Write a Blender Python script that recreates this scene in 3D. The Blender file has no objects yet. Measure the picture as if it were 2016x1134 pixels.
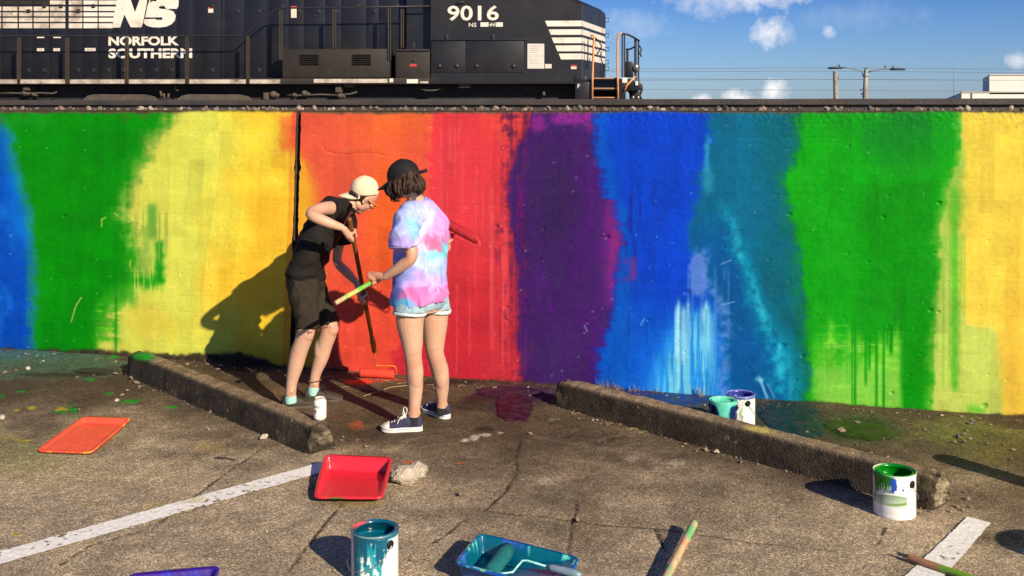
import bpy, bmesh, math, random
import numpy as np
from mathutils import Vector, Matrix

C = bpy.context.scene.collection
R = math.radians
random.seed(7)
RNG = np.random.RandomState(11)

# ------------------------------------------------------------------ camera, sky, sun, exposure
F = 2100.0          # focal length in photograph pixels (2016 wide)
EYE = 1.85          # eye height above the asphalt
HY = 210.0          # horizon row in the photograph
cam_d = bpy.data.cameras.new('camera')
cam_d.sensor_width = 36.0
cam_d.lens = 36.0 * F / 2016.0
cam_d.shift_y = -(567.0 - HY) / 2016.0
cam_d.clip_start = 0.05
cam_d.clip_end = 9000
cam = bpy.data.objects.new('camera', cam_d)
cam.location = (0, 0, EYE)
cam.rotation_euler = (R(90), 0, 0)
C.objects.link(cam)
S = bpy.context.scene
S.camera = cam
S.view_settings.view_transform = 'Standard'
S.view_settings.look = 'None'
S.view_settings.gamma = 1.0
S.view_settings.use_curve_mapping = False
S.view_settings.exposure = 0.62
S.cycles.use_denoising = True
S.cycles.max_bounces = 6

SUN_EL = 26.5
SUN_TO = Vector((0.568, -0.823, 0)).normalized()      # where the sun stands, on the ground plane
world = bpy.data.worlds.new('World')
S.world = world
world.use_nodes = True
wn, wl = world.node_tree.nodes, world.node_tree.links
wn.clear()
w_out = wn.new('ShaderNodeOutputWorld')
w_bg = wn.new('ShaderNodeBackground')
sky = wn.new('ShaderNodeTexSky')
sky.sky_type = 'NISHITA'
sky.sun_disc = False
sky.sun_elevation = R(SUN_EL)
sky.sun_rotation = math.atan2(SUN_TO.x, SUN_TO.y)
sky.air_density = 1.0
sky.dust_density = 0.4
sky.ozone_density = 2.0
w_bg.inputs['Strength'].default_value = 0.105
wl.new(w_bg.outputs[0], w_out.inputs['Surface'])

def wnode(t, **kw):
    n = wn.new(t)
    for k, v in kw.items():
        setattr(n, k, v)
    return n
def wmath(op, a, b=None, c=None):
    n = wnode('ShaderNodeMath', operation=op)
    for i, v in enumerate((a, b, c)):
        if v is None: continue
        if isinstance(v, (int, float)): n.inputs[i].default_value = v
        else: wl.new(v, n.inputs[i])
    return n.outputs[0]
tc = wnode('ShaderNodeTexCoord')
sep = wnode('ShaderNodeSeparateXYZ'); wl.new(tc.outputs['Generated'], sep.inputs[0])
# clouds sit at compass bearings (azimuth) and heights (elevation) of the sky
az = wmath('ARCTAN2', sep.outputs[0], sep.outputs[1])
el = wmath('ARCSINE', sep.outputs[2])
nz = wnode('ShaderNodeTexNoise'); nz.inputs['Scale'].default_value = 70; nz.inputs['Detail'].default_value = 7
nz.inputs['Roughness'].default_value = 0.62
wl.new(tc.outputs['Generated'], nz.inputs['Vector'])
nz2 = wnode('ShaderNodeTexNoise'); nz2.inputs['Scale'].default_value = 9; nz2.inputs['Detail'].default_value = 5
wl.new(tc.outputs['Generated'], nz2.inputs['Vector'])
def bearing(px, py):
    dx, dz = (px - 1008) / F, (HY - py) / F
    return math.atan2(dx, 1.0), math.atan2(dz, math.hypot(dx, 1.0))
cloud = None
for (px, py, rx, ry, dens) in [(1515, 66, 30, 28, 1.0), (1545, 62, 20, 18, .35), (1632, 60, 12, 12, .55), (1500, -14, 95, 30, .95),
                               (1420, -5, 110, 30, .55), (1380, 197, 22, 12, 1.0), (1455, 194, 32, 16, 1.0), (1525, 182, 23, 22, 1.1),
                               (2006, 122, 18, 15, .75), (1240, 50, 70, 30, .22), (1700, 30, 120, 26, .12), (700, -90, 300, 60, .9)]:
    a0, e0 = bearing(px, py)
    sx, sy = rx / F, ry / F
    dx = wmath('DIVIDE', wmath('SUBTRACT', az, a0), sx)
    dy = wmath('DIVIDE', wmath('SUBTRACT', el, e0), sy)
    d = wmath('SQRT', wmath('ADD', wmath('MULTIPLY', dx, dx), wmath('MULTIPLY', dy, dy)))
    v = wmath('SUBTRACT', 1.25, d)
    v = wmath('ADD', v, wmath('MULTIPLY', wmath('SUBTRACT', nz.outputs['Fac'], .5), 2.6))
    n = wnode('ShaderNodeMath', operation='MULTIPLY', use_clamp=True); wl.new(v, n.inputs[0]); n.inputs[1].default_value = .75
    v = wmath('MULTIPLY', wmath('SMOOTH_MIN', n.outputs[0], 1.0, .1), dens)
    cloud = v if cloud is None else wmath('MAXIMUM', cloud, v)
high = wmath('MULTIPLY', wmath('SUBTRACT', nz2.outputs['Fac'], .60), 3.0)   # sparse clouds in the rest of the sky
up_only = wmath('GREATER_THAN', el, 0.12)
hn = wnode('ShaderNodeMath', operation='MULTIPLY', use_clamp=True); wl.new(high, hn.inputs[0]); wl.new(up_only, hn.inputs[1])
cloud = wmath('MAXIMUM', cloud, hn.outputs[0])
cm = wnode('ShaderNodeMath', operation='MINIMUM'); wl.new(cloud, cm.inputs[0]); cm.inputs[1].default_value = .92
mix = wnode('ShaderNodeMix', data_type='RGBA')
wl.new(cm.outputs[0], mix.inputs['Factor'])
skyg = wnode('ShaderNodeHueSaturation'); skyg.inputs['Saturation'].default_value = 1.0
skyg.inputs['Value'].default_value = 1.0
wl.new(sky.outputs[0], skyg.inputs['Color'])
tint = wnode('ShaderNodeMix', data_type='RGBA', blend_type='MULTIPLY'); tint.inputs['Factor'].default_value = 1.0
wl.new(skyg.outputs[0], tint.inputs['A']); 
tr = wnode('ShaderNodeMapRange'); tr.inputs['From Min'].default_value = 0.0; tr.inputs['From Max'].default_value = 0.10; wl.new(el, tr.inputs['Value'])
tm_ = wnode('ShaderNodeMix', data_type='RGBA'); wl.new(tr.outputs[0], tm_.inputs['Factor'])
tm_.inputs['A'].default_value = (0.36, 0.50, 0.84, 1); tm_.inputs['B'].default_value = (0.165, 0.31, 0.64, 1)
wl.new(tm_.outputs['Result'], tint.inputs['B'])
wl.new(tint.outputs['Result'], mix.inputs['A'])
mix.inputs['B'].default_value = (6.4, 6.3, 6.4, 1)
wl.new(mix.outputs['Result'], w_bg.inputs['Color'])

sun_d = bpy.data.lights.new('sun', 'SUN')
sun_d.energy = 4.5
sun_d.angle = R(0.55)
sun_d.color = (1.0, 0.86, 0.66)
sun = bpy.data.objects.new('sun', sun_d)
ray = Vector((-SUN_TO.x * math.cos(R(SUN_EL)), -SUN_TO.y * math.cos(R(SUN_EL)), -math.sin(R(SUN_EL))))
sun.rotation_euler = ray.to_track_quat('-Z', 'Y').to_euler()
sun.location = (20, -20, 20)
C.objects.link(sun)

# ------------------------------------------------------------------ helpers
def P(px, py, Y):
    """world point seen at photograph pixel (px, py) at depth Y"""
    return Vector(((px - 1008) / F * Y, Y, EYE - (py - HY) / F * Y))
def G(px, py, z=0.0):
    """world point at photograph pixel (px, py) on the level z"""
    Y = (EYE - z) * F / (py - HY)
    return Vector(((px - 1008) / F * Y, Y, z))
def lin(c):
    return tuple(((v / 255.0) / 12.92) if v / 255.0 <= .04045 else ((v / 255.0 + .055) / 1.055) ** 2.4 for v in c)
def lin_np(a):
    a = np.clip(a, 0, 255) / 255.0
    return np.where(a <= .04045, a / 12.92, ((a + .055) / 1.055) ** 2.4)

def tag(o, label=None, cat=None, group=None, kind=None):
    if label: o['label'] = label
    if cat: o['category'] = cat
    if group: o['group'] = group
    if kind: o['kind'] = kind
    return o
def empty(name, loc, rz=0.0, label=None, cat=None, group=None):
    o = bpy.data.objects.new(name, None)
    o.location = loc; o.rotation_euler = (0, 0, rz)
    o.empty_display_size = .1
    C.objects.link(o)
    return tag(o, label, cat, group)
def link_mesh(name, me, mat=None, parent=None, loc=None):
    o = bpy.data.objects.new(name, me)
    C.objects.link(o)
    if mat is not None:
        me.materials.clear(); me.materials.append(mat)
    if parent is not None:
        o.parent = parent
        # parts are modelled in world space unless the parent is at a modelled origin
    if loc is not None: o.location = loc
    return o
def world_child(o, parent):
    o.parent = parent
    o.matrix_parent_inverse = (Matrix.Translation(parent.location) @ parent.rotation_euler.to_matrix().to_4x4()).inverted()
    return o

def fan(seq):
    return list(seq)

class MB:
    """collects shapes; build() links them as ONE mesh object"""
    def __init__(s):
        s.v = []; s.f = []
    def add(s, verts, faces):
        o = len(s.v)
        s.v += [tuple(p) for p in verts]
        s.f += [tuple(i + o for i in f) for f in faces]
    def box(s, lo, hi, M=None):
        x0, y0, z0 = lo; x1, y1, z1 = hi
        vs = [(x0,y0,z0),(x1,y0,z0),(x1,y1,z0),(x0,y1,z0),(x0,y0,z1),(x1,y0,z1),(x1,y1,z1),(x0,y1,z1)]
        if M is not None: vs = [M @ Vector(p) for p in vs]
        s.add(vs, [(0,3,2,1),(4,5,6,7),(0,1,5,4),(1,2,6,5),(2,3,7,6),(3,0,4,7)])
    def bbox(s, lo, hi, b=.01, M=None):
        """box with bevelled edges"""
        bm = bmesh.new()
        bmesh.ops.create_cube(bm, size=1)
        for v in bm.verts:
            v.co = Vector([lo[i] + (v.co[i] + .5) * (hi[i] - lo[i]) for i in range(3)])
        b = min(b, .45 * min(hi[i] - lo[i] for i in range(3)))
        bmesh.ops.bevel(bm, geom=bm.edges[:], offset=b, segments=2, affect='EDGES', profile=.6)
        bm.verts.ensure_lookup_table(); bm.verts.index_update()
        vs = [v.co.copy() for v in bm.verts]
        if M is not None: vs = [M @ p for p in vs]
        s.add(vs, [[v.index for v in f.verts] for f in bm.faces]); bm.free()
    def prism(s, pts, d0, d1, axis=1):
        """polygon (two coordinates) pushed along an axis from d0 to d1"""
        def mk(p, d):
            q = list(p); q.insert(axis, d); return tuple(q)
        n = len(pts)
        vs = [mk(p, d0) for p in pts] + [mk(p, d1) for p in pts]
        fs = [tuple(range(n)), tuple(range(2*n-1, n-1, -1))]
        fs += [(i, i+n, (i+1) % n + n, (i+1) % n) for i in range(n)]
        s.add(vs, fs)
    def tube(s, pts, rad, seg=8, cap=True, flat=None):
        pts = [Vector(p) for p in pts]
        if not isinstance(rad, (list, tuple)): rad = [rad] * len(pts)
        rings = []
        up = None
        for i, p in enumerate(pts):
            t = (pts[min(i+1, len(pts)-1)] - pts[max(i-1, 0)])
            t = t.normalized() if t.length > 1e-9 else Vector((0,0,1))
            if up is None:
                up = Vector((0,0,1)) if abs(t.z) < .9 else Vector((1,0,0))
            a = t.cross(up)
            if a.length < 1e-6: a = t.cross(Vector((0,1,0)))
            a.normalize(); b = a.cross(t).normalized(); up = b
            rings.append([p + rad[i]*(math.cos(2*math.pi*k/seg)*a + math.sin(2*math.pi*k/seg)*b) for k in range(seg)])
        s.loft(rings, cap)
    def loft(s, rings, cap=True):
        n = len(rings[0]); vs = [p for r in rings for p in r]; fs = []
        for i in range(len(rings)-1):
            for k in range(n):
                fs.append((i*n+k, i*n+(k+1) % n, (i+1)*n+(k+1) % n, (i+1)*n+k))
        if cap:
            fs.append(tuple(range(n-1, -1, -1)))
            fs.append(tuple((len(rings)-1)*n + k for k in range(n)))
        s.add(vs, fs)
    def oval(s, secs, seg=20, cap=True, power=2.0):
        """loft of ovals: (centre, half axis vector a, half axis vector b)"""
        rings = []
        for c, a, b in secs:
            c, a, b = Vector(c), Vector(a), Vector(b)
            ring = []
            for k in range(seg):
                t = 2*math.pi*k/seg; co, si = math.cos(t), math.sin(t)
                co = math.copysign(abs(co)**(2/power), co); si = math.copysign(abs(si)**(2/power), si)
                ring.append(c + co*a + si*b)
            rings.append(ring)
        s.loft(rings, cap)
    def ball(s, c, r, M=None, seg=16, ring=10):
        """ellipsoid; r three radii, M optional rotation (3x3)"""
        vs = []; fs = []
        r = (r, r, r) if isinstance(r, (int, float)) else r
        for i in range(ring+1):
            th = math.pi*i/ring
            for k in range(seg):
                ph = 2*math.pi*k/seg
                q = Vector((r[0]*math.sin(th)*math.cos(ph), r[1]*math.sin(th)*math.sin(ph), r[2]*math.cos(th)))
                if M is not None: q = M @ q
                vs.append(Vector(c) + q)
        for i in range(ring):
            for k in range(seg):
                a, b = i*seg+k, i*seg+(k+1) % seg
                fs.append((a, a+seg, b+seg, b))
        s.add(vs, fs)
    def lathe(s, prof, c, seg=48, cap0=True, cap1=True):
        """(radius, z) profile about a vertical axis at c"""
        rings = [[Vector(c) + Vector((r*math.cos(2*math.pi*k/seg), r*math.sin(2*math.pi*k/seg), z)) for k in range(seg)] for r, z in prof]
        n = seg; vs = [p for r in rings for p in r]; fs = []
        for i in range(len(rings)-1):
            for k in range(n):
                fs.append((i*n+k, i*n+(k+1) % n, (i+1)*n+(k+1) % n, (i+1)*n+k))
        if cap0: fs.append(tuple(range(n-1, -1, -1)))
        if cap1: fs.append(tuple((len(rings)-1)*n + k for k in range(n)))
        s.add(vs, fs)
    def mesh(s, name='mesh', smooth=False):
        me = bpy.data.meshes.new(name)
        me.from_pydata(s.v, [], s.f)
        me.validate(clean_customdata=False)
        if smooth: me.shade_smooth()
        return me
    def build(s, name, mat, parent=None, smooth=False, angle=None, world=False):
        me = s.mesh(name, smooth or angle is not None)
        if angle is not None: me.set_sharp_from_angle(angle=R(angle))
        o = link_mesh(name, me, mat)
        if parent is not None:
            if world: world_child(o, parent)
            else: o.parent = parent
        return o

def grid_mesh(name, X, Y, Z, col=None, mat=None, flip=False):
    """mesh from 2-D coordinate arrays, with an optional per-vertex colour attribute 'paint'"""
    h, w = X.shape
    me = bpy.data.meshes.new(name)
    n = h*w
    me.vertices.add(n)
    co = np.stack([X, Y, Z], -1).reshape(-1).astype(np.float32)
    me.vertices.foreach_set('co', co)
    i = np.arange(h*w).reshape(h, w)
    q = np.stack([i[:-1, :-1], i[:-1, 1:], i[1:, 1:], i[1:, :-1]], -1).reshape(-1, 4)
    if flip: q = q[:, ::-1]
    nf = len(q)
    me.loops.add(nf*4); me.polygons.add(nf)
    me.loops.foreach_set('vertex_index', np.ascontiguousarray(q).reshape(-1).astype(np.int32))
    me.polygons.foreach_set('loop_start', (np.arange(nf)*4).astype(np.int32))
    me.polygons.foreach_set('use_smooth', np.ones(nf, dtype=bool))
    me.update(calc_edges=True)
    if col is not None: set_paint(me, col.reshape(-1, 3))
    if mat: me.materials.append(mat)
    return me
def set_paint(me, rgb, name='paint'):
    a = me.color_attributes.new(name, 'FLOAT_COLOR', 'POINT')
    c = np.ones((len(me.vertices), 4), np.float32); c[:, :3] = rgb
    a.data.foreach_set('color', c.reshape(-1))
def verts_np(me):
    a = np.empty(len(me.vertices)*3, np.float32); me.vertices.foreach_get('co', a)
    return a.reshape(-1, 3)

# numpy noise ---------------------------------------------------------------
def _hash(ix, iy, seed):
    h = (ix.astype(np.int64)*374761393 + iy.astype(np.int64)*668265263 + seed*1442695041) & 0xffffffff
    h = ((h ^ (h >> 13))*1274126177) & 0xffffffff
    return ((h ^ (h >> 16)) & 0xffff) / 65535.0
def vnoise(x, y, seed=0):
    ix, iy = np.floor(x), np.floor(y)
    fx, fy = x-ix, y-iy
    fx = fx*fx*(3-2*fx); fy = fy*fy*(3-2*fy)
    a = _hash(ix, iy, seed); b = _hash(ix+1, iy, seed); c = _hash(ix, iy+1, seed); d = _hash(ix+1, iy+1, seed)
    return (a*(1-fx)+b*fx)*(1-fy)+(c*(1-fx)+d*fx)*fy
def fbm(x, y, seed=0, oct=4, gain=.5):
    s = np.zeros_like(x, dtype=float); a = 1.0; t = 0
    for k in range(oct):
        s += a*vnoise(x*2**k, y*2**k, seed+k*17); t += a; a *= gain
    return s/t
def sig(v): return 1/(1+np.exp(-np.clip(v, -40, 40)))
def sstep(a, b, v):
    t = np.clip((v-a)/(b-a), 0, 1); return t*t*(3-2*t)

# materials -----------------------------------------------------------------
_mats = {}
def M(name, rgb, rough=.6, metal=0.0, var=.12, scale=8.0, bump=0.0, bscale=60.0, spec=.5, coat=0.0, dirt=None, dirt_amt=.5, dirt_scale=3.0, trans=0.0, sss=0.0):
    """procedural material: base colour (linear) with noise variation, optional dirt and bump"""
    if name in _mats: return _mats[name]
    m = bpy.data.materials.new(name); m.use_nodes = True
    nt = m.node_tree; N, L = nt.nodes, nt.links
    b = N['Principled BSDF']
    b.inputs['Roughness'].default_value = rough
    b.inputs['Metallic'].default_value = metal
    b.inputs['Specular IOR Level'].default_value = spec
    if coat: b.inputs['Coat Weight'].default_value = coat; b.inputs['Coat Roughness'].default_value = .08
    if sss:
        b.inputs['Subsurface Weight'].default_value = sss
        b.inputs['Subsurface Radius'].default_value = (.012, .005, .003)
        b.inputs['Subsurface Scale'].default_value = 1.0
    tcn = N.new('ShaderNodeTexCoord')
    n1 = N.new('ShaderNodeTexNoise'); n1.inputs['Scale'].default_value = scale; n1.inputs['Detail'].default_value = 6
    L.new(tcn.outputs['Object'], n1.inputs['Vector'])
    rmp = N.new('ShaderNodeValToRGB')
    rmp.color_ramp.elements[0].position = .25; rmp.color_ramp.elements[1].position = .75
    rmp.color_ramp.elements[0].color = tuple(max(0, c*(1-var)) for c in rgb) + (1,)
    rmp.color_ramp.elements[1].color = tuple(min(1, c*(1+var)) for c in rgb) + (1,)
    L.new(n1.outputs['Fac'], rmp.inputs['Fac'])
    out = rmp.outputs['Color']
    if dirt is not None:
        n2 = N.new('ShaderNodeTexNoise'); n2.inputs['Scale'].default_value = dirt_scale; n2.inputs['Detail'].default_value = 9
        n2.inputs['Roughness'].default_value = .68
        L.new(tcn.outputs['Object'], n2.inputs['Vector'])
        r2 = N.new('ShaderNodeValToRGB')
        r2.color_ramp.elements[0].position = .62 - .35*dirt_amt; r2.color_ramp.elements[1].position = .85 - .35*dirt_amt
        L.new(n2.outputs['Fac'], r2.inputs['Fac'])
        mx = N.new('ShaderNodeMix'); mx.data_type = 'RGBA'
        L.new(r2.outputs['Color'], mx.inputs['Factor']); L.new(out, mx.inputs['A']); mx.inputs['B'].default_value = tuple(dirt) + (1,)
        out = mx.outputs['Result']
    L.new(out, b.inputs['Base Color'])
    if bump:
        n3 = N.new('ShaderNodeTexNoise'); n3.inputs['Scale'].default_value = bscale; n3.inputs['Detail'].default_value = 5
        L.new(tcn.outputs['Object'], n3.inputs['Vector'])
        bp = N.new('ShaderNodeBump'); bp.inputs['Strength'].default_value = bump; bp.inputs['Distance'].default_value = .02
        L.new(n3.outputs['Fac'], bp.inputs['Height']); L.new(bp.outputs[0], b.inputs['Normal'])
    _mats[name] = m
    return m
def MP(name, rough=.5, bump=.2, bscale=90.0, spec=.5, speckle=0.0, sscale=300.0, coat=0.0, bdist=.01, sss=0.0, rough_var=0.0, var=.06, vscale=40.0):
    """procedural material whose base colour is the 'paint' attribute of the mesh"""
    if name in _mats: return _mats[name]
    m = bpy.data.materials.new(name); m.use_nodes = True
    nt = m.node_tree; N, L = nt.nodes, nt.links
    b = N['Principled BSDF']
    b.inputs['Roughness'].default_value = rough
    b.inputs['Specular IOR Level'].default_value = spec
    if coat: b.inputs['Coat Weight'].default_value = coat; b.inputs['Coat Roughness'].default_value = .12
    if sss:
        b.inputs['Subsurface Weight'].default_value = sss
        b.inputs['Subsurface Radius'].default_value = (.012, .005, .003); b.inputs['Subsurface Scale'].default_value = 1.0
    at = N.new('ShaderNodeAttribute'); at.attribute_name = 'paint'
    tcn = N.new('ShaderNodeTexCoord')
    out = at.outputs['Color']
    n1 = N.new('ShaderNodeTexNoise'); n1.inputs['Scale'].default_value = vscale; n1.inputs['Detail'].default_value = 6
    L.new(tcn.outputs['Object'], n1.inputs['Vector'])
    mr = N.new('ShaderNodeMapRange'); mr.inputs['From Min'].default_value = .3; mr.inputs['From Max'].default_value = .7
    mr.inputs['To Min'].default_value = 1-var; mr.inputs['To Max'].default_value = 1+var
    L.new(n1.outputs['Fac'], mr.inputs['Value'])
    vm = N.new('ShaderNodeVectorMath'); vm.operation = 'SCALE'
    L.new(out, vm.inputs[0]); L.new(mr.outputs[0], vm.inputs['Scale']); out = vm.outputs[0]
    if speckle:
        # aggregate: each grain has its own brightness
        vo = N.new('ShaderNodeTexVoronoi'); vo.inputs['Scale'].default_value = sscale
        L.new(tcn.outputs['Object'], vo.inputs['Vector'])
        sp = N.new('ShaderNodeSeparateColor'); L.new(vo.outputs['Color'], sp.inputs[0])
        pw = N.new('ShaderNodeMath'); pw.operation = 'POWER'; L.new(sp.outputs[0], pw.inputs[0]); pw.inputs[1].default_value = 2.2
        m2 = N.new('ShaderNodeMapRange'); m2.inputs['To Min'].default_value = 1-speckle*.62; m2.inputs['To Max'].default_value = 1+speckle*1.5
        L.new(pw.outputs[0], m2.inputs['Value'])
        v2 = N.new('ShaderNodeVectorMath'); v2.operation = 'SCALE'
        L.new(out, v2.inputs[0]); L.new(m2.outputs[0], v2.inputs['Scale']); out = v2.outputs[0]
    L.new(out, b.inputs['Base Color'])
    if rough_var:
        m3 = N.new('ShaderNodeMapRange'); m3.inputs['From Min'].default_value = .35; m3.inputs['From Max'].default_value = .65
        m3.inputs['To Min'].default_value = max(.05, rough-rough_var); m3.inputs['To Max'].default_value = min(1, rough+rough_var)
        L.new(n1.outputs['Fac'], m3.inputs['Value']); L.new(m3.outputs[0], b.inputs['Roughness'])
    if bump:
        n3 = N.new('ShaderNodeTexNoise'); n3.inputs['Scale'].default_value = bscale; n3.inputs['Detail'].default_value = 4
        L.new(tcn.outputs['Object'], n3.inputs['Vector'])
        bp = N.new('ShaderNodeBump'); bp.inputs['Strength'].default_value = bump; bp.inputs['Distance'].default_value = bdist
        L.new(n3.outputs['Fac'], bp.inputs['Height']); L.new(bp.outputs[0], b.inputs['Normal'])
    _mats[name] = m
    return m

def text_mesh(body, size, bold=0.0, extrude=0.0, shear=0.0, spacing=1.0, align='LEFT'):
    """lettering as a mesh in the XY plane"""
    cu = bpy.data.curves.new('lettering', 'FONT')
    cu.body = body; cu.size = size; cu.offset = bold; cu.extrude = extrude; cu.shear = shear
    cu.space_character = spacing; cu.align_x = align; cu.resolution_u = 3
    o = bpy.data.objects.new('lettering', cu); C.objects.link(o)
    dg = bpy.context.evaluated_depsgraph_get()
    me = bpy.data.meshes.new_from_object(o.evaluated_get(dg), depsgraph=dg)
    bpy.data.objects.remove(o); bpy.data.curves.remove(cu)
    me.materials.clear()
    return me

def fuse(mb, voxel=.006, smooth=4, name='body', fac=.5):
    """closed overlapping shapes grown together into ONE continuous surface"""
    me = mb.mesh('tmp')
    o = bpy.data.objects.new('tmp', me); C.objects.link(o)
    md = o.modifiers.new('r', 'REMESH'); md.mode = 'VOXEL'; md.voxel_size = voxel
    if smooth:
        ms = o.modifiers.new('s', 'SMOOTH'); ms.iterations = smooth; ms.factor = fac
    dg = bpy.context.evaluated_depsgraph_get()
    out = bpy.data.meshes.new_from_object(o.evaluated_get(dg), depsgraph=dg)
    bpy.data.objects.remove(o); bpy.data.meshes.remove(me)
    out.name = name
    out.shade_smooth()
    return out

# ------------------------------------------------------------------ the painted wall
WA, WB = 7.162, -0.259                      # wall face: Y = WA + WB * X
WN = Vector((WB, -1, 0)).normalized()       # towards the car park
WD = Vector((1, WB, 0)).normalized()
WTOP = 1.826
def wallY(x): return WA + WB*x
def to_px(X, Y, Z):
    return 1008 + F*X/Y, HY + F*(EYE-Z)/Y

def lerp(a, b, m): return a + (b-a)*m[..., None]
def edge(y, pts):
    ys = [p[1] for p in pts]; xs = [p[0] for p in pts]
    return np.interp(y, ys, xs)

def mural(x, y):
    """the rainbow painted on the wall, laid out in photograph pixels of the wall face; returns sRGB"""
    n1 = fbm(x/38, y/60, 1, 5)-.5
    n2 = fbm(x/9, y/55, 2, 4)-.5             # vertical brush streaks
    n3 = fbm(x/120, y/140, 3, 4)-.5
    n4 = fbm(x/4.5, y/130, 4, 3)-.5          # runs
    n5 = fbm(x/14, y/12, 5, 4)-.5
    n6 = fbm(x/42, y/6, 6, 3)-.5             # sideways strokes
    lapy = y/19 + 3*vnoise(x/200, y/60, 8)
    lapr = vnoise(np.floor(lapy)*7.3, np.zeros_like(y)+2.5, 9)      # ends of separate roller strokes
    col = np.zeros(x.shape+(3,)); 
    def c(r, g, b): return np.array([r, g, b], float)
    def put(color, m):
        nonlocal col
        col = lerp(col, color if isinstance(color, np.ndarray) and color.ndim > 1 else c(*color), np.clip(m, 0, 1))
    def right(pts, soft=6, rag=10, s=0):
        e = edge(y, pts)
        return sig((x - e - rag*1.6*(n1 if s == 0 else n5) - rag*1.2*n2 - rag*1.9*n5 - rag*.9*n6 - rag*.35*n4 - rag*1.1*(lapr-.5))/soft*3.4)
    def blob(cx, cy, rx, ry, hard=1.0, rag=.5):
        d = np.sqrt(((x-cx)/rx)**2 + ((y-cy)/ry)**2)
        return np.clip((1.15 - d + rag*2.2*n1 + rag*n5)*1.6*hard, 0, 1)
    def box(x0, x1, y0, y1, s=6, rag=6):
        xx = x + rag*2*n5 + rag*n2; yy = y + rag*2.5*n4
        return sig((xx-x0)/s*2)*sig((x1-xx)/s*2)*sig((yy-y0)/s*2)*sig((y1-yy)/s*2)
    def drips(x0, x1, ytop, ybot, dens=.55, w=3.5, s=50):
        """vertical runs of uneven length below a painted edge"""
        cell = np.floor(x/w); r = _hash(cell, np.zeros_like(cell)+s, s); ln = _hash(cell, np.zeros_like(cell)+s+3, s)
        fx = x/w - cell
        on = (r < dens)*np.clip(1.6-abs(fx-.5)*3.2, 0, 1)
        return on*sig((ytop + (ybot-ytop)*ln - y)/3)*sig((y-ytop+12)/4)*(x > x0)*(x < x1)
    # 1 blue at the far left
    put((0, 78, 184), np.ones_like(x))
    put((0, 62, 160), np.clip(n3*4+.1, 0, 1)*.8)
    put((20, 122, 214), np.clip(n1*5-.5, 0, 1)*.55)
    put((0, 124, 196), sig((x-edge(y, [(-10, 230), (5, 300), (30, 400), (50, 470), (64, 520), (90, 600)]))/8)*sig((560-y)/40)*.8)
    put((0, 56, 172), box(46, 90, 520, 720, 14)*.7)
    put((150, 40, 130), blob(-2, 232, 12, 14))
    # 2 green
    eg = [(2, 222), (24, 260), (34, 300), (48, 350), (58, 400), (66, 450), (72, 520), (73, 800)]
    put((30, 140, 110), right([(p[0]-16, p[1]) for p in eg], 14, 8)*.8)
    put((0, 138, 0), right(eg, 10, 7))
    put((0, 122, 4), np.clip(n3*5, 0, 1)*right(eg, 10, 7)*.45)
    put((20, 150, 30), blob(40, 236, 60, 20)*.6)
    put((60, 120, 20), (blob(248, 232, 14, 14)+blob(282, 228, 12, 10))*.6)
    # 3 yellow
    ey = [(352, 222), (338, 240), (320, 268), (303, 300), (284, 345), (268, 390), (258, 432), (272, 440), (276, 470), (283, 520), (292, 552),
          (262, 578), (244, 592), (232, 620), (226, 650), (222, 700)]
    sh = [(p[0]-22, p[1]) for p in ey]
    put((178, 186, 78), right(sh, 26, 14)*.9)
    put((226, 220, 84), right(ey, 10, 12))
    yel = right(ey, 10, 9)
    put((250, 214, 60), yel*np.clip((x-400 + 160*n3)/90, 0, 1))
    put((250, 184, 42), yel*np.clip((x-455+260*n3+60*n1)/70, 0, 1)*np.clip(n3*3.2+.62, 0, 1)*.55)
    put((192, 180, 70), yel*np.clip(n1*4.5-.9, 0, 1)*sig((470-x)/30)*.3)
    put((250, 186, 50), yel*blob(420, 570, 40, 90)*.35 + yel*blob(300, 640, 60, 40)*.3)
    put((196, 186, 72), yel*np.clip(n5*5-.9+2*n1, 0, 1)*sig((480-x)/30)*.25)
    put((252, 224, 96), yel*np.clip(n6*5-.8, 0, 1)*.45)
    put((176, 168, 66), yel*(blob(392, 330, 26, 20)+blob(380, 480, 30, 24)+blob(350, 455, 24, 14))*.22)
    put((250, 176, 40), yel*(blob(530, 430, 40, 70)+blob(505, 560, 26, 50)+blob(548, 320, 18, 40))*.45)
    put((245, 125, 50), box(553, 600, 222, 300, 8, 9)*sig((y-226)/3))
    put((60, 150, 40), box(292, 307, 402, 470, 5, 3)*.8); put((120, 160, 60), box(276, 300, 440, 540, 7, 6)*.7)
    put((0, 140, 16), box(308, 322, 474, 556, 5, 4))
    put((0, 140, 10), box(270, 318, 540, 566, 8, 10)*.9)
    put((60, 172, 22), box(190, 236, 586, 674, 6, 9)*np.clip(.75+2.5*n6+1.5*n5, 0, 1)); put((200, 206, 70), box(194, 240, 596, 680, 6, 8)*np.clip(n6*6+n5*3-.3, 0, 1)*.8)
    put((40, 165, 20), box(205, 265, 566, 600, 8, 9)*.75)
    put((216, 208, 84), box(192, 226, 672, 700, 5, 4))
    put((150, 170, 70), drips(262, 330, 430, 520, .45, 4.0, 9)*.75)
    put((0, 130, 20), box(226.5, 229.5, 580, 720, 2, 1))
    put((214, 208, 90), drips(262, 300, 540, 640, .22, 3.0, 21)*.7)
    # 4 red-orange, right of the joint
    xo = 574 - (y-230)*.029
    put((238, 90, 60), sig((x-xo)/1.2))
    O = sig((x-xo)/1.2)
    put((243, 108, 48), O*np.clip((x-640)/120, 0, 1)*np.clip(1.1-(y-222)/130 + n3*2, 0, 1)*.9)
    put((238, 98, 34), O*blob(775, 450, 60, 200, .8)*.85)
    put((236, 72, 52), O*sig((y-560+60*n3)/40)*.85)
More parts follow.
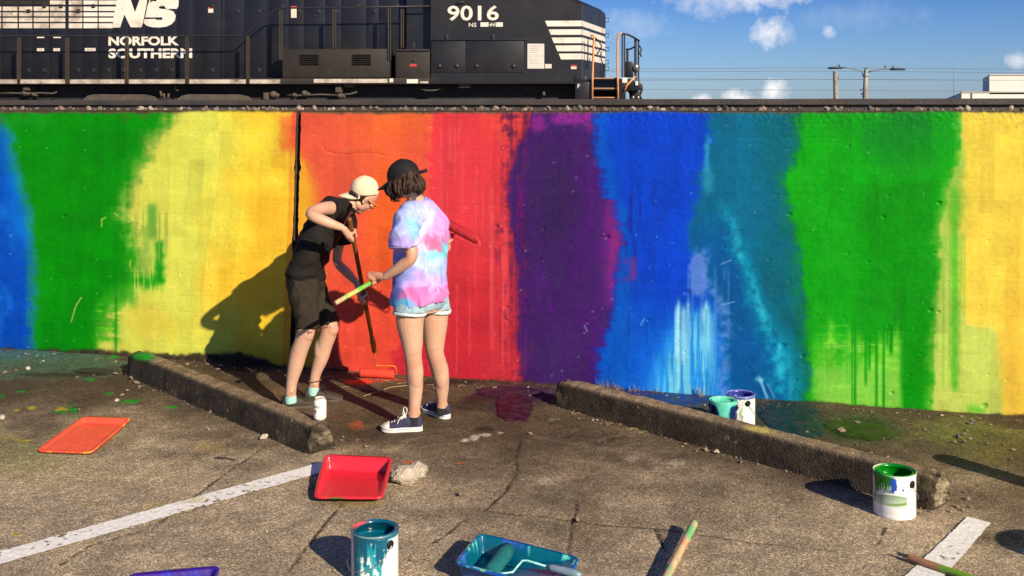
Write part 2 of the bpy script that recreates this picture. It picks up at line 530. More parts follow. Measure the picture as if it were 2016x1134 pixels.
    put((246, 190, 46), O*sig((edge(y, [(578, 296), (600, 320), (616, 380), (622, 440), (628, 560), (634, 720)])-x+14*n1+6*n2)/5)*sig((y-292)/4))
    put((248, 150, 40), O*sig((edge(y, [(588, 290), (612, 325), (628, 390), (632, 460), (630, 720)])-x+14*n1)/7)*sig((y-288)/6)*.45)
    # 5 red
    er = [(846, 222), (846, 400), (838, 500), (800, 600), (778, 690), (770, 760)]
    put((232, 60, 66), right(er, 10, 8))
    Rd = right(er, 10, 8)
    put((200, 38, 50), Rd*np.clip((y-430+120*n3)/190, 0, 1)*.85)
    put((245, 90, 94), Rd*np.maximum(drips(868, 1000, 260, 760, .34, 9, 111), drips(880, 1010, 380, 760, .22, 13, 112))*.5)
    put((240, 76, 60), Rd*blob(990, 250, 60, 40)*.5)
    put((226, 62, 66), Rd*box(970, 1024, 380, 760, 14, 8)*.5)
    put((120, 34, 44), Rd*(np.clip(n5*5+n1*3-.5, 0, 1)*blob(1002, 320, 26, 120)*.6)); put((168, 36, 46), Rd*np.clip(n4*4+n5*2-.3, 0, 1)*sig((x-972)/12)*.45)
    # 6 purple
    ep = [(1044, 222), (1040, 250), (1024, 275), (1014, 310), (1004, 350), (1002, 420), (1010, 480), (1019, 540), (1023, 640), (1025, 780)]
    put((118, 26, 60), right([(p[0]-9, p[1]) for p in ep], 10, 9)*.7)
    put((64, 28, 96), right(ep, 4, 6))
    Pp = right(ep, 4, 6)
    put((80, 22, 112), Pp*np.clip((x-1110+60*n3)/60, 0, 1)*.7)
    put((112, 20, 96), Pp*sig((1036-x+20*n2+16*n5)/5)*np.clip(.4+3*n4+2*n5, 0, 1))
    put((84, 24, 120), Pp*np.clip(n2*5-.4, 0, 1)*.6)
    put((52, 30, 78), Pp*blob(1085, 420, 55, 120)*.7)
    put((150, 40, 140), Pp*(blob(1060, 240, 18, 26)+blob(1125, 232, 45, 14)+blob(1162, 236, 12, 22))*.85)
    put((120, 44, 130), Pp*blob(1172, 320, 6, 9)*.8)
    put((112, 36, 70), Pp*np.clip(n5*5+n4*5-.6, 0, 1)*sig((1050-x)/10)*.6); put((80, 30, 74), Rd*(1-Pp)*sig((x-990+24*n5+30*n4)/6)*np.clip(.15+1.6*n4+2.2*n5+1.2*n1, 0, 1)*sig((640-y)/60)*.75)
    put((58, 40, 84), Pp*np.clip(n3*5+n5*2, 0, 1)*.4)
    # 7 blue
    eb = [(1168, 222), (1172, 290), (1186, 330), (1194, 390), (1216, 395), (1224, 430), (1224, 550), (1214, 600), (1200, 650), (1184, 700), (1172, 770)]
    mg = box(1192, 1226, 386, 600, 9, 5)
    put((128, 36, 126), mg*.7); put((150, 38, 124), box(1200, 1226, 400, 560, 8, 6)*.6)
    put((176, 34, 100), box(1215, 1227, 400, 500, 4, 4)*.6)
    put((36, 44, 160), right([(p_[0]-8, p_[1]) for p_ in eb], 12, 14)*.7)
    B = right(eb, 10, 10)
    put((0, 64, 194), B)
    put((0, 98, 196), B*sig((edge(y, [(1192, 222), (1196, 300), (1208, 330), (1214, 390), (1238, 420), (1240, 560)])-x)/6)*.75)
    put((16, 44, 150), B*np.clip(n2*5-.3, 0, 1)*blob(1262, 470, 40, 150)*.9)
    put((0, 84, 186), B*np.clip((y-560+90*n3)/100, 0, 1)*.75)
    put((22, 116, 218), B*np.clip((x-1200)/90+n3*2, 0, 1)*np.clip((y-610+80*n2)/90, 0, 1)*.9)
    put((22, 60, 150), B*np.clip(n4*6-.9, 0, 1)*sig((y-470)/40)*.55)
    put((140, 50, 130), (box(1239, 1253, 505, 552, 5, 3)*.75 + box(1226, 1238, 545, 556, 4, 3)*.5 + blob(1230, 515, 7, 9)*.4))
    tri = edge(y, [(1390, 590), (1345, 620), (1322, 660), (1295, 700), (1278, 745), (1270, 790)])
    put((40, 150, 226), sig((x-tri+26*n2)/9)*sig((1412-x)/10)*sig((y-600)/12)*.9)
    put((124, 214, 232), sig((x-tri-24)/8)*sig((1404-x)/6)*np.clip(n4*7+.35, 0, 1)*sig((y-612-60*n2)/10)*.9)
    put((150, 226, 236), drips(1326, 1398, 606, 775, .40, 9, 33)*.9); put((190, 240, 240), drips(1328, 1396, 616, 740, .35, 13, 37)*.7)
    # 8 teal
    et = [(1404, 222), (1400, 310), (1386, 330), (1378, 400), (1366, 430), (1362, 480), (1400, 560), (1430, 640), (1440, 800)]
    put((0, 92, 168), right([(p[0]-10, p[1]) for p in et], 12, 10)*.7)
    put((0, 104, 136), right(et, 9, 9))
    T = right(et, 9, 9)
    put((0, 98, 112), T*np.clip((x-1460+80*n3)/60, 0, 1)*.9)
    put((0, 110, 96), T*np.clip((x-1540+60*n1)/36, 0, 1)*.7)
    put((0, 82, 150), T*sig((edge(y, [(1420, 380), (1450, 460), (1478, 560), (1530, 680), (1560, 780)])-x+12*n1)/8)*sig((y-440)/20)*.85)
    dg = edge(y, [(1422, 395), (1436, 430), (1452, 480), (1476, 560), (1512, 640), (1540, 700), (1552, 790)])
    wd = np.interp(y, [395, 450, 560, 700, 790], [20, 22, 22, 40, 44])
    put((0, 146, 178), np.clip(1.25-abs(x-dg+26*n1+14*n5)/wd, 0, 1)*sig((y-398)/8)*np.clip(.75+1.6*n3+1.2*n5, 0, 1)*.9)
    put((64, 200, 212), np.clip(1.1-abs(x-dg+24*n1+12*n5)/(wd*.5), 0, 1)*np.clip(.42+2.2*n1+2.2*n2+1.2*n5, 0, 1)*sig((y-430)/12)*.7)
    put((56, 160, 196), blob(1392, 300, 9, 46, 1, .8)*.75)
    put((70, 176, 206), box(1386, 1402, 330, 376, 6, 5)*.6)
    put((98, 132, 206), blob(1378, 528, 27, 54, .9, 1.1)*.85); put((90, 134, 210), drips(1352, 1436, 540, 700, .5, 9, 131)*.45)
    put((96, 138, 210), np.clip(1.3-abs(x-edge(y, [(1385, 540), (1412, 580), (1432, 620), (1430, 700), (1424, 790)])+16*n5)/13, 0, 1)*np.clip(n5*3+.65, 0, 1)*sig((y-545)/10)*.8)
    put((60, 128, 200), np.clip(n5*6-1.0, 0, 1)*box(1395, 1470, 640, 780, 12, 8)*.6)
    put((140, 214, 232), np.clip(1.2-abs(x-1498-(y-750)*.35)/3, 0, 1)*sig((y-742)/3)*sig((788-y)/4)*.8 + box(1488, 1504, 744, 752, 3, 3)*.8)
    # 9 green
    eg2 = [(1580, 222), (1574, 260), (1580, 290), (1560, 320), (1548, 360), (1556, 410), (1572, 470), (1580, 540), (1584, 600), (1592, 680), (1598, 800)]
    put((0, 116, 80), right([(p[0]-14, p[1]) for p in eg2], 16, 12)*.8)
    put((2, 160, 8), right(eg2, 9, 10))
    Gn = right(eg2, 9, 10)
    put((24, 172, 14), Gn*np.clip(n1*5+.1, 0, 1)*sig((1690-x)/20)*.6)
    put((0, 132, 30), Gn*(blob(1780, 270, 100, 60)*.7 + sig((262-y)/14)*.35))
    put((70, 176, 40), Gn*np.clip(n5*6-1.5, 0, 1)*sig((1700-x)/30)*.6)
    put((0, 142, 0), box(1686, 1842, 360, 790, 8, 5)*.8)
    put((118, 206, 48), Gn*np.clip((y-615+130*n3+60*n2)/70, 0, 1)*sig((x-1606)/9)*sig((1778-x)/5)*np.clip(.55+n1*2.4+(y-650)/160, 0, 1))
    put((136, 206, 70), box(1602, 1776, 722, 806, 8, 8)*.8); put((150, 216, 74), Gn*np.clip(n6*6+n5*2-.6, 0, 1)*sig((y-650)/20)*sig((x-1612)/9)*sig((1776-x)/5)*.8)
    put((6, 148, 8), np.maximum(drips(1676, 1776, 630, 830, .62, 7, 71), drips(1684, 1776, 640, 850, .30, 11, 74))*.95 + box(1690, 1776, 560, 650, 10, 8)*.9)
    put((60, 180, 30), drips(1610, 1700, 690, 760, .3, 5, 72)*.6)
    put((0, 146, 0), box(1776, 1840, 600, 830, 5, 5))
    # 10 lime and yellow at the right end
    el_ = [(1896, 222), (1893, 300), (1876, 350), (1862, 400), (1850, 450), (1850, 540), (1844, 620), (1840, 720), (1836, 830)]
    put((150, 196, 60), right([(p[0]-10, p[1]) for p in el_], 12, 9)*.65)
    put((192, 204, 88), right(el_, 4, 5))
    Yr = right(el_, 4, 5)
    eY = [(1897, 222), (1896, 330), (1890, 400), (1888, 560), (1902, 640), (1960, 652), (1972, 760), (1978, 830)]
    put((246, 210, 70), right(eY, 9, 6))
    Yy = right(eY, 9, 6)
    put((250, 194, 62), Yy*np.clip((x-1960+50*n3+30*n1)/30, 0, 1)*sig((y-440)/30)*.75)
    put((208, 214, 92), Yr*box(1850, 1966, 640, 830, 8, 6)*.6)
    put((206, 168, 70), Yy*np.clip(n5*6-1.3, 0, 1)*blob(2000, 242, 26, 22))
    put((70, 186, 30), Yr*box(1872, 1886, 370, 770, 5, 4)*.85)
    put((130, 196, 56), Yr*drips(1842, 1905, 470, 780, .5, 6, 91)*.6)
    put((110, 190, 44), Yr*box(1860, 1896, 290, 440, 10, 10)*.55)
    put((96, 190, 40), box(1904, 1940, 798, 812, 5, 4)*.85)
    st = fbm(x/6.5, y/210, 95, 3)-.5; pa = fbm(x/55, y/40, 96, 4)-.5
    lw = x/27 + 1.2*vnoise(x/140, y/300, 98); cellx = np.floor(lw); ly = np.floor(y/130 + 5*_hash(cellx, cellx*0, 99))
    lap = (_hash(cellx, ly, 100)-.5) + .6*np.clip(1-np.abs(lw-cellx)/.08, 0, 1)*(_hash(cellx, ly, 103) > .55)
    hz = fbm(x/70, y/5, 97, 3)-.5
    col = col*(1 + .05*st + .13*pa + .03*hz + .06*n5 + .075*lap)[..., None]
    # thin flecks and overspray
    def scratch(x0, y0, x1, y1, w, colr, amt):
        vx, vy = x1-x0, y1-y0; t = np.clip(((x-x0)*vx+(y-y0)*vy)/(vx*vx+vy*vy), 0, 1)
        put(colr, np.clip(1.4-np.hypot(x-x0-t*vx + 2*n5, y-y0-t*vy)/w, 0, 1)*amt)
    pale = (206, 206, 90)
    for sg in ((200, 432, 208, 428), (200, 432, 200, 446), (226, 420, 232, 426), (262, 432, 252, 438), (268, 430, 264, 444), (140, 633, 150, 600), (150, 600, 160, 586), (255, 524, 258, 512), (350, 544, 376, 584), (340, 448, 360, 458)):
        scratch(*sg, 1.3, pale, .75)
    for sg in ((1496, 748, 1512, 786), (1512, 756, 1524, 782), (1150, 640, 1156, 652), (1262, 640, 1268, 628), (1420, 520, 1440, 512), (1424, 600, 1446, 594)):
        scratch(*sg, 1.3, (150, 190, 230), .6)
    for sg in ((952, 372, 950, 470), (938, 330, 936, 560), (912, 300, 910, 470), (968, 420, 966, 640), (990, 500, 989, 720), (900, 560, 899, 735), (925, 590, 924, 700)):
        scratch(*sg, 1.6, (236, 92, 96), .45)
    fl = (_hash(np.floor(x/3.2), np.floor(y/3.0), 77) > .9988)
    put((210, 220, 190), fl*.3)
    return col

def build_wall():
    root = empty('painted_wall', (0, WA, 0), 0, 'long concrete wall freshly painted in rainbow bands of green, yellow, red, purple and blue', 'wall')
    mat = MP('mural_paint', rough=.55, bump=.22, bscale=150, spec=.16, bdist=.004, rough_var=.12, var=.05)
    mplain = M('wall_concrete', (.20, .17, .13), .85, var=.3, scale=4, bump=.5, bscale=40)
    zs = np.concatenate([[-.06], np.linspace(-.02, WTOP, 322)])
    def gx(z):                                   # the joint leans a little
        return 0*z
    def panel(x_list, left_edge, right_edge):
        u = np.array(x_list)
        Zg, Ug = np.meshgrid(zs, u, indexing='ij')
        X = Ug.copy()
        # joint edges in X, leaning and chipped
        jag = (fbm(Zg*26, Zg*0+3.1, 31, 4)-.5)*.012 + np.clip(fbm(Zg*9, Zg*0+7.7, 36, 3)-.62, 0, 1)*.05
        if right_edge is not None:
            lim = right_edge(Zg) - np.abs(jag)*.6
            X = np.where(Ug > -2.2, -2.2 + (Ug+2.2)/(u[-1]+2.2)*(lim+2.2), Ug)
        if left_edge is not None:
            lim = left_edge(Zg) + np.abs(jag)*1.1
            X = np.where(Ug < -.8, -.8 + (Ug+.8)/(u[0]+.8)*(lim+.8), Ug)
        Y = WA + WB*X
        px, py = to_px(X, Y, Zg)
        rgb = mural(px, py)
        # unpainted concrete along the top edge, and a ragged gap at the foot
        n = fbm(px/16, py/16, 41, 4)-.5; nb = fbm(px/7, py/9, 42, 4)-.5
        top = sig(((220.5 + np.interp(px, [0, 340, 400, 560, 700, 1300, 1500, 1650, 1850, 2016], [2.5, 3, -1.5, 0, 3.5, .5, 2.5, 2.5, -.5, 1])) + 5*n + 3*nb - py)/1.2)
        conc = np.array([92, 74, 54])*(1+.5*(fbm(px/6, py/6, 43, 3)-.5))[..., None]
        rgb = rgb*(1-top[..., None]) + conc*top[..., None]
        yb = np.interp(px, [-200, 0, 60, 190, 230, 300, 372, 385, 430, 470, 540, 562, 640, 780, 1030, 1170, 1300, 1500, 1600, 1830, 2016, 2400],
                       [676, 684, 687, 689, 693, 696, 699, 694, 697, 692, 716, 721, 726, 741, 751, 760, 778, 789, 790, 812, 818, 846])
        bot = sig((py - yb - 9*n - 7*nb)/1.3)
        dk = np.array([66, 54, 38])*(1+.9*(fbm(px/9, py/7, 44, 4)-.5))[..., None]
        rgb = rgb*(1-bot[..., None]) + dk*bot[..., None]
        # relief: board marks, holes, chips, plaster roughness
        d = (fbm(px/5, py/5, 51, 4)-.5)*.0018 + (fbm(px/45, py/45, 52, 3)-.5)*.004
        board = (Zg*1.0 + .004*(fbm(px/30, Zg*0, 53, 3)-.5)*2)
        ph = np.abs(((board/.118) % 1.0)-.5)          # courses of form boards
        course = np.floor(board/.118+.5)
        strong = .35 + .9*vnoise(px/90, course*7.3, 55)
        d -= np.clip(1-(.5-ph)*.118/.0050, 0, 1)*.0016*strong*sstep(.35, .6, vnoise(px/46, course*3.1, 57))
        step = (_hash(course, course*0+5, 56)-.5)*.0005
        d += step
        for (sc, th, dep) in ((13.0, .980, .007), (23.0, .988, .011), (37.0, .985, .012), (7.5, .992, .004)):
            cx, cy = np.floor(px/sc), np.floor(py/sc)
            h = _hash(cx, cy, int(sc*10)); ox = .3+.4*_hash(cx, cy, int(sc*10)+1); oy = .3+.4*_hash(cx, cy, int(sc*10)+2)
            rr = .10+.16*_hash(cx, cy, int(sc*10)+3)
            dist = np.sqrt(((px/sc-cx)-ox)**2 + (((py/sc-cy)-oy)*1.3)**2)
            d -= (h > th)*np.clip(1-dist/rr, 0, 1)**.6*dep
        rough_top = np.clip((262-py)/40, 0, 1)*np.clip((px-900)/200, 0, 1)
        d += rough_top*(fbm(px/4, py/4, 58, 3)-.5)*.008
        d -= top*.006
        # a crack in the render of the orange part
        ck = np.abs(py - np.interp(px, [634, 640, 660, 680, 720, 760], [284, 296, 303, 304, 301, 306]) - 4*nb)
        d -= np.clip(1-ck/2.2, 0, 1)*(px > 634)*(px < 760)*.006
        Xo = X + WN.x*d; Yo = Y + WN.y*d
        gain = np.array([.84, .94, 1.03])              # paint pigment: display colour to reflectance
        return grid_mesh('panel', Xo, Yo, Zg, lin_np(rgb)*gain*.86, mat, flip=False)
    jl = lambda Z: -1.527 - .0 + (Z-WTOP)*.0285*1.0
    jr = lambda Z: -1.527 + .034 + (Z-WTOP)*.0285
    xl = [-60, -30, -14, -8, -5.5, -4.6] + list(np.linspace(-4.25, -1.527, 400))
    xr = list(np.linspace(-1.493, 3.35, 730)) + [3.8, 4.6, 6, 9, 14, 30, 60]
    for xs, le, re in ((xl, None, jl), (xr, jr, None)):
        o = bpy.data.objects.new('wall_panel', panel(xs, le, re)); C.objects.link(o)
        world_child(o, root)
    # body of the wall behind the painted faces, with the dark joint showing between them
    mb = MB()
    x0, x1 = -60, 60
    def q(x, off, z):
        return (x - WN.x*off, WA + WB*x - WN.y*off, z)
    a, b = .045, .30
    vs = [q(x0, a, -.1), q(x1, a, -.1), q(x1, b, -.1), q(x0, b, -.1), q(x0, a, WTOP-.012), q(x1, a, WTOP-.012), q(x1, b, WTOP-.012), q(x0, b, WTOP-.012)]
    mb.add(vs, [(0,1,5,4), (1,2,6,5), (2,3,7,6), (3,0,4,7), (4,5,6,7), (0,3,2,1)])
    mb.build('wall_core', M('joint_dark', (.022, .016, .012), .9, bump=.4, bscale=30), root, world=True)
    # top edge strips and the cheeks of the joint
    mt = MB()
    for xa, xb in ((-60, -1.530), (-1.490, 60)):
        vs = []
        N_ = 160 if xa < -2 else 260
        xs = np.linspace(max(xa, -4.3), min(xb, 3.4), N_)
        xs = np.concatenate([[xa], xs, [xb]]) if True else xs
        xs = np.unique(xs)
        rows = []
        for off in (.0, .02, .12, .30):
            rows.append([q(x, off, WTOP - .004 + (.012*(vnoise(np.array(x*14.0), np.array(off*40), 61)-.5) if off > .01 else -.002)) for x in xs])
        n = len(xs)
        vv = [p for r in rows for p in r]
        ff = [(i*n+k, i*n+k+1, (i+1)*n+k+1, (i+1)*n+k) for i in range(3) for k in range(n-1)]
        mt.add(vv, ff)
    mt.build('coping', M('coping_concrete', (.15, .115, .08), .9, var=.4, scale=9, bump=.6, bscale=50), root, smooth=True, world=True)
    mc = MB()
    for off_x in (-1.529, -1.491):
        zz = np.linspace(-.05, WTOP-.02, 40)
        vv = []
        for z in zz:
            x = off_x + (z-WTOP)*.0285
            vv += [q(x, .012, z), q(x, .06, z)]
        mc.add(vv, [(2*i, 2*i+1, 2*i+3, 2*i+2) for i in range(len(zz)-1)])
    mc.build('joint_cheek', M('joint_side', (.06, .045, .03), .9), root, world=True)
build_wall()

# ------------------------------------------------------------------ the car park ground
CRACKS = [[(1024, 868), (1016, 900), (1018, 930), (1002, 955), (996, 968), (975, 985), (956, 1004), (905, 1028), (880, 1052), (838, 1076)],
          [(956, 1004), (1000, 1010), (1060, 1016), (1130, 1026), (1200, 1034), (1290, 1040), (1400, 1056), (1480, 1068), (1560, 1076), (1640, 1084)],
          [(1136, 985), (1134, 1010), (1126, 1030), (1122, 1060), (1118, 1120)],
          [(520, 880), (440, 935), (372, 985), (300, 1040), (180, 1072), (120, 1110)],
          [(1290, 1040), (1300, 1062), (1310, 1085)], [(680, 985), (640, 1030), (560, 1134)],
          [(1740, 1040), (1735, 1060), (1728, 1070)], [(420, 900), (445, 902)]]
def ground_colour(px, py, X, Y):
    n1 = fbm(X*1.3, Y*1.3, 101, 5)-.5; n2 = fbm(X*6, Y*6, 102, 5)-.5; n3 = fbm(X*22, Y*22, 103, 4)-.5; n4 = fbm(X*.5, Y*.5, 104, 3)-.5
    def c(*v): return np.array(v, float)
    # sun-bleached asphalt in front, grimy near the wall
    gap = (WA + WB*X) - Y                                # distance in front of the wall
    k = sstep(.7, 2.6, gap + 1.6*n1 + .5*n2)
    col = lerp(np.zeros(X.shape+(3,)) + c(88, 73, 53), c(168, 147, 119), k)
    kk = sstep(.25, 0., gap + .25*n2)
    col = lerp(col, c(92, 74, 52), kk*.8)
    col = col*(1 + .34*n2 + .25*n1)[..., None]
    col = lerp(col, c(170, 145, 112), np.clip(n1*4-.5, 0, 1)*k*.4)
    def blob(cx, cy, rx, ry, rag=.5):
        d = np.sqrt(((px-cx)/rx)**2 + ((py-cy)/ry)**2)
        return np.clip((1.1 - d + rag*2.2*n2 + rag*1.2*n3)*1.8, 0, 1)
    def put(color, m):
        nonlocal col
        col = lerp(col, c(*color), np.clip(m, 0, 1))
    # dust of paint along the wall
    put((70, 118, 88), blob(110, 712, 190, 34, .6)*.55)
    put((60, 110, 120), blob(40, 694, 120, 14, .6)*.6)
    put((112, 116, 54), blob(40, 890, 110, 46, .7)*.4)
    put((160, 138, 100), blob(150, 930, 170, 40, .6)*.25)
    put((106, 108, 44), blob(1960, 880, 130, 50, .6)*.45)
    put((118, 124, 56), blob(1900, 845, 120, 24, .7)*.45)
    put((60, 84, 40), blob(1680, 846, 90, 28, .45)*.85)
    put((52, 60, 24), blob(1690, 846, 75, 22, .35)*.7)
    put((24, 56, 50), blob(1550, 826, 72, 42, .4)*.9)
    put((30, 50, 60), blob(1480, 806, 80, 20, .6)*.7)
    put((30, 78, 128), blob(1330, 790, 120, 20, .5)*.85)
    put((52, 52, 130), blob(1230, 772, 60, 14, .5)*.85)
    put((66, 26, 54), blob(1010, 778, 80, 24, .4)*.95)
    put((54, 12, 38), blob(1008, 800, 38, 34, .3))
    put((58, 30, 28), blob(945, 786, 40, 12, .5)*.7)
    put((44, 30, 22), blob(955, 845, 22, 6, .6)*.7)
    put((60, 40, 60), blob(1080, 775, 40, 20, .5)*.7)
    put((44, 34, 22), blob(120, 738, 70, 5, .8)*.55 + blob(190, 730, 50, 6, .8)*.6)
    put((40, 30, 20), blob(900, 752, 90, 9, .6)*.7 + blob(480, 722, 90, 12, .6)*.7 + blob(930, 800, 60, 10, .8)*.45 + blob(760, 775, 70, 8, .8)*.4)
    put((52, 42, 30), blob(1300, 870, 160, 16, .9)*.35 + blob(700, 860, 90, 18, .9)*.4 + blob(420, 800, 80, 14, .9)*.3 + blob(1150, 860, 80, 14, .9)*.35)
    # splashes
    gr = (20, 150, 20)
    for b in ((146, 806, 16, 10), (262, 790, 26, 6), (226, 702, 12, 6), (42, 770, 14, 4), (5, 780, 8, 6), (120, 812, 20, 3), (214, 775, 10, 4),
              (340, 802, 16, 2), (180, 748, 8, 3)):
        put(gr, blob(*b, .9)*.9)
    for b in ((50, 866, 40, 6), (125, 806, 14, 4), (35, 808, 10, 4), (62, 805, 14, 4), (168, 992, 8, 4), (30, 1054, 6, 3)):
        put((190, 165, 40), blob(*b, .9)*.75)
    for b in ((806, 910, 24, 3.5), (826, 922, 10, 3.5), (765, 908, 22, 1.6), (905, 912, 8, 3), (704, 838, 16, 10)):
        put((226, 92, 40), blob(*b, .9)*(.9 if b[1] != 838 else .45))
    put((232, 70, 44), blob(706, 752, 22, 5, .9)*.8 + blob(740, 748, 50, 3, .9)*.6)
    for b in ((935, 862, 10, 6), (955, 856, 12, 4), (985, 852, 6, 3), (915, 866, 8, 4), (1090, 828, 14, 4), (1240, 905, 16, 6), (1080, 950, 20, 8), (1330, 906, 20, 8)):
        put((205, 192, 170), blob(*b, .95)*(.8 if b[0] < 1000 else .35))
    put((170, 140, 72), blob(700, 990, 60, 20, .7)*.4 + blob(330, 1000, 60, 14, .7)*.35 + blob(420, 880, 40, 12, .7)*.35)
    put((206, 176, 70), blob(1515, 843, 22, 5, .7)*.5)
    put((90, 70, 48), blob(1150, 1000, 30, 90, .8)*.35)
    put((60, 50, 34), blob(1960, 1060, 80, 30, .7)*.5)
    # joins of the asphalt: dark cracks
    crack = np.zeros_like(X)
    for ln in CRACKS:
        pts = [G(a, b) for a, b in ln]
        for p, q in zip(pts[:-1], pts[1:]):
            vx, vy = q.x-p.x, q.y-p.y; L2 = vx*vx+vy*vy
            t = np.clip(((X-p.x)*vx+(Y-p.y)*vy)/L2, 0, 1)
            dd = np.sqrt((X-p.x-t*vx)**2+(Y-p.y-t*vy)**2) + .022*n3 + .01*n2
            crack = np.maximum(crack, np.clip(1.25-dd/.0078, 0, 1)*np.clip(.85+3.0*n2+1.5*n3, 0, 1))
    put((34, 26, 18), crack*.9)
    wide = np.zeros_like(X)
    return np.clip(col, 3, 250), crack

def build_ground():
    mat = MP('asphalt', rough=.88, bump=.7, bscale=260, spec=.2, speckle=.66, sscale=170, bdist=.008, var=.16, vscale=14)
    xs = np.concatenate([[-400, -120, -40, -15, -8, -5.5], np.linspace(-4.7, 3.9, 860), [4.4, 5.2, 7, 12, 40, 120, 400]])
    ys = np.concatenate([[-400, -100, -30, -8, 0, 2.5, 3.4], 3.7+4.9*np.linspace(0, 1, 470)**1.25, [9.2, 10.5, 13, 20, 40, 120]])
    Yg, Xg = np.meshgrid(ys, xs, indexing='ij')
    Yf = np.maximum(Yg, .8)
    px, py = to_px(Xg, Yf, 0)
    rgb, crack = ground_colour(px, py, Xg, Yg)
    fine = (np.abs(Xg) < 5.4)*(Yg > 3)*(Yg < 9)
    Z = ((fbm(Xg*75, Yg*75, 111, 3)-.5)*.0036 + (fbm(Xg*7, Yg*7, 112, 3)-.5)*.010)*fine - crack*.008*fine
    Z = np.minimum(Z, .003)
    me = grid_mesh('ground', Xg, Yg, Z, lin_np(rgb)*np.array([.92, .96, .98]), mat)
    o = link_mesh('ground', me); me.materials.clear(); me.materials.append(mat)
    tag(o, kind='structure')
build_ground()

def build_line(p0, p1, p2, p3, seed, worn):
    """painted bay marking between two edges p0-p1 and p3-p2, worn and ragged"""
    nu, nv = 420, 26
    u, v = np.meshgrid(np.linspace(0, 1, nu), np.linspace(0, 1, nv), indexing='ij')
    def ax(i):
        return ((p0[i]*(1-u)+p1[i]*u)*(1-v) + (p3[i]*(1-u)+p2[i]*u)*v)
    X, Y = ax(0), ax(1)
    nr = (fbm(X*30, Y*30, seed, 4)-.5)*.03*(np.abs(v-.5)*2)**6
    Y = Y + nr; X = X + nr*.5
    w = fbm(X*42, Y*42, seed+1, 5); w2 = fbm(X*5, Y*5, seed+2, 3)
    miss = sstep(.655, .70, w*.75+w2*.25+worn*.4)
    base = np.array([240, 230, 212.])*(1+.12*(fbm(X*60, Y*60, seed+3, 3)-.5))[..., None]
    col = lerp(base, np.array([120, 98, 74.]), miss)
    yl = sstep(.72, .8, fbm(X*4, Y*4, seed+7, 4))
    col = lerp(col, np.array([200, 176, 120.]), yl*.5)
    Z = .0065 + (fbm(X*55, Y*55, seed+5, 3)-.5)*.002
    me = grid_mesh('parking_line', X, Y, Z, lin_np(col)*np.array([.92, .97, 1.06]), MP('line_paint', rough=.75, bump=.5, bscale=200, spec=.3, speckle=.12, sscale=150, bdist=.006))
    o = link_mesh('parking_line', me); 
    me.materials.clear(); me.materials.append(_mats['line_paint'])
    tag(o, kind='structure')
a0, a1, b1, b0 = G(0, 1088), G(640, 910), G(628, 934), G(0, 1113)
e = (a1-a0).normalized(); a0 = a0 - e*1.5; b0 = b0 - e*1.5
build_line(a0, a1, b1, b0, 201, .0)
a0, a1, b1, b0 = G(1905, 1020), G(1785, 1134), G(1882, 1134), G(1951, 1032)
e = (a1-a0).normalized()
build_line(a0, a1 + e*1.2, b1 + e*1.2, b0, 231, -.16)

def puddle(cx, cy, rx, ry, colr, label, seed, rough=.5):
    """thin film of spilt paint with a ragged outline"""
    c = G(cx, cy); X1 = rx*c.y/F; Y1 = ry*c.y*c.y/(EYE*F)
    na, nr_ = 90, 12
    a, k = np.meshgrid(np.linspace(0, 2*math.pi, na+1), np.linspace(0, 1, nr_), indexing='ij')
    ca, sa = np.cos(a), np.sin(a)
    rr = .62 + .75*fbm(ca*1.6+5, sa*1.6+5, seed, 4) + .16*(fbm(ca*7+9, sa*7+9, seed+1, 3)-.5)
    X = ca*rr*k*X1; Y = sa*rr*k*Y1
    Z = .0075 + .0015*(1-k**6) + (fbm(X*30+c.x*30, Y*30, seed+2, 3)-.5)*.0012 - .004*(k > .98)
    me = grid_mesh('paint_puddle', X, Y, Z, None, M('puddle_%d' % seed, lin(colr), rough, var=.45, scale=9, bump=.2, bscale=90, spec=.16, dirt=(.05, .038, .026), dirt_amt=.5, dirt_scale=16))
    bm = bmesh.new(); bm.from_mesh(me); bmesh.ops.remove_doubles(bm, verts=bm.verts[:], dist=.0002); bmesh.ops.recalc_face_normals(bm, faces=bm.faces[:])
    if sum(f.normal.z for f in bm.faces) < 0: bmesh.ops.reverse_faces(bm, faces=bm.faces[:])
    bm.to_mesh(me); bm.free(); me.shade_smooth()
    o = link_mesh('paint_puddle', me, None, loc=(c.x, c.y, 0))
    tag(o, label, 'puddle', 'puddles of spilt paint')
puddle(1010, 798, 34, 32, (58, 14, 44), 'dark purple paint puddle reaching out from under the purple band', 831)
puddle(1000, 772, 66, 10, (54, 26, 56), 'long thin violet puddle right at the foot of the purple band', 834)
puddle(1560, 832, 54, 30, (22, 50, 48), 'dark teal puddle beside the white paint can behind the wheel stop', 838)
puddle(1694, 848, 66, 19, (46, 62, 16), 'mossy dark green puddle under the green band', 842)
puddle(1300, 786, 90, 9, (26, 56, 120), 'blue puddle between the right wheel stop and the blue band', 846)

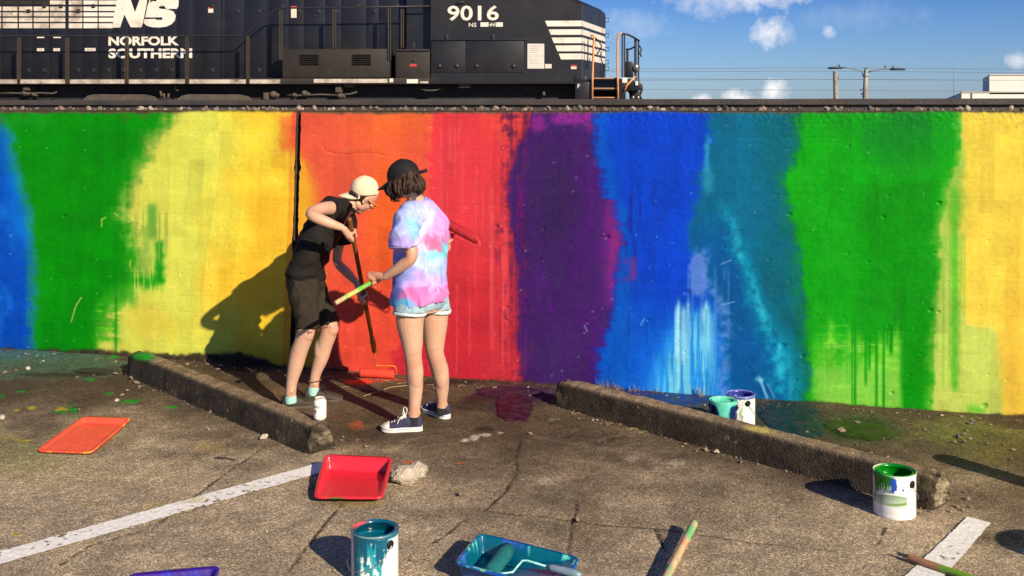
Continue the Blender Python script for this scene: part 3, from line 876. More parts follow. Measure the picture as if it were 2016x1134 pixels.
# ------------------------------------------------------------------ stones
def stone_mesh(seed, n=13, sq=(1, .8, .6)):
    rs = np.random.RandomState(seed)
    bm = bmesh.new()
    for _ in range(n):
        d = rs.normal(size=3); d /= np.linalg.norm(d)
        r = .75 + .3*rs.rand()
        bm.verts.new((d[0]*r*sq[0], d[1]*r*sq[1], d[2]*r*sq[2]))
    res = bmesh.ops.convex_hull(bm, input=bm.verts[:])
    for v in [v for v in bm.verts if not v.link_faces]: bm.verts.remove(v)
    bmesh.ops.bevel(bm, geom=bm.edges[:], offset=.07, segments=1, affect='EDGES')
    me = bpy.data.meshes.new('stone'); bm.to_mesh(me); bm.free()
    return me
STONES = [stone_mesh(300+i) for i in range(9)]
smats = [M('stone_tan', (.34, .25, .17), .9, var=.35, scale=30, bump=.6, bscale=60, dirt=(.2, .15, .1)),
         M('stone_grey', (.26, .21, .165), .9, var=.35, scale=30, bump=.6, bscale=60, dirt=(.11, .09, .07)),
         M('stone_pale', (.55, .47, .37), .9, var=.25, scale=30, bump=.5, bscale=60),
         M('stone_rust', (.36, .22, .14), .9, var=.3, scale=30, bump=.6, bscale=60)]
STONE_BY = {}
for i, me in enumerate(STONES):
    for j, m in enumerate(smats):
        c2 = me.copy(); c2.materials.append(m); STONE_BY[(i, j)] = c2

def build_ballast():
    """crushed stone heaped along the rail behind the wall: nobody could count it"""
    rs = np.random.RandomState(5)
    cols = np.array([(.20, .15, .11), (.15, .115, .088), (.27, .21, .16), (.20, .125, .095), (.10, .085, .068), (.33, .27, .21), (.14, .14, .11)])
    protos = []
    for me in STONES:
        protos.append((verts_np(me), [tuple(p.vertices) for p in me.polygons]))
    V, Fc, Cc = [], [], []; base = 0
    for k in range(1500):
        x = rs.uniform(-5.2, 4.4)
        front = k < 330
        off = rs.uniform(.06, .26) if front else rs.uniform(.2, 2.4)
        s = rs.choice([.012, .018, .024, .031, .038], p=[.2, .3, .28, .16, .06])*(1 if front else 1.2)
        pv, pf = protos[rs.randint(len(protos))]
        a = rs.normal(size=(3, 3)); qm, _ = np.linalg.qr(a)
        z = (WTOP + s*.30) if front else 1.815 + rs.uniform(-.02, .02)
        c0 = np.array([x - WN.x*off, WA + WB*x - WN.y*off, z])
        V.append(pv@qm.T*s + c0)
        Fc += [tuple(i+base for i in f) for f in pf]; base += len(pv)
        cc = cols[rs.randint(len(cols))]*rs.uniform(.7, 1.15)
        Cc.append(np.tile(cc, (len(pv), 1)))
    me = bpy.data.meshes.new('ballast')
    me.from_pydata(np.concatenate(V).tolist(), [], Fc)
    set_paint(me, np.concatenate(Cc))
    o = link_mesh('ballast', me, MP('ballast_stone', rough=.9, bump=.6, bscale=70, spec=.25, var=.2))
    tag(o, kind='stuff')
build_ballast()

# raised railway land behind the wall, falling away to the yard and on to the horizon
def build_yard():
    prof = [(.29, 1.70), (.5, 1.80), (2.3, 1.80), (2.9, 1.66), (5.0, .62), (9, .50), (60, .45), (400, .3), (7000, .0)]
    along = [-6000, -800, -120, -40, -20] + list(np.linspace(-12, 12, 60)) + [20, 40, 120, 800, 6000]
    X = np.zeros((len(prof), len(along))); Y = X.copy(); Z = X.copy()
    for i, (o, z) in enumerate(prof):
        for k, a in enumerate(along):
            p = Vector((0, WA, 0)) + WD*a - WN*o
            X[i, k], Y[i, k] = p.x, p.y
            Z[i, k] = z + (.02*(random.random()-.5) if o < 60 else 0)
    me = grid_mesh('terrain', X, Y, Z)
    o = link_mesh('terrain', me, M('yard_gravel', (.17, .14, .11), .95, var=.4, scale=3, bump=.8, bscale=18, dirt=(.10, .085, .06)))
    tag(o, kind='structure')
build_yard()

def rail_profile():
    h = .185
    pts = [(-.07, 0), (.07, 0), (.07, .012), (.012, .030), (.010, .135), (.035, .146), (.036, .176), (.028, .185), (-.028, .185), (-.036, .176), (-.035, .146), (-.010, .135), (-.012, .030), (-.07, .012)]
    return pts, h
def build_near_rail():
    root = empty('railway_track', (0, WA+.6, 1.72), 0, 'rusty steel railway track running along the top of the painted wall', 'railway track')
    pts, h = rail_profile()
    m = M('rail_steel', (.062, .054, .050), .62, metal=.2, var=.35, scale=5, bump=.25, bscale=60, dirt=(.085, .058, .040), dirt_amt=.35, dirt_scale=6)
    for off, name in ((.56, 'rail'), (2.0, 'rail')):
        mb = MB()
        secs = []
        z0 = 1.7185
        for a in list(np.linspace(-40, 40, 41)):
            base = Vector((0, WA, z0)) + WD*a - WN*off
            base.z += .0016*a*.0
            secs.append([base - WN*p[0] + Vector((0, 0, p[1])) for p in pts])
        mb.loft(secs, True)
        mb.build(name, m, root, world=True)
    # wooden sleepers in the ballast, and the raised mill marking on the web of the near rail
    sl = MB(); 
    me0 = None
    for a in np.arange(-9, 9, .56):
        b = Vector((0, WA, 1.70)) + WD*a - WN*1.28
        Mx = Matrix(((WD.x, -WN.x, 0, b.x), (WD.y, -WN.y, 0, b.y), (0, 0, 1, b.z), (0, 0, 0, 1)))
        if me0 is None:
            s_ = MB(); s_.box((-.11, -1.05, -.12), (.11, 1.2, .014)); me0 = s_.mesh('sleeper')
            me0.materials.append(M('sleeper_wood', (.07, .055, .042), .9, var=.4, scale=6, bump=.5))
        o = link_mesh('sleeper', me0); world_child(o, root); o.matrix_world = Mx
        o.matrix_parent_inverse = Matrix.Identity(4); o.matrix_basis = Matrix.Translation(-Vector(root.location)) @ Mx
    mt = M('rail_mark', (.42, .34, .28), .7, metal=.2)  # pale colour stands in for light caught by the raised letters
    for px0, body in ((206, 'SDI   H 20    150279'), (372, '-68   1 GRT'), (1172, 'S D I    H 20   150279 - 68   1GRT')):
        me = text_mesh(body, .030, bold=.0004, extrude=.0012, spacing=1.35 if px0 != 372 else 1.2)
        Yp = WA + .52
        x0 = (px0-1008)/F*Yp/(1 - WB*(px0-1008)/F)
        b = Vector((0, WA, 0)); 
        base = Vector((x0, WA + WB*x0, 1.7185+.062)) - WN*(.56-.0125)
        Mx = Matrix(((WD.x, 0, WN.x, base.x), (WD.y, 0, WN.y, base.y), (0, 1, 0, base.z), (0, 0, 0, 1)))
        me.transform(Matrix.Translation(-Vector(root.location)) @ Mx)
        o = link_mesh('mill_mark', me, mt); o.parent = root; o['kind'] = 'stuff'
    # rail joint bar seen as a dark plate
    mb = MB(); 
    b = Vector((0, WA, 1.7185)) + WD*(-3.02) - WN*(.548)
    mb.bbox((-.03, -.012, .03), (.03, .006, .18), .004, Matrix(((WD.x, -WN.x, 0, b.x), (WD.y, -WN.y, 0, b.y), (0, 0, 1, b.z), (0, 0, 0, 1))))
    mb.build('rail_clip', M('clip_iron', (.03, .025, .022), .7, metal=.3), root, world=True)
build_near_rail()

# ------------------------------------------------------------------ the locomotive
TA = R(4.0)
TX, TY = (600-1008)/F*26.5, 26.5                 # a point of the side plane
E1 = Vector((math.cos(TA), -math.sin(TA), 0)); E2 = Vector((math.sin(TA), math.cos(TA), 0))
RAILZ = .72
def tu(px, py, w=0.0):
    """(u, v) on the locomotive plane at depth w behind its near side, seen at a photograph pixel"""
    d = Vector(((px-1008)/F, 1, (HY-py)/F))
    o = Vector((0, 0, EYE)) - Vector((TX, TY, RAILZ))
    t = (w - o.dot(E2))/d.dot(E2)
    p = o + d*t
    return p.dot(E1), p.z
LOCO = empty('locomotive', (TX, TY, RAILZ), -TA, 'black diesel freight locomotive with white nose stripes standing beyond the painted wall', 'locomotive')
black = M('loco_black', (.009, .009, .013), .36, var=.35, scale=1.4, bump=.05, bscale=3, spec=.5, dirt=(.020, .017, .015), dirt_amt=.35, dirt_scale=1.2)
blackb = M('loco_black_cab', (.011, .010, .012), .42, var=.3, scale=1.6, bump=.04, bscale=3, dirt=(.024, .020, .016), dirt_amt=.35, dirt_scale=1.5)
grime = M('loco_grime', (.018, .0130, .0082), .62, var=.35, scale=2.2, bump=.08, bscale=6, dirt=(.030, .022, .013), dirt_amt=.4, dirt_scale=1.7)
white = M('loco_white', (.70, .64, .54), .5, var=.08, scale=4, dirt=(.34, .27, .19), dirt_amt=.22, dirt_scale=2.6)
whited = M('loco_white_dirty', (.62, .54, .43), .55, var=.2, scale=2, dirt=(.16, .12, .08), dirt_amt=.45, dirt_scale=2.2)
sill_w = M('sill_white', (.50, .44, .36), .6, var=.2, scale=3, dirt=(.10, .075, .05), dirt_amt=.5, dirt_scale=2.4)
post_m = M('handrail_grime', (.046, .034, .022), .6, var=.3, scale=6)
rail_m = M('handrail_black', (.02, .018, .018), .5)
orange_m = M('handrail_orange', (.62, .27, .09), .5, var=.2, scale=8)
under = M('underframe', (.018, .015, .013), .8, var=.5, scale=5, bump=.3, bscale=20)
truckm = M('truck_taupe', (.075, .060, .044), .8, var=.35, scale=6, bump=.4, bscale=22)
W0 = .62                                           # long hood stands back from the walkway edge

def pbox(name, mat, x0, y0, x1, y1, w0, w1, bev=.012, parent=None, wr=None):
    """box whose near face fills a pixel rectangle of the plane at depth w0"""
    ua, va = tu(x0, y1, w0 if wr is None else wr); ub, vb = tu(x1, y0, w0 if wr is None else wr)
    mb = MB(); mb.bbox((ua, w0, va), (ub, w1, vb), bev) if bev else mb.box((ua, w0, va), (ub, w1, vb))
    return mb.build(name, mat, parent or LOCO, angle=40)
def plate(name, mat, pts, w, thick=.004, parent=None):
    q = [tu(x, y, w) for x, y in pts]
    mb = MB(); mb.prism(q, w - thick, w + .002, axis=1)
    return mb.build(name, mat, parent or LOCO)
def lettering(name, mat, body, x0, ybase, ytop, w, width=None, bold=.012, shear=0.0, spacing=1.0, parent=None, bolds=None):
    u0, v0 = tu(x0, ybase, w); u1, v1 = tu(x0, ytop, w)
    me = text_mesh(body, 1.0, bold=bold, extrude=.0, shear=shear, spacing=spacing)
    c = verts_np(me); lo, hi = c.min(0), c.max(0)
    sy = (v1-v0)/(hi[1]-lo[1])
    sx = sy if width is None else (tu(x0+width, ybase, w)[0]-u0)/(hi[0]-lo[0])
    me.transform(Matrix(((sx, 0, 0, u0-lo[0]*sx), (0, 0, 0, w-.004), (0, sy, 0, v0-lo[1]*sy), (0, 0, 0, 1))))
    o = link_mesh(name, me, mat); o.parent = parent or LOCO
    return o
uL = tu(-700, 100)[0]                               # goes on well past the frame
xL = -700
# long hood with its doors
HTOP = 4.35
def hood():
    u0 = uL; u1, _ = tu(800, 100, W0); v0 = tu(400, 157, W0)[1]
    mb = MB(); mb.bbox((u0, W0+.012, v0), (u1, W0+1.75, HTOP), .12)
    h = mb.build('long_hood', black, LOCO, angle=40)
    seams = [-640, -580, -520, -460, -400, -340, -280, -220, -160, -100, -60, -28, 4, 36, 65, 97, 130, 134, 163, 193, 222, 252, 286, 317, 348, 378, 383, 434, 442, 480, 523, 529, 568, 598, 640, 671, 720, 745, 798]
    vt = HTOP - .16; vb = v0 + .03
    for a, b in zip(seams[:-1], seams[1:]):
        ua = tu(a, 100, W0)[0]; ub = tu(b, 100, W0)[0]
        if ub - ua < .09: continue
        mb = MB(); mb.bbox((ua+.012, W0, vb), (ub-.012, W0+.03, vt), .008)
        d = mb.build('hood_door', black, LOCO, angle=40)
        if ub - ua > .3 and a > -100:
            for y in ((138,) if 190 < a < 350 or a < 10 else ((12, 138) if int(a) % 2 else (22, 138))):
                uc, vc = tu((a+b)/2 + (b-a)*.2, y, W0)
                m2 = MB(); m2.bbox((uc-.05, W0-.022, vc-.05), (uc+.05, W0+.004, vc+.05), .02)
                m2.bbox((uc-.015, W0-.04, vc-.04), (uc+.015, W0-.01, vc+.01), .006)
                m2.build('latch', rail_m, d)
    # the deeper radiator end of the hood
    m3 = MB(); m3.prism([(uL+.2, HTOP-.5), (uL+6, HTOP-.5), (uL+6.4, HTOP+.1), (uL-.2, HTOP+.1)], W0-.35, W0+2.1)
    m3.build('radiator', black, LOCO)
hood()
# white mane bands painted on the doors, split by the thin black lines and the door seams
WD_ = W0 - .004
for (ya, yb, xe) in ((1, 9, 236), (13, 21.5, 231), (24.5, 32, 228), (35, 43, 225), (46, 55.5, 222)):
    for xa, xb in ((-340, -282), (-278, -222), (-218, -162), (-158, -102), (-98, -62), (-58, -30), (-26, 2.5), (5.5, 34.5), (37.5, 63.5), (66.5, 96), (98.5, 128.5), (135.5, 162), (164.5, 192), (194.5, xe)):
        if ya == 1 and xb < 128 and xa > -30: m_ = grime
        else: m_ = whited if xb < 165 else white
        plate('mane_band', m_, [(xa, ya), (xb, ya), (xb, yb), (xa, yb)], W0)
# the big slanted initials
s = 1/5.305
def cp(pts): return [(x*s, y*s) for x, y in pts]
plate('letter', white, cp([(1180, 288), (1255, 288), (1300, 150), (1365, 285), (1478, 285), (1492, 240), (1530, 60), (1545, -60), (1480, -60), (1410, 130), (1345, -60), (1240, -60), (1222, 20), (1186, 180)]), W0, .006)
arc = [(1516, 188), (1540, 70), (1565, -10), (1600, -60), (1760, -70), (1840, -40), (1866, 10), (1864, 62), (1848, 92), (1730, 92), (1728, 72), (1705, 62), (1672, 64), (1656, 78), (1668, 90), (1760, 100), (1812, 120), (1836, 165), (1826, 215), (1790, 255), (1730, 280), (1660, 287), (1590, 284), (1535, 270), (1500, 240), (1510, 200), (1620, 198), (1632, 208), (1690, 208), (1702, 192), (1690, 180), (1620, 182), (1520, 182)]
plate('letter', white, cp(arc), W0, .006)
plate('letter', black, cp([(1558, 26), (1580, -10), (1640, -16), (1632, 16), (1600, 10)]), W0-.004, .004)
lettering('lettering', white, 'NORFOLK', 213.5, 90, 71.5, W0, width=139, bold=.040)
lettering('lettering', white, 'SOUTHERN', 213.5, 115, 95.5, W0, width=165, bold=.040)
# little stencils and warning stickers on the doors
for (x0, y0, x1, y1, kind) in ((73, 71.5, 87, 75, 'w'), (105, 71.5, 120, 75, 'w'), (73, 95, 87, 101, 'w'), (105, 95, 118, 101, 'w'), (167, 94.5, 188, 101, 'w'),
                               (410, 14, 420, 25, 's'), (573, 12, 584, 35, 's')):
    o = plate('door_label', M('label_cream', (.62, .56, .45), .5), [(x0, y1), (x1, y1), (x1, y0), (x0, y0)], W0)
    if kind == 's': plate('label_band', M('label_red', (.45, .05, .03), .5), [(x0, y0+3), (x1, y0+3), (x1, y0), (x0, y0)], W0-.004, parent=o)
    else:
        plate('label_text', M('label_ink', (.06, .05, .04), .6), [(x0+3, y1-2.6), (x1-4, y1-2.6), (x1-4, y1-3.4), (x0+3, y1-3.4)], W0-.003, parent=o, thick=.002)
# walkway, sill and its white stripe
ua, va = tu(-690, 157); 
mb = MB(); uE = tu(1150, 157)[0]; vT = tu(550, 154)[1]; vB = tu(550, 166)[1]
mb.bbox((uL, .02, vB), (uE, 3.0, vT), .02); mb.build('walkway', grime, LOCO, angle=40)
for xa, xb, ya, yb, mm in ((-600, -310, 156.5, 164.5, sill_w), (-306, 34, 156.5, 164.5, sill_w), (40, 128, 156.5, 164.5, sill_w), (138, 246, 156.5, 164.5, sill_w), (254, 365, 156.5, 164.5, sill_w), (373, 484, 156.5, 164.5, sill_w),
                           (492, 552, 156.5, 164.5, sill_w), (618, 763, 155.5, 163, sill_w), (767, 774, 154.5, 162, white), (801, 823, 156, 164, white), (827, 843, 160, 164, sill_w), (850, 891, 154, 162.5, white),
                           (895, 929, 151, 160, white), (934, 1029, 153, 161.5, white), (1032, 1040, 152, 161, white), (1044, 1128, 152, 160, white)):
    plate('sill_stripe', mm, [(xa, yb), (xb, yb), (xb, ya), (xa, ya)], .018, .01)
# handrail along the walkway, stepping up past the cabinets
def ptube(name, mat, pts, r, w=.03, parent=None, seg=8):
    mb = MB(); q = []
    for p in pts:
        ww = p[2] if len(p) > 2 else w
        u, v = tu(p[0], p[1], ww); q.append((u, ww, v))
    mb.tube(q, r, seg); return mb.build(name, mat, parent or LOCO, smooth=True)
ptube('handrail', rail_m, [(-600, 71), (-300, 71), (0, 71), (250, 70.5), (470, 70), (484, 67), (492, 59), (536, 24), (544, 18), (556, 16), (700, 14.5), (846, 12)], .021)
for x, y0, y1 in ((-560, 72, 164), (-430, 72, 164), (-310, 72, 164), (-200, 72, 164), (-80, 72, 164), (37, 74, 164), (132, 74, 164), (249, 73, 164), (368, 72, 164), (488, 70, 164), (553, 20, 118), (658, 18, 96), (766.5, 16, 118), (792, 18, 94)):
    ua, va = tu(x-2.8, y1); ub, vb = tu(x+2.8, y0)
    mb = MB(); mb.box((ua, -.015, va), (ua+.018, .05, vb)); mb.box((ub-.018, -.015, va), (ub, .05, vb)); mb.box((ua+.018, .02, va), (ub-.018, .045, vb))
    mb.build('handrail_post', post_m, LOCO)
# equipment cabinets at walkway level
def cabinet(x0, y0, x1, y1, mat, vents=(), bolts=True, name='cabinet'):
    o = pbox(name, mat, x0, y0, x1, y1, .02, .6, .012)
    for (a, b, c_, d) in vents:
        n = 5
        for k in range(n):
            y = b + (d-b)*(k+.5)/n
            u0, v0 = tu(a, y+1.2, .02); u1, v1 = tu(c_, y-1.2, .02)
            mb = MB(); mb.add([(u0, .019, v1), (u1, .019, v1), (u1, -.03, v0+.006), (u0, -.03, v0+.006), (u0, .019, v0), (u1, .019, v0)], [(0, 3, 2, 1), (3, 4, 5, 2), (0, 4, 3), (1, 2, 5)])
            mb.build('louvre', mat, o)
    if bolts:
        mb = MB()
        for k in range(7):
            x = x0 + 4 + (x1-x0-8)*k/6
            for y in (y0+3, y1-3):
                u, v = tu(x, y, .02); mb.ball((u, .016, v), (.012, .01, .012), seg=6, ring=4)
        mb.build('bolt_row', mat, o)
    return o
cabinet(556, 96, 767, 153, grime, vents=((591, 106, 628, 128), (694, 106, 731, 128)))
cabinet(779, 97, 846, 154, grime, bolts=False)
pbox('cabinet_lip', grime, 780, 96.5, 845, 100.5, -.02, .3, .006)
pbox('cabinet_handle', rail_m, 812, 84, 817, 98, -.03, .0, .004)
plate('warning_label', M('label_red', (.45, .05, .03), .5), [(807, 131), (820, 131), (820, 126), (807, 126)], .018)
u, v = tu(814, 119, .02); mb = MB(); mb.ball((u, .01, v), (.035, .02, .035)); mb.build('latch', rail_m, LOCO, smooth=True)
# dark stairwell and rear cab wall beside the cab
pbox('cab_rear_wall', black, 800, -60, 850, 97, .30, .5, 0)
# cab and wide nose: one shell, with the nose drawn in towards the front
def cab():
    u0 = tu(848, 100)[0]; uc = tu(1146, 100)[0]; ub = tu(1040, 100)[0]
    v0 = tu(1000, 163)[1]; vroof = HTOP + .12
    vn = tu(1146, 5)[1]; vb1 = tu(1040, -26)[1]
    plan = [(0, 0), (.60, 1.55), (.60, 1.75), (.04, 3.02)]
    mb = MB()
    # cab box
    mb.box((u0, .0, v0), (ub, 3.02, vroof))
    c1 = mb.build('cab', blackb, LOCO)
    mn = MB()
    prof = [(ub, v0), (uc, v0)]
    # nose solid: bottom ring and shoulder ring
    def ring(u_extra, w_in, v, k):
        return [(ub, w_in, v), (uc+u_extra, w_in, v), (uc+u_extra+.62*k, 2.90, v-.0), (uc+u_extra+.60*k, 2.96, v), (uc+u_extra, 3.02-w_in, v), (ub, 3.02-w_in, v)]
    rings = [ring(0, .0, v0, 1), ring(0, .0, vn-.05, 1), ring(-.05, .05, vn+.02, 1), ring(-.14, .16, vn+.10, .98), ring(-.34, .42, vn+.15, .95)]
    # roof of the nose climbs towards the windscreen
    for r in rings[1:]:
        for i in (0, 5): r[i] = (r[i][0], r[i][1], r[i][2] + (vb1-vn))
    mn.loft(rings, True)
    n = mn.build('nose', blackb, LOCO, angle=30)
    # seam down the corner of the nose
    mc = MB(); mc.tube([(uc-.004, -.0, v0+.1), (uc-.004, -.0, vn-.03)], .008, 6); mc.build('corner_weld', M('weld_grey', (.07, .065, .06), .6), n)
    # five white stripes round side and front
    for (xa, ya, yb) in ((1073, 41, 52), (1080, 58, 68.5), (1086, 74, 85), (1093, 89.5, 101), (1100, 105.5, 117)):
        sl = 4.6
        mk = MB()
        u_a, v_t = tu(xa, ya, 0); u_b, v_b = tu(xa+sl, yb, 0)
        t = .005
        # side plate
        mk.prism([(u_a, v_t), (uc, v_t), (uc, v_b), (u_b, v_b)], -t, .002)
        mk.build('nose_stripe', white, n)
        # plate on the front face, with its own thickness along the face normal
        mf = MB()
        dirv = Vector((.62, 2.90, 0)).normalized(); nv = Vector((dirv.y, -dirv.x, 0))
        q = []
        L_ = Vector((.62, 2.90, 0)).length
        for off in (-.002, t):
            for (l, vv) in ((.0, v_t), (L_*.985, v_t), (L_*.985, v_b), (.0, v_b)):
                p = Vector((uc, 0, vv)) + dirv*l + nv*off; q.append(p)
        mf.add(q, [(0, 1, 2, 3), (7, 6, 5, 4), (0, 4, 5, 1), (1, 5, 6, 2), (2, 6, 7, 3), (3, 7, 4, 0)])
        mf.build('nose_stripe', white, n)
    # nose door, headlight and grab irons on the front
    def front(l, v, off=0.0):
        dirv = Vector((.62, 2.90, 0)).normalized(); nv = Vector((dirv.y, -dirv.x, 0))
        return Vector((uc, 0, v)) + dirv*l + nv*off
    vv = lambda y: tu(1150, y)[1]
    for y in (20, 54, 84, 112, 126):
        p0, p1 = front(2.86, vv(y-3), .0), front(2.86, vv(y+5), .0)
        o1, o2 = front(2.92, vv(y-3), .10), front(2.92, vv(y+5), .10)
        m5 = MB(); m5.tube([p0, o1, o2, p1], .012, 6); m5.build('grab_iron', rail_m, n, smooth=True)
    m6 = MB(); m6.tube([front(.65, vv(70), .01), front(.56, vv(96), .03), front(.5, vv(134), .03)], .014, 6); m6.build('hose', rail_m, n, smooth=True)
    m6 = MB(); m6.tube([front(2.3, vv(92), .01), front(2.1, vv(108), .05), front(2.45, vv(122), .05), front(2.4, vv(150), .03)], .016, 6); m6.build('hose', rail_m, n, smooth=True)
    m6 = MB(); m6.tube([front(1.55, vv(66), .01), front(1.48, vv(80), .16), front(1.65, vv(84), .16), front(1.75, vv(100), .02)], .016, 6); m6.build('mu_cable', rail_m, n, smooth=True)
    return uc, v0, n
UC, CV0, NOSE = cab()
lettering('number', white, '9016', 881, 41, 11, 0, width=101, bold=.018, spacing=1.0)
lettering('lettering', white, 'NS', 923, 53, 45, 0, width=15, bold=.01)
o = plate('class_label', white, [(946, 52.5), (990, 52.5), (990, 44), (946, 44)], 0)
plate('label_patch', M('label_ink', (.06, .05, .04), .6), [(962, 52.5), (976, 52.5), (976, 44), (962, 44)], -.004, parent=o)
lettering('lettering', white, '44', 963, 52, 45, -.008, width=12, bold=.005, shear=.3, parent=o)
# lower cab panels
for (x0, x1) in ((849, 916), (917.5, 1031)):
    d = pbox('cab_locker_door', blackb, x0, 80, x1, 143, -.016, .01, .008)
    for x in ((865, 899) if x0 < 900 else (938, 1011)):
        u, v = tu(x, 130, -.016)
        mb = MB(); mb.lathe([(.055, 0), (.055, .014), (.03, .02), (.018, .03), (.012, .034)], (0, 0, 0), seg=14)
        me = mb.mesh('knob', True); me.transform(Matrix.Translation((u, -.016, v)) @ Matrix.Rotation(R(90), 4, 'X'))
        k = link_mesh('knob', me, rail_m); k.parent = d
pbox('drip_rail', blackb, 848, 77, 1036, 79.5, -.05, .01, .006)
for x in (880, 971): pbox('hinge', rail_m, x-2.5, 68, x+2.5, 80, -.05, .005, .006)
pl = plate('data_sheet', M('sheet_white', (.60, .56, .49), .5, var=.12, scale=5), [(1038.5, 135), (1071.5, 135), (1071.5, 86), (1038.5, 86)], 0, .006)
plate('sheet_seam', M('label_ink2', (.3, .27, .22), .6), [(1039, 110.6), (1071, 110.6), (1071, 110), (1039, 110)], -.006, parent=pl, thick=.002)
for i, y in enumerate((91, 95, 99, 103, 116, 120, 124)):
    plate('sheet_print', M('label_ink2', (.3, .27, .22), .6), [(1042, y+.7), (1042+(16 if i % 2 else 22), y+.7), (1042+(16 if i % 2 else 22), y), (1042, y)], -.006, parent=pl, thick=.002)
plate('small_label', M('label_cream', (.62, .56, .45), .5), [(1073, 134.5), (1086, 134.5), (1086, 126), (1073, 126)], 0)
o = plate('small_label', M('label_cream', (.62, .56, .45), .5), [(1124, 136), (1135, 136), (1135, 128), (1124, 128)], 0)
plate('label_band', M('label_red', (.45, .05, .03), .5), [(1124, 131), (1135, 131), (1135, 128), (1124, 128)], -.004, parent=o)
ptube('cab_grab', rail_m, [(900, 4), (905, 6), (915, 3)], .02, -.06)
# underframe
u0, v0 = tu(-690, 200); uF = tu(1140, 170)[0]
mb = MB(); mb.box((uL, .55, .35), (uF, 2.5, vB-.02)); mb.build('underframe', under, LOCO)
pbox('pilot_side', black, 1132, 161, 1160, 199, .0, .3, .02)
lettering('lettering', white, 'F', 1137, 173.5, 165.5, -.003, width=5, bold=.01)
pbox('end_sill', black, 1128, 150, 1155, 162, -.01, .4, .03)
# trucks: side frames, wheels, brake cylinders
def hump(x0, x1, ytop, h=14):
    q = [(x0, ytop+h), (x0+12, ytop+3), (x0+26, ytop), (x1-26, ytop+.5), (x1-12, ytop+4), (x1, ytop+h), (x1, 214), (x0, 214)]
    q = [tu(x, y, .35) for x, y in q]
    mb = MB(); mb.prism(q, .35, .5); return mb.build('truck_frame', truckm, LOCO)
for a, b in ((-560, -415), (-400, -250), (160, 312), (345, 498), (700, 840), (860, 1000)): hump(a, b, 185.5 if a < 600 else 196)
def wheel_mesh():
    mb = MB()
    prof = [(.02, -.07), (.40, -.07), (.53, -.06), (.53, .05), (.56, .06), (.56, .08), (.02, .08)]
    mb.lathe(prof, (0, 0, 0), seg=28); me = mb.mesh('wheel', True); me.transform(Matrix.Rotation(R(90), 4, 'X')); return me
wm = wheel_mesh(); wm.materials.append(under)
for x in (-520, -440, -350, 190, 260, 330, 400, 460, 720, 860, 980):
    u, _ = tu(x, 200, .6)
    for w in (.75, 2.2):
        o = bpy.data.objects.new('wheel', wm); C.objects.link(o); o.parent = LOCO; o.location = (u, w, .53)
for (x0, y0, x1, y1) in ((45, 170, 57, 178), (518, 182, 527, 196), (660, 168, 672, 182), (676, 166, 696, 172), (903, 162, 925, 173), (1068, 180, 1073, 188)):
    pbox('brake_fitting', truckm, x0, y0, x1, y1, .15, .5, .02)
for (xc, yc, r) in ((50, 183, .09), (68, 186, .06), (538, 186, .10), (600, 184, .09), (670, 188, .09), (580, 187, .06)):
    u, v = tu(xc, yc, .3); mb = MB(); mb.ball((u, .3, v), (r, .12, r*.9), seg=12, ring=8); mb.ball((u+r, .3, v-.02), (r*.6, .1, r*.6), seg=10, ring=6)
    mb.build('brake_cylinder', truckm, LOCO, smooth=True)
for pts in ([(0, 184), (20, 183), (46, 184), (80, 183), (105, 184), (112, 181)], [(565, 187), (590, 188), (630, 186), (660, 187), (690, 185), (703, 181)], [(823, 174), (840, 178), (856, 178), (868, 174)], [(345, 166), (346, 176), (351, 179)]):
    ptube('brake_pipe', truckm, pts, .022, .25)
for pts in ([(316, 178), (318, 190)], [(322, 184), (324, 194)], [(332, 184), (331, 194)]):
    ptube('sand_pipe', truckm, pts, .03, .3)
# front steps with orange grab rails, and the front platform
for y, th in ((154, 4), (174, 4), (192, 4)):
    o = pbox('step', black, 1168, y-.0, 1217, y+th, .05, .9, .006)
    pbox('step_edge', M('step_edge', (.40, .22, .10), .6), 1168, y-1.2, 1217, y+1.2, .03, .06, .004, parent=o)
pbox('step_riser', under, 1166, 158, 1220, 200, .55, .8, .0)
pbox('step_side', black, 1160, 156, 1167, 199, .02, .8, .008)
pbox('step_side', black, 1218, 156, 1232, 199, .02, .8, .008)
ptube('grab_rail', orange_m, [(1166, 197), (1166.5, 150), (1168.5, 90), (1170, 72), (1168, 69), (1163, 71)], .026, -.04)
ptube('grab_rail', orange_m, [(1217, 197), (1216, 150), (1215.5, 100), (1217, 68), (1219, 66), (1224, 67)], .026, -.04)
ptube('grab_rail', orange_m, [(1230, 178), (1234, 168), (1251, 150)], .024, -.02)
mb = MB(); u1 = tu(1250, 160)[0]; vp = tu(1160, 153)[1]
mb.bbox((UC-.1, .3, vp-.28), (u1, 2.9, vp-.02), .03); mb.build('front_platform', black, LOCO)
for (x, ya, yb, w) in ((1225, 67, 152, .25), (1229.5, 67, 152, .25), (1234, 96, 152, .9), (1236, 97, 152, 1.4), (1252, 78, 160, .7), (1257, 80, 160, .9), (1250, 76, 150, 2.2)):
    pbox('front_post', rail_m, x-1.6, ya, x+1.6, yb, w, w+.05, 0)
ptube('front_rail', rail_m, [(1226, 67, .25), (1236, 68, .3), (1250, 75, .5), (1258, 80, .8)], .026)
ptube('front_rail', rail_m, [(1232, 97, .9), (1240, 97, .9), (1252, 91, .8)], .022)
pbox('ditch_light_box', black, 1230, 121, 1247, 152, .35, .7, .03)
u, v = tu(1252, 133, .4); mb = MB(); 
mb.ball((u, .4, v), (.10, .12, .13), seg=14, ring=10); mb.build('ditch_light', M('lamp_steel', (.35, .33, .3), .25, metal=.8), LOCO, smooth=True)
pbox('anticlimber', black, 1232, 160, 1262, 178, .2, 2.8, .04)
pbox('number_label', white, 1225, 153, 1235, 163, .0, .02, .003)
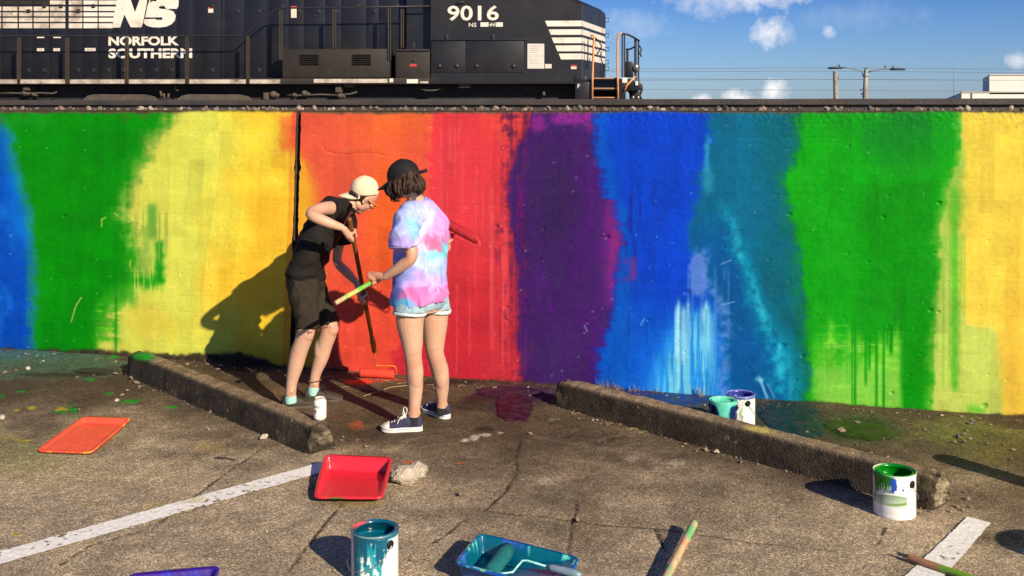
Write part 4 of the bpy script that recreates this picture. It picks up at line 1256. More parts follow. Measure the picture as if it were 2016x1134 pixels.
pbox('number_label', white, 1251, 160, 1256, 168, .15, .17, .003)
pbox('coupler', under, 1240, 176, 1258, 196, 1.3, 1.7, .05)
for pts in ([(1240, 170), (1246, 184), (1254, 190), (1260, 182)], [(1244, 168), (1250, 180), (1258, 186), (1263, 196)], [(1238, 178), (1244, 192), (1252, 197)], [(1262, 166), (1264, 176), (1258, 190)]):
    ptube('air_hose', M('hose_rubber', (.02, .02, .02), .6), pts, .03, .7)
for x in (1246, 1256): 
    u, v = tu(x, 192, .65); mb = MB(); mb.ball((u, .65, v), (.05, .05, .05), seg=8, ring=6); mb.build('hose_coupling', M('lamp_steel', (.35, .33, .3), .25, metal=.8), LOCO, smooth=True)
ptube('chain', rail_m, [(1258, 90), (1263, 96), (1260, 106), (1263, 112)], .02, .8)

# the track the locomotive stands on
def far_track():
    root = empty('railway_track', (TX, TY, RAILZ-.185), -TA, 'farther railway track under the black locomotive', 'railway track')
    pts, h = rail_profile()
    for w in (.79, 2.22):
        mb = MB(); secs = []
        for a in (-60, -30, 0, 30, 90):
            secs.append([Vector((a, w + p[0], p[1])) for p in pts])
        mb.loft(secs, True); mb.build('rail', _mats['rail_steel'], root)
far_track()

# ------------------------------------------------------------------ street lamp, poles, wires, building
def lamp():
    Y = 46.0
    base = P(1703, 205, Y)
    root = empty('street_lamp', (base.x, Y, .5), 0, 'tall pole with two cobra-head lamps on long arms against the sky', 'street lamp')
    pole = M('pole_grey', (.36, .34, .29), .8, var=.25, scale=5, dirt=(.15, .14, .10), dirt_scale=4)
    dark = M('lamp_dark', (.04, .045, .06), .5)
    mb = MB(); t = P(1705, 137, Y); mb.tube([(base.x-.03, Y, .5), (base.x, Y, 1.9), (t.x, Y, t.z)], [.14, .125, .085], 16)
    mb.build('pole', pole, root, smooth=False, angle=40, world=True)
    for pts in ([(1699.5, 149), (1698, 142), (1693, 138.5), (1676, 135), (1668, 133.3), (1656, 133)], [(1708, 142.5), (1716, 140), (1732, 136.5), (1744, 135.8), (1756, 136)]):
        mb = MB(); mb.tube([P(x, y, Y) for x, y in pts], .028, 8); mb.build('arm', M('arm_steel', (.16, .16, .16), .5, metal=.4), root, smooth=True, world=True)
    for x0, x1, y in ((1630, 1658, 134), (1752, 1782, 136.5)):
        a, b = P(x0, y, Y), P(x1, y, Y)
        mb = MB(); cx = (a.x+b.x)/2; hl = (b.x-a.x)/2
        sgn = 1 if x0 < 1700 else -1
        mb.oval([((a.x, Y, a.z+.0), (0, .06, 0), (0, 0, .025)), ((a.x+.08, Y, a.z), (0, .15, 0), (0, 0, .05)), ((cx, Y, a.z+.012), (0, .17, 0), (0, 0, .055)), ((b.x-.08, Y, a.z+.005), (0, .13, 0), (0, 0, .05)), ((b.x, Y, a.z), (0, .05, 0), (0, 0, .03))], 14)
        h = mb.build('lamp_head', dark, root, smooth=True, world=True)
        pc = P(1652 if x0 < 1700 else 1758.5, 130.5 if x0 < 1700 else 133, Y)
        m2 = MB(); m2.lathe([(.03, -.06), (.035, .03), (.03, .07), (.01, .085)], pc, 10)
        k = m2.build('photocell', dark, h, smooth=True)
    mb = MB(); c_ = P(1704, 150, Y); mb.lathe([(.115, -.03), (.118, 0), (.115, .03)], c_, 16); mb.build('band', M('arm_steel', (.16, .16, .16), .5, metal=.4), root, world=True)
    for x, y in ((1695, 177), (1697, 185)):
        p = P(x, y, Y); mb = MB(); mb.tube([p, p+Vector((.06, 0, .05)), p+Vector((.16, 0, .04))], .015, 6); mb.ball(p, .04, seg=8, ring=6); mb.build('bracket', dark, root, smooth=True, world=True)
    return base.x, Y
lamp()
def post():
    Y = 62.0; b = P(1646, 205, Y); t = P(1644, 140, Y)
    root = empty('utility_pole', (b.x, Y, .5), 0, 'bare sawn-off wooden pole under the left lamp head', 'utility pole')
    mb = MB(); mb.tube([(b.x+.06, Y, .5), b, (t.x, Y, t.z-.02), (t.x+.02, Y, t.z)], [.16, .15, .115, .06], 14)
    mb.build('pole', M('pole_wood', (.28, .25, .19), .9, var=.35, scale=6), root, angle=40, world=True)
    mb = MB()
    for x, y in ((1649.5, 154), (1649, 158), (1648.5, 174)):
        p = P(x, y, Y); mb.tube([p - Vector((.1, 0, 0)), p, p+Vector((.03, 0, .1))], .02, 6)
    mb.build('hook', M('lamp_dark', (.04, .045, .06), .5), root, world=True)
post()
def bird(px, py, Y, size, turn, label, up=False):
    p = P(px, py, Y)
    root = empty('bird', p, turn, label, 'bird', 'dark birds perched on the double street lamp')
    dk = M('bird_dark', (.015, .015, .02), .6, var=.2)
    mb = MB(); s_ = size
    if up:
        mb.oval([((-.02*s_, 0, -.02*s_), (.02*s_, 0, 0), (0, .02*s_, 0)), ((-.01*s_, 0, .10*s_), (.09*s_, 0, 0), (0, .08*s_, 0)), ((0, 0, .28*s_), (.11*s_, 0, 0), (0, .09*s_, 0)), ((.03*s_, 0, .40*s_), (.07*s_, 0, 0), (0, .06*s_, 0)),
                 ((.06*s_, 0, .47*s_), (.065*s_, 0, 0), (0, .055*s_, 0)), ((.09*s_, 0, .53*s_), (.02*s_, 0, 0), (0, .02*s_, 0))], 12)
        mb.tube([(.1*s_, 0, .48*s_), (.2*s_, 0, .47*s_)], [.02*s_, .004*s_], 6)
        mb.tube([(-.03*s_, 0, .12*s_), (-.10*s_, 0, -.08*s_)], [.05*s_, .02*s_], 6)
    else:
        mb.oval([((-.42*s_, 0, .02*s_), (0, .04*s_, 0), (0, 0, .015*s_)), ((-.2*s_, 0, .08*s_), (0, .08*s_, 0), (0, 0, .06*s_)), ((.05*s_, 0, .14*s_), (0, .11*s_, 0), (0, 0, .10*s_)), ((.2*s_, 0, .22*s_), (0, .07*s_, 0), (0, 0, .08*s_)),
                 ((.28*s_, 0, .28*s_), (0, .06*s_, 0), (0, 0, .06*s_)), ((.34*s_, 0, .29*s_), (0, .02*s_, 0), (0, 0, .02*s_))], 12)
        mb.tube([(.33*s_, 0, .29*s_), (.45*s_, 0, .30*s_)], [.02*s_, .004*s_], 6)
    mb.build('body', dk, root, smooth=True)
    lg = MB()
    for yy in (-.03, .03): lg.tube([(0, yy*s_, .06*s_), (.01*s_, yy*s_, -.005)], .008*s_, 5)
    lg.build('leg', dk, root)
bird(1704.5, 136.2, 46, .26, 0, 'dark bird crouching on top of the double lamp pole')
bird(1743, 135.6, 46, .30, R(180), 'dark bird sitting upright on the right lamp arm', up=True)
def wires():
    lines = [((-2400, 150), (1250, 136), (1640, 133), (2600, 142), 'highest'), ((-2400, 150), (1250, 141), (1640, 140), (2600, 148), ''), ((-2400, 160), (1250, 155), (1690, 157), (2600, 160), ''),
             ((-2400, 170), (1250, 158), (1690, 156), (2600, 162), ''), ((-2400, 180), (1250, 176), (1690, 178), (2600, 186), '')]
    for i, ln in enumerate(lines):
        Y = 90 + i*1.5
        pts = []
        x = np.linspace(-2400, 2600, 40)
        yy = np.interp(x, [p[0] for p in ln[:4]], [p[1] for p in ln[:4]]) + 2.5*np.sin((x-1250)/420.0)*0
        for a, b in zip(x, yy): pts.append(P(a, b, Y))
        mb = MB(); mb.tube(pts, .016, 5)
        o = mb.build('power_line', M('wire', (.10, .11, .13), .6), smooth=True)
        tag(o, ['topmost of the five thin wires crossing the sky behind the lamp pole', 'second wire from the top, just under the lamp heads', 'middle one of the five thin wires crossing the sky',
                'fourth wire down, close below the middle one', 'lowest of the five thin wires, just above the rail'][i], 'wire', 'overhead wires in the sky')
wires()
def building():
    Y = 120.0
    c0 = P(1893, 205, Y)
    root = empty('building', (c0.x, Y, .4), 0, 'flat-roofed white industrial building far off at the right edge', 'building')
    wl_ = M('white_cladding', (.62, .58, .52), .7, var=.06, scale=.3, dirt=(.45, .42, .37), dirt_amt=.3, dirt_scale=.3)
    lo = P(1893, 182, Y).z; hi = P(1948, 148, Y).z
    d = Vector((46.4, 120, 0))
    def block(xp, ztop, depth, wid, name, z0=.4):
        a = Vector((P(xp, 200, Y).x, Y, 0)); dv = d*(depth/120.0)
        q = [a, a+Vector((wid, 0, 0)), a+Vector((wid, 0, 0))+dv, a+dv]
        mb = MB(); vs = [(p.x, p.y, z0) for p in q] + [(p.x, p.y, ztop) for p in q]
        mb.add(vs, [(0, 3, 2, 1), (4, 5, 6, 7), (0, 1, 5, 4), (1, 2, 6, 5), (2, 3, 7, 6), (3, 0, 4, 7)])
        return mb.build(name, wl_, root, world=True)
    block(1893, lo, 100, 40, 'lower_storey')
    block(1948, hi, 14, 34, 'upper_storey', z0=lo-.2)
    m = M('cap_grey', (.40, .38, .34), .7)
    mb = MB(); a = P(1948, 148, Y); mb.box((a.x-.05, Y-.12, a.z-.02), (a.x+34, Y+.2, a.z+.12)); mb.build('parapet_cap', m, root, world=True)
    mb = MB(); a = P(1893, 182, Y); mb.box((a.x-.05, Y-.14, a.z-.02), (a.x+40, Y+.1, a.z+.10)); mb.build('parapet_cap', m, root, world=True)
    mb = MB(); a = P(1911, 190, Y); mb.box((a.x, Y-.08, .4), (a.x+.15, Y, lo-.05)); mb.build('downpipe', M('pipe_dark', (.08, .07, .06), .7), root, world=True)
    for k in range(26):
        a = P(1918+10*k, 196, Y); mb = MB(); mb.box((a.x, Y-.5, a.z-.1), (a.x+.3, Y, a.z+.12)); mb.build('bracket', M('pipe_dark', (.08, .07, .06), .7), root, world=True)
    Ym = 140; a = P(1878, 190, Ym); b = P(1878, 131, Ym)
    mb = MB(); mb.tube([(a.x, Ym, .4), b], [.07, .03], 6)
    tag(mb.build('radio_mast', M('mast', (.22, .24, .28), .6)), 'hair-thin mast rising beside the far white building', 'mast')
building()

# ------------------------------------------------------------------ concrete wheel stops
def noise3(P_, sc, seed, oct=4):
    return (fbm(P_[..., 0]*sc, P_[..., 1]*sc + P_[..., 2]*sc*1.7, seed, oct) + fbm(P_[..., 2]*sc + 9.1, P_[..., 0]*sc - P_[..., 1]*sc*.6, seed+5, oct))*.5
def wheel_stop(front0, front1, width, height, label, seed, extra=None):
    f0, f1 = Vector(front0), Vector(front1); f0.z = f1.z = 0
    ax = (f1-f0).normalized(); bk = Vector((-ax.y, ax.x, 0))
    if bk.y < 0: bk = -bk
    L = (f1-f0).length
    hw, tw = width, width*.62
    prof = []
    def seg(a, b, n):
        for k in range(n): prof.append((a[0]+(b[0]-a[0])*k/n, a[1]+(b[1]-a[1])*k/n))
    ch = .018
    seg((0, -.01), ((hw-tw)*.35, height-ch), 14); seg(((hw-tw)*.35, height-ch), ((hw-tw)*.35+ch, height), 3)
    seg(((hw-tw)*.35+ch, height), ((hw-tw)*.35+tw-ch, height), 14); seg(((hw-tw)*.35+tw-ch, height), ((hw-tw)*.35+tw, height-ch), 3)
    seg(((hw-tw)*.35+tw, height-ch), (hw, -.01), 12); seg((hw, -.01), (0, -.01), 5)
    prof = np.array(prof); nc = len(prof)
    cen = np.array([hw*.5, height*.45])
    ls = [(0, .05), (0, .45), (0, .8), (0, 1)] + [(t, 1) for t in np.linspace(.004, .996, 230)] + [(1, 1), (1, .8), (1, .45), (1, .05)]
    # finer end caps
    ks = np.linspace(.03, 1, 16)
    ls = [(0, k) for k in ks] + [(t, 1) for t in np.linspace(.006, .994, 230)] + [(1, k) for k in ks[::-1]]
    T = np.array([l[0] for l in ls]); K = np.array([l[1] for l in ls])
    q = cen[None, None, :] + (prof[None] - cen[None, None])*K[:, None, None]
    base = np.array(f0)[None, None] + T[:, None, None]*L*np.array(ax)[None, None]
    Pn = base + q[..., 0:1]*np.array(bk) + q[..., 1:2]*np.array([0, 0, 1.])
    endw = np.clip(1-np.minimum(T, 1-T)[:, None]*L/.12, 0, 1)*np.ones((1, nc))
    dn = (noise3(Pn, 14, seed)-.5); df = (noise3(Pn, 55, seed+3)-.5)
    nrm = (prof - cen); nrm = nrm/np.linalg.norm(nrm, axis=1, keepdims=True)
    disp = dn*.010 + df*.005 - endw*np.clip(noise3(Pn, 20, seed+9)-.42, 0, 1)*.09
    Pn = Pn + disp[..., None]*(nrm[None, :, 0:1]*np.array(bk) + nrm[None, :, 1:2]*np.array([0, 0, 1.]))
    capk = (K < .999)[:, None]
    sgn = np.where(T < .5, -1, 1)[:, None]
    Pn = Pn + (capk*sgn*(dn*.06 + df*.03) + (K[:, None] > .9)*capk*(-sgn)*.008)[..., None]*np.array(ax)
    Pn[..., 2] = np.maximum(Pn[..., 2], -.012)
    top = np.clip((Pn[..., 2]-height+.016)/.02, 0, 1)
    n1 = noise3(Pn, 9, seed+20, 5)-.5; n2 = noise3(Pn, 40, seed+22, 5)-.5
    front = np.array([64, 54, 42.]); tp = np.array([158, 132, 96.]);  # grazing-sun shade put into the dark sides, with mossy dirt; dusty lighter top
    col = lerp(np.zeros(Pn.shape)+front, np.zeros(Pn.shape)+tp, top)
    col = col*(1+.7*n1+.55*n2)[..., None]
    col = lerp(col, np.zeros(Pn.shape)+np.array([186, 164, 126.]), np.clip(capk*(.35+2.4*n2+1.2*n1), 0, 1)*.8)
    col = lerp(col, np.zeros(Pn.shape)+np.array([84, 84, 40.]), np.clip(n1*4-.3, 0, 1)*.35)
    col = lerp(col, np.zeros(Pn.shape)+np.array([176, 156, 122.]), sstep(.2, .27, n2+.25*n1)*.6)
    if extra is not None: col = extra(col, Pn)
    X, Y, Z = Pn[..., 0], Pn[..., 1], Pn[..., 2]
    X = np.concatenate([X, X[:, :1]], 1); Y = np.concatenate([Y, Y[:, :1]], 1); Z = np.concatenate([Z, Z[:, :1]], 1); col = np.concatenate([col, col[:, :1]], 1)
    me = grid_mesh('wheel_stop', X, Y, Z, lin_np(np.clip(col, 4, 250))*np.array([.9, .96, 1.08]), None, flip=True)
    o = link_mesh('wheel_stop', me, MP('curb_concrete', rough=.92, bump=.9, bscale=110, spec=.2, speckle=.35, sscale=140, bdist=.01, var=.2, vscale=18))
    bm = bmesh.new(); bm.from_mesh(me); bmesh.ops.recalc_face_normals(bm, faces=bm.faces[:]); bm.to_mesh(me); bm.free()
    me.materials.clear(); me.materials.append(_mats['curb_concrete'])
    tag(o, label, 'wheel stop', 'concrete wheel stops in the car park')
    return ax, bk
def ex_left(col, Pn):
    px, py = to_px(Pn[..., 0], Pn[..., 1], Pn[..., 2])
    d = ((px-282)/26)**2 + ((py-702)/9)**2
    return lerp(col, np.zeros(col.shape)+np.array([20, 150, 20.]), np.clip(1.2-d, 0, 1)*.9)
def ex_right(col, Pn):
    px, py = to_px(Pn[..., 0], Pn[..., 1], Pn[..., 2])
    d = ((px-1495)/34)**2 + ((py-846-(px-1495)*.19)/7)**2
    return lerp(col, np.zeros(col.shape)+np.array([214, 190, 90.]), np.clip(1.2-d, 0, 1)*.8)
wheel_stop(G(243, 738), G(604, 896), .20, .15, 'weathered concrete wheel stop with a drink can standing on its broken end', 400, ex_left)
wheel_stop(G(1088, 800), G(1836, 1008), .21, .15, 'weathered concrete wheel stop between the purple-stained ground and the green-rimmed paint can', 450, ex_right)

# ------------------------------------------------------------------ paint cans
steel = M('tin_steel', (.55, .54, .52), .28, metal=.9, var=.08)
def wrap(me, r, theta0, z0, size, M0):
    """bend flat lettering round a can; theta0 = where it starts (0 faces the camera, positive to the right)"""
    c = verts_np(me)
    th = theta0 + c[:, 0]*size/r
    out = np.stack([np.sin(th)*r, -np.cos(th)*r, z0 + c[:, 1]*size], -1)
    me.vertices.foreach_set('co', out.astype(np.float32).reshape(-1)); me.update()
    return me
def paint_can(base, r, h, label, body_rgb, paint_rgb, level, rim_rgb, ear_t, handle, texts=(), face=0.0, group='paint cans standing open on the ground', drip_thick=None):
    root = empty('paint_can', base, face, label, 'paint can', group)
    nt_, nz_ = 180, 110
    th, zz = np.meshgrid(np.linspace(-math.pi, math.pi, nt_), np.linspace(0, 1, nz_), indexing='ij')
    rgb, thick = body_rgb(th, zz)
    rr = r + thick*.0022 + np.where((zz < .025), -.002, 0)
    rr = rr + np.exp(-((zz-.965)/.012)**2)*.0015
    me = grid_mesh('body', np.sin(th)*rr, -np.cos(th)*rr, zz*(h-.006), lin_np(rgb)*np.array([.86, .92, 1.03])*.97, None)
    o = link_mesh('body', me, MP('can_label', rough=.32, bump=.06, bscale=60, spec=.5, bdist=.004, coat=.15, var=.03)); o.parent = root
    # rim: rolled lip and groove, smeared with paint
    seg = 96
    prof = [(r-.001, h-.008), (r+.0025, h-.005), (r+.003, h-.001), (r+.0005, h+.001), (r-.003, h-.002), (r-.006, h-.006), (r-.011, h-.006), (r-.012, h-.001), (r-.0145, h-.001), (r-.0150, h-.010), (r-.006, h-.020), (r-.003, h-.06), (r-.003, h-.16)]
    t2, k2 = np.meshgrid(np.linspace(-math.pi, math.pi, seg+1), np.arange(len(prof)), indexing='ij')
    pr = np.array([p[0] for p in prof])[k2]; pz = np.array([p[1] for p in prof])[k2]
    rc = rim_rgb(t2, k2)
    me = grid_mesh('rim', np.sin(t2)*pr, -np.cos(t2)*pr, pz, lin_np(rc)*.95, None)
    bm = bmesh.new(); bm.from_mesh(me); bmesh.ops.recalc_face_normals(bm, faces=bm.faces[:]); bm.to_mesh(me); bm.free()
    ro = link_mesh('rim', me, MP('can_rim', rough=.25, bump=.1, bscale=50, spec=.6, coat=.3, bdist=.004)); ro.parent = root
    # the paint inside
    mb = MB()
    rings = []
    for f, dz in ((1, .004), (.94, 0), (.6, .0005), (.25, -.0005), (.02, 0)):
        rings.append([(math.cos(a)*(r-.0032)*f, math.sin(a)*(r-.0032)*f, h-level+dz*(1+.6*math.sin(3*a))) for a in np.linspace(0, 2*math.pi, 40, endpoint=False)])
    mb.loft(rings, cap=False)
    mb.build('paint', M('wet_'+label.split()[0]+str(len(label)), lin(paint_rgb), .16, var=.10, scale=20, spec=.55, coat=.4), root, smooth=True)
    for k, (t, z) in enumerate(((ear_t, .80), (ear_t+math.pi, .80))):
        m2 = MB(); m2.lathe([(.0175, 0), (.0175, .002), (.014, .004), (.006, .005), (.004, .008), (.001, .0085)], (0, 0, 0), seg=24)
        e = m2.mesh('ear', True)
        e.transform(Matrix.Translation((math.sin(t)*r*.995, -math.cos(t)*r*.995, z*h)) @ Matrix.Rotation(t, 4, 'Z') @ Matrix.Rotation(R(90), 4, 'X'))
        eo = link_mesh('ear', e, M('ear_black', (.008, .008, .007), .7, spec=.2)); eo.parent = root
    pts = []
    way, sag, out = handle
    for k in range(41):
        s_ = k/40.0
        t = ear_t + way*math.pi*s_
        z = .80*h - sag*math.sin(math.pi*s_)**.75
        ro_ = r + .004 + out*math.sin(math.pi*s_)
        pts.append((math.sin(t)*ro_, -math.cos(t)*ro_, z))
    m2 = MB(); m2.tube([(math.sin(ear_t)*(r+.012), -math.cos(ear_t)*(r+.012), .80*h)]+pts[1:], .0017, 7); m2.build('handle', steel, root, smooth=True)
    for (body, t0, z0, size, colr, bold) in texts:
        tm = text_mesh(body, 1.0, bold=bold); bm = bmesh.new(); bm.from_mesh(tm)
        bmesh.ops.triangulate(bm, faces=bm.faces[:]); bm.to_mesh(tm); bm.free()
        wrap(tm, r+.0009, t0, z0*h, size, None)
        to = link_mesh('label_lettering', tm, M('ink_%d_%d_%d' % colr, lin(colr), .5)); to.parent = root
    return root
def A3(*c): return np.array(c, float)
def base_white(th, zz, c=(246, 240, 222)):
    return np.zeros(th.shape+(3,)) + A3(*c)
def dripmask(th, zz, a0, a1, ztop, zlo, seed, w=.16, soft=.02):
    """paint run down from the rim between two angles, in uneven fingers"""
    t = th + .05*(fbm(th*6, zz*6, seed, 3)-.5)
    f = t/w; cell = np.floor(f); ln = _hash(cell, cell*0+1, seed); fr = np.abs(f-cell-.5)*2
    bottom = ztop - (ztop-zlo)*(.25+.75*ln) + fr**3*.22
    inn = sig((t-a0)/.02)*sig((a1-t)/.02)
    return inn*sig((zz-bottom)/soft)
# 1 teal, nearest
def b1(th, zz):
    col = base_white(th, zz)
    col = lerp(col, base_white(th, zz, (226, 218, 206)), sig((-.95-th)/.05)*.7)  # shade on the left flank painted in as a greyer white
    n = fbm(th*7, zz*9, 501, 4)-.5; n2 = fbm(th*16, zz*5, 502, 4)-.5
    band = sig((th+.98+.1*n2)/.03)*sig((.43-th)/.012)
    cov = band*np.clip(.62+2.4*n+1.0*n2 + (zz-.55)*1.0, 0, 1)
    cov = sstep(.4, .62, cov)
    col = lerp(col, np.zeros(col.shape)+A3(20, 140, 146), cov)
    col = lerp(col, np.zeros(col.shape)+A3(70, 176, 178), cov*np.clip(n2*5, 0, 1)*.8)
    d = np.maximum(dripmask(th, zz, -.98, .70, 1, .42, 503, .17), dripmask(th, zz, -.90, -.52, 1, .0, 504, .2))
    d = np.maximum(d, np.exp(-((th+.72)/.12)**4)*sig((zz-.14)/.03)); d = np.maximum(d, sig((th+.95)/.03)*sig((.42-th)/.03)*np.clip(zz*14-12.4, 0, 1))
    col = lerp(col, np.zeros(col.shape)+A3(0, 84, 104), d*.95)
    col = lerp(col, np.zeros(col.shape)+A3(0, 92, 110), sig((th-.6)/.04)*np.clip(zz*16-14.6, 0, 1))
    return np.clip(col, 3, 250), d+.4*cov
def rim1(t, k):
    c = np.zeros(t.shape+(3,)) + A3(0, 88, 112)
    c = lerp(c, np.zeros(c.shape)+A3(214, 90, 86), np.clip(1.4-np.abs(t+2.1)/.6, 0, 1)*(k < 9))
    c = lerp(c, np.zeros(c.shape)+A3(186, 176, 168), (k < 4)*np.clip(1.3-np.abs(t)/1.2, 0, 1)*.7)
    c = lerp(c, np.zeros(c.shape)+A3(0, 50, 66), (k > 8)*.8)
    return c
paint_can(G(738, 1138), .092, .196, 'white paint can streaked with teal drips, closest to the camera beside the teal tray', b1, (0, 96, 118), .044, rim1, .82, (-1, .095, .014))
# 2 green at the right
def b2(th, zz):
    col = base_white(th, zz, (246, 240, 228))
    lab = sig((.27-th)/.01)*sig((th+1.6)/.05)
    y = zz
    wave = .53 + .05*np.cos((th+.35)*2.2); low = .30 - .10*np.sin((th+.2)*1.5) + .05*th
    g = lab*sig((wave-y)/.008)*sig((y-low)/.02)
    gcol = lerp(np.zeros(col.shape)+A3(146, 168, 120), np.zeros(col.shape)+A3(196, 208, 184), np.clip((wave-y)*5, 0, 1))
    gcol = lerp(gcol, np.zeros(col.shape)+A3(98, 138, 44), np.exp(-((y-.38-.06*th)/.03)**2)*.9)
    gcol = lerp(gcol, np.zeros(col.shape)+A3(96, 140, 80), np.exp(-((y-wave+.012)/.012)**2)*.8)
    col = lerp(col, gcol, g)
    col = lerp(col, np.zeros(col.shape)+A3(196, 190, 176), lab*sig((.24-y)/.02)*.35*((np.floor(y*70) % 2) == 0))
    tx = sig((th-.32)/.01)*sig((1.0-th)/.02)*sig((.62-y)/.01)*sig((y-.1)/.02)
    col = lerp(col, np.zeros(col.shape)+A3(206, 200, 190), tx*.6*((np.floor(y*60) % 2) == 0)*(vnoise(th*30, np.floor(y*60), 7) > .3))
    d = np.maximum(dripmask(th, zz, -1.5, -.55, 1, .50, 513, .16), dripmask(th, zz, -1.45, -1.0, 1, .3, 516, .22))
    d = np.maximum(d, sig((th+1.6)/.03)*sig((-.42-th)/.04)*np.clip(zz*12-10.1, 0, 1))
    col = lerp(col, np.zeros(col.shape)+A3(0, 112, 12), d)
    n = fbm(th*6, zz*9, 514, 4)-.5
    bl = np.clip(1.25-np.sqrt(((th+.40)/.16)**2+((zz-.86)/.20)**2)+n*1.4, 0, 1); bl = sstep(.3, .45, bl)
    bl = np.maximum(bl, sstep(.3, .5, np.clip(1.1-np.sqrt(((th-.06-(.72-zz)*.5)/.06)**2+((zz-.72)/.05)**2), 0, 1)))
    col = lerp(col, np.zeros(col.shape)+A3(24, 82, 170), bl*(zz < .985))
    return np.clip(col, 3, 250), d+bl
def rim2(t, k):
    c = np.zeros(t.shape+(3,)) + A3(0, 118, 10)
    c = lerp(c, np.zeros(c.shape)+A3(226, 222, 200), (k < 4)*np.clip(1.5-np.abs(((t-.3+math.pi) % (2*math.pi))-math.pi)/1.0, 0, 1))
    c = lerp(c, np.zeros(c.shape)+A3(220, 220, 196), (k < 5)*np.clip(1.4-np.abs(t+2.3)/.8, 0, 1)*.9)
    return c
paint_can(G(1761, 1010), .0925, .196, 'white paint can with green rim and leafy label in front of the right wheel stop', b2, (0, 150, 14), .052, rim2, .60, (1, .11, .010),
          texts=[('plex', -.86, .605, .030, (60, 58, 54), .0)])
# 3 mint in a navy tin, 4 blue in a white tin, both behind the right wheel stop
def b3(th, zz):
    col = np.zeros(th.shape+(3,)) + A3(10, 34, 84)
    n = fbm(th*7, zz*7, 521, 4)-.5
    e = np.interp(zz, [0, .3, .7, .88, 1], [.36, .38, .44, .62, 1.1])
    d = sig((th+.10+e+.05*n)/.03)*sig((e*.72-.10-th+.05*n)/.03)
    hole = sig((th+.12+.3*n)/.04)*sig((.16-th)/.04)*sig((.42-zz)/.04)
    d = np.clip(d-hole, 0, 1)
    d = np.maximum(d, np.clip(zz*14-12.4, 0, 1))
    col = lerp(col, np.zeros(col.shape)+A3(104, 208, 172), d)
    col = lerp(col, np.zeros(col.shape)+A3(80, 190, 158), d*np.clip(n*5, 0, 1)*.8)
    ln = np.exp(-((zz-.20-.05*np.cos(th*1.2))/.012)**2)*(1-d)
    col = lerp(col, np.zeros(col.shape)+A3(200, 214, 226), ln*.7)
    return np.clip(col, 3, 250), d
def rim3(t, k):
    return np.zeros(t.shape+(3,)) + A3(112, 214, 176)*np.where(k > 9, .55, 1)[..., None]
def b4(th, zz):
    col = base_white(th, zz, (246, 240, 220))
    n = fbm(th*9, zz*6, 531, 4)-.5
    g = np.exp(-((th+.16)/.11)**4)*sig((.72-zz)/.05)*np.clip(.55+2.2*n, 0, 1)
    col = lerp(col, np.zeros(col.shape)+A3(120, 160, 104), g)
    sp = (_hash(np.floor(th*22), np.floor(zz*26), 61) > .95)*(th < .1)*(zz > .3)
    col = lerp(col, np.zeros(col.shape)+A3(60, 60, 50), sp*.7)
    col = lerp(col, np.zeros(col.shape)+A3(44, 50, 120), np.clip(zz*16-14.8, 0, 1))
    return np.clip(col, 3, 250), g
def rim4(t, k):
    c = np.zeros(t.shape+(3,)) + A3(60, 66, 150)
    c = lerp(c, np.zeros(c.shape)+A3(150, 160, 214), (k < 5)*np.clip(.4+.8*vnoise(t*5, k*1.0, 5), 0, 1))
    return c
Yc = 6.06; q = P(1424, 790, Yc)
paint_can((q.x, Yc, .0), .077, .186, 'navy paint can overflowing with mint paint behind the right wheel stop', b3, (96, 206, 166), .014, rim3, 1.25, (-1, .12, .014),
          texts=[('ance', -.34, .28, .040, (226, 230, 236), .004)])
Yc = 6.17; q = P(1458.5, 775, Yc)
paint_can((q.x, Yc, .0), .0805, .192, 'clean white paint can with deep blue paint inside behind the mint one', b4, (64, 62, 150), .040, rim4, .30, (1, .10, .01))
# tub and tin added out of view at right, to cast shadows in
def b5(th, zz):
    return base_white(th, zz), th*0
paint_can((2.62, 3.92, 0), .15, .36, 'large white tub of paint standing off to the right', b5, (250, 210, 70), .05, lambda t, k: np.zeros(t.shape+(3,))+A3(240, 236, 220), 1.2, (1, .15, .02), group=None)
paint_can((2.66, 5.06, 0), .07, .33, 'tall narrow white tin standing off to the right', b5, (250, 210, 70), .03, lambda t, k: np.zeros(t.shape+(3,))+A3(240, 236, 220), 1.2, (1, .1, .01), group=None)

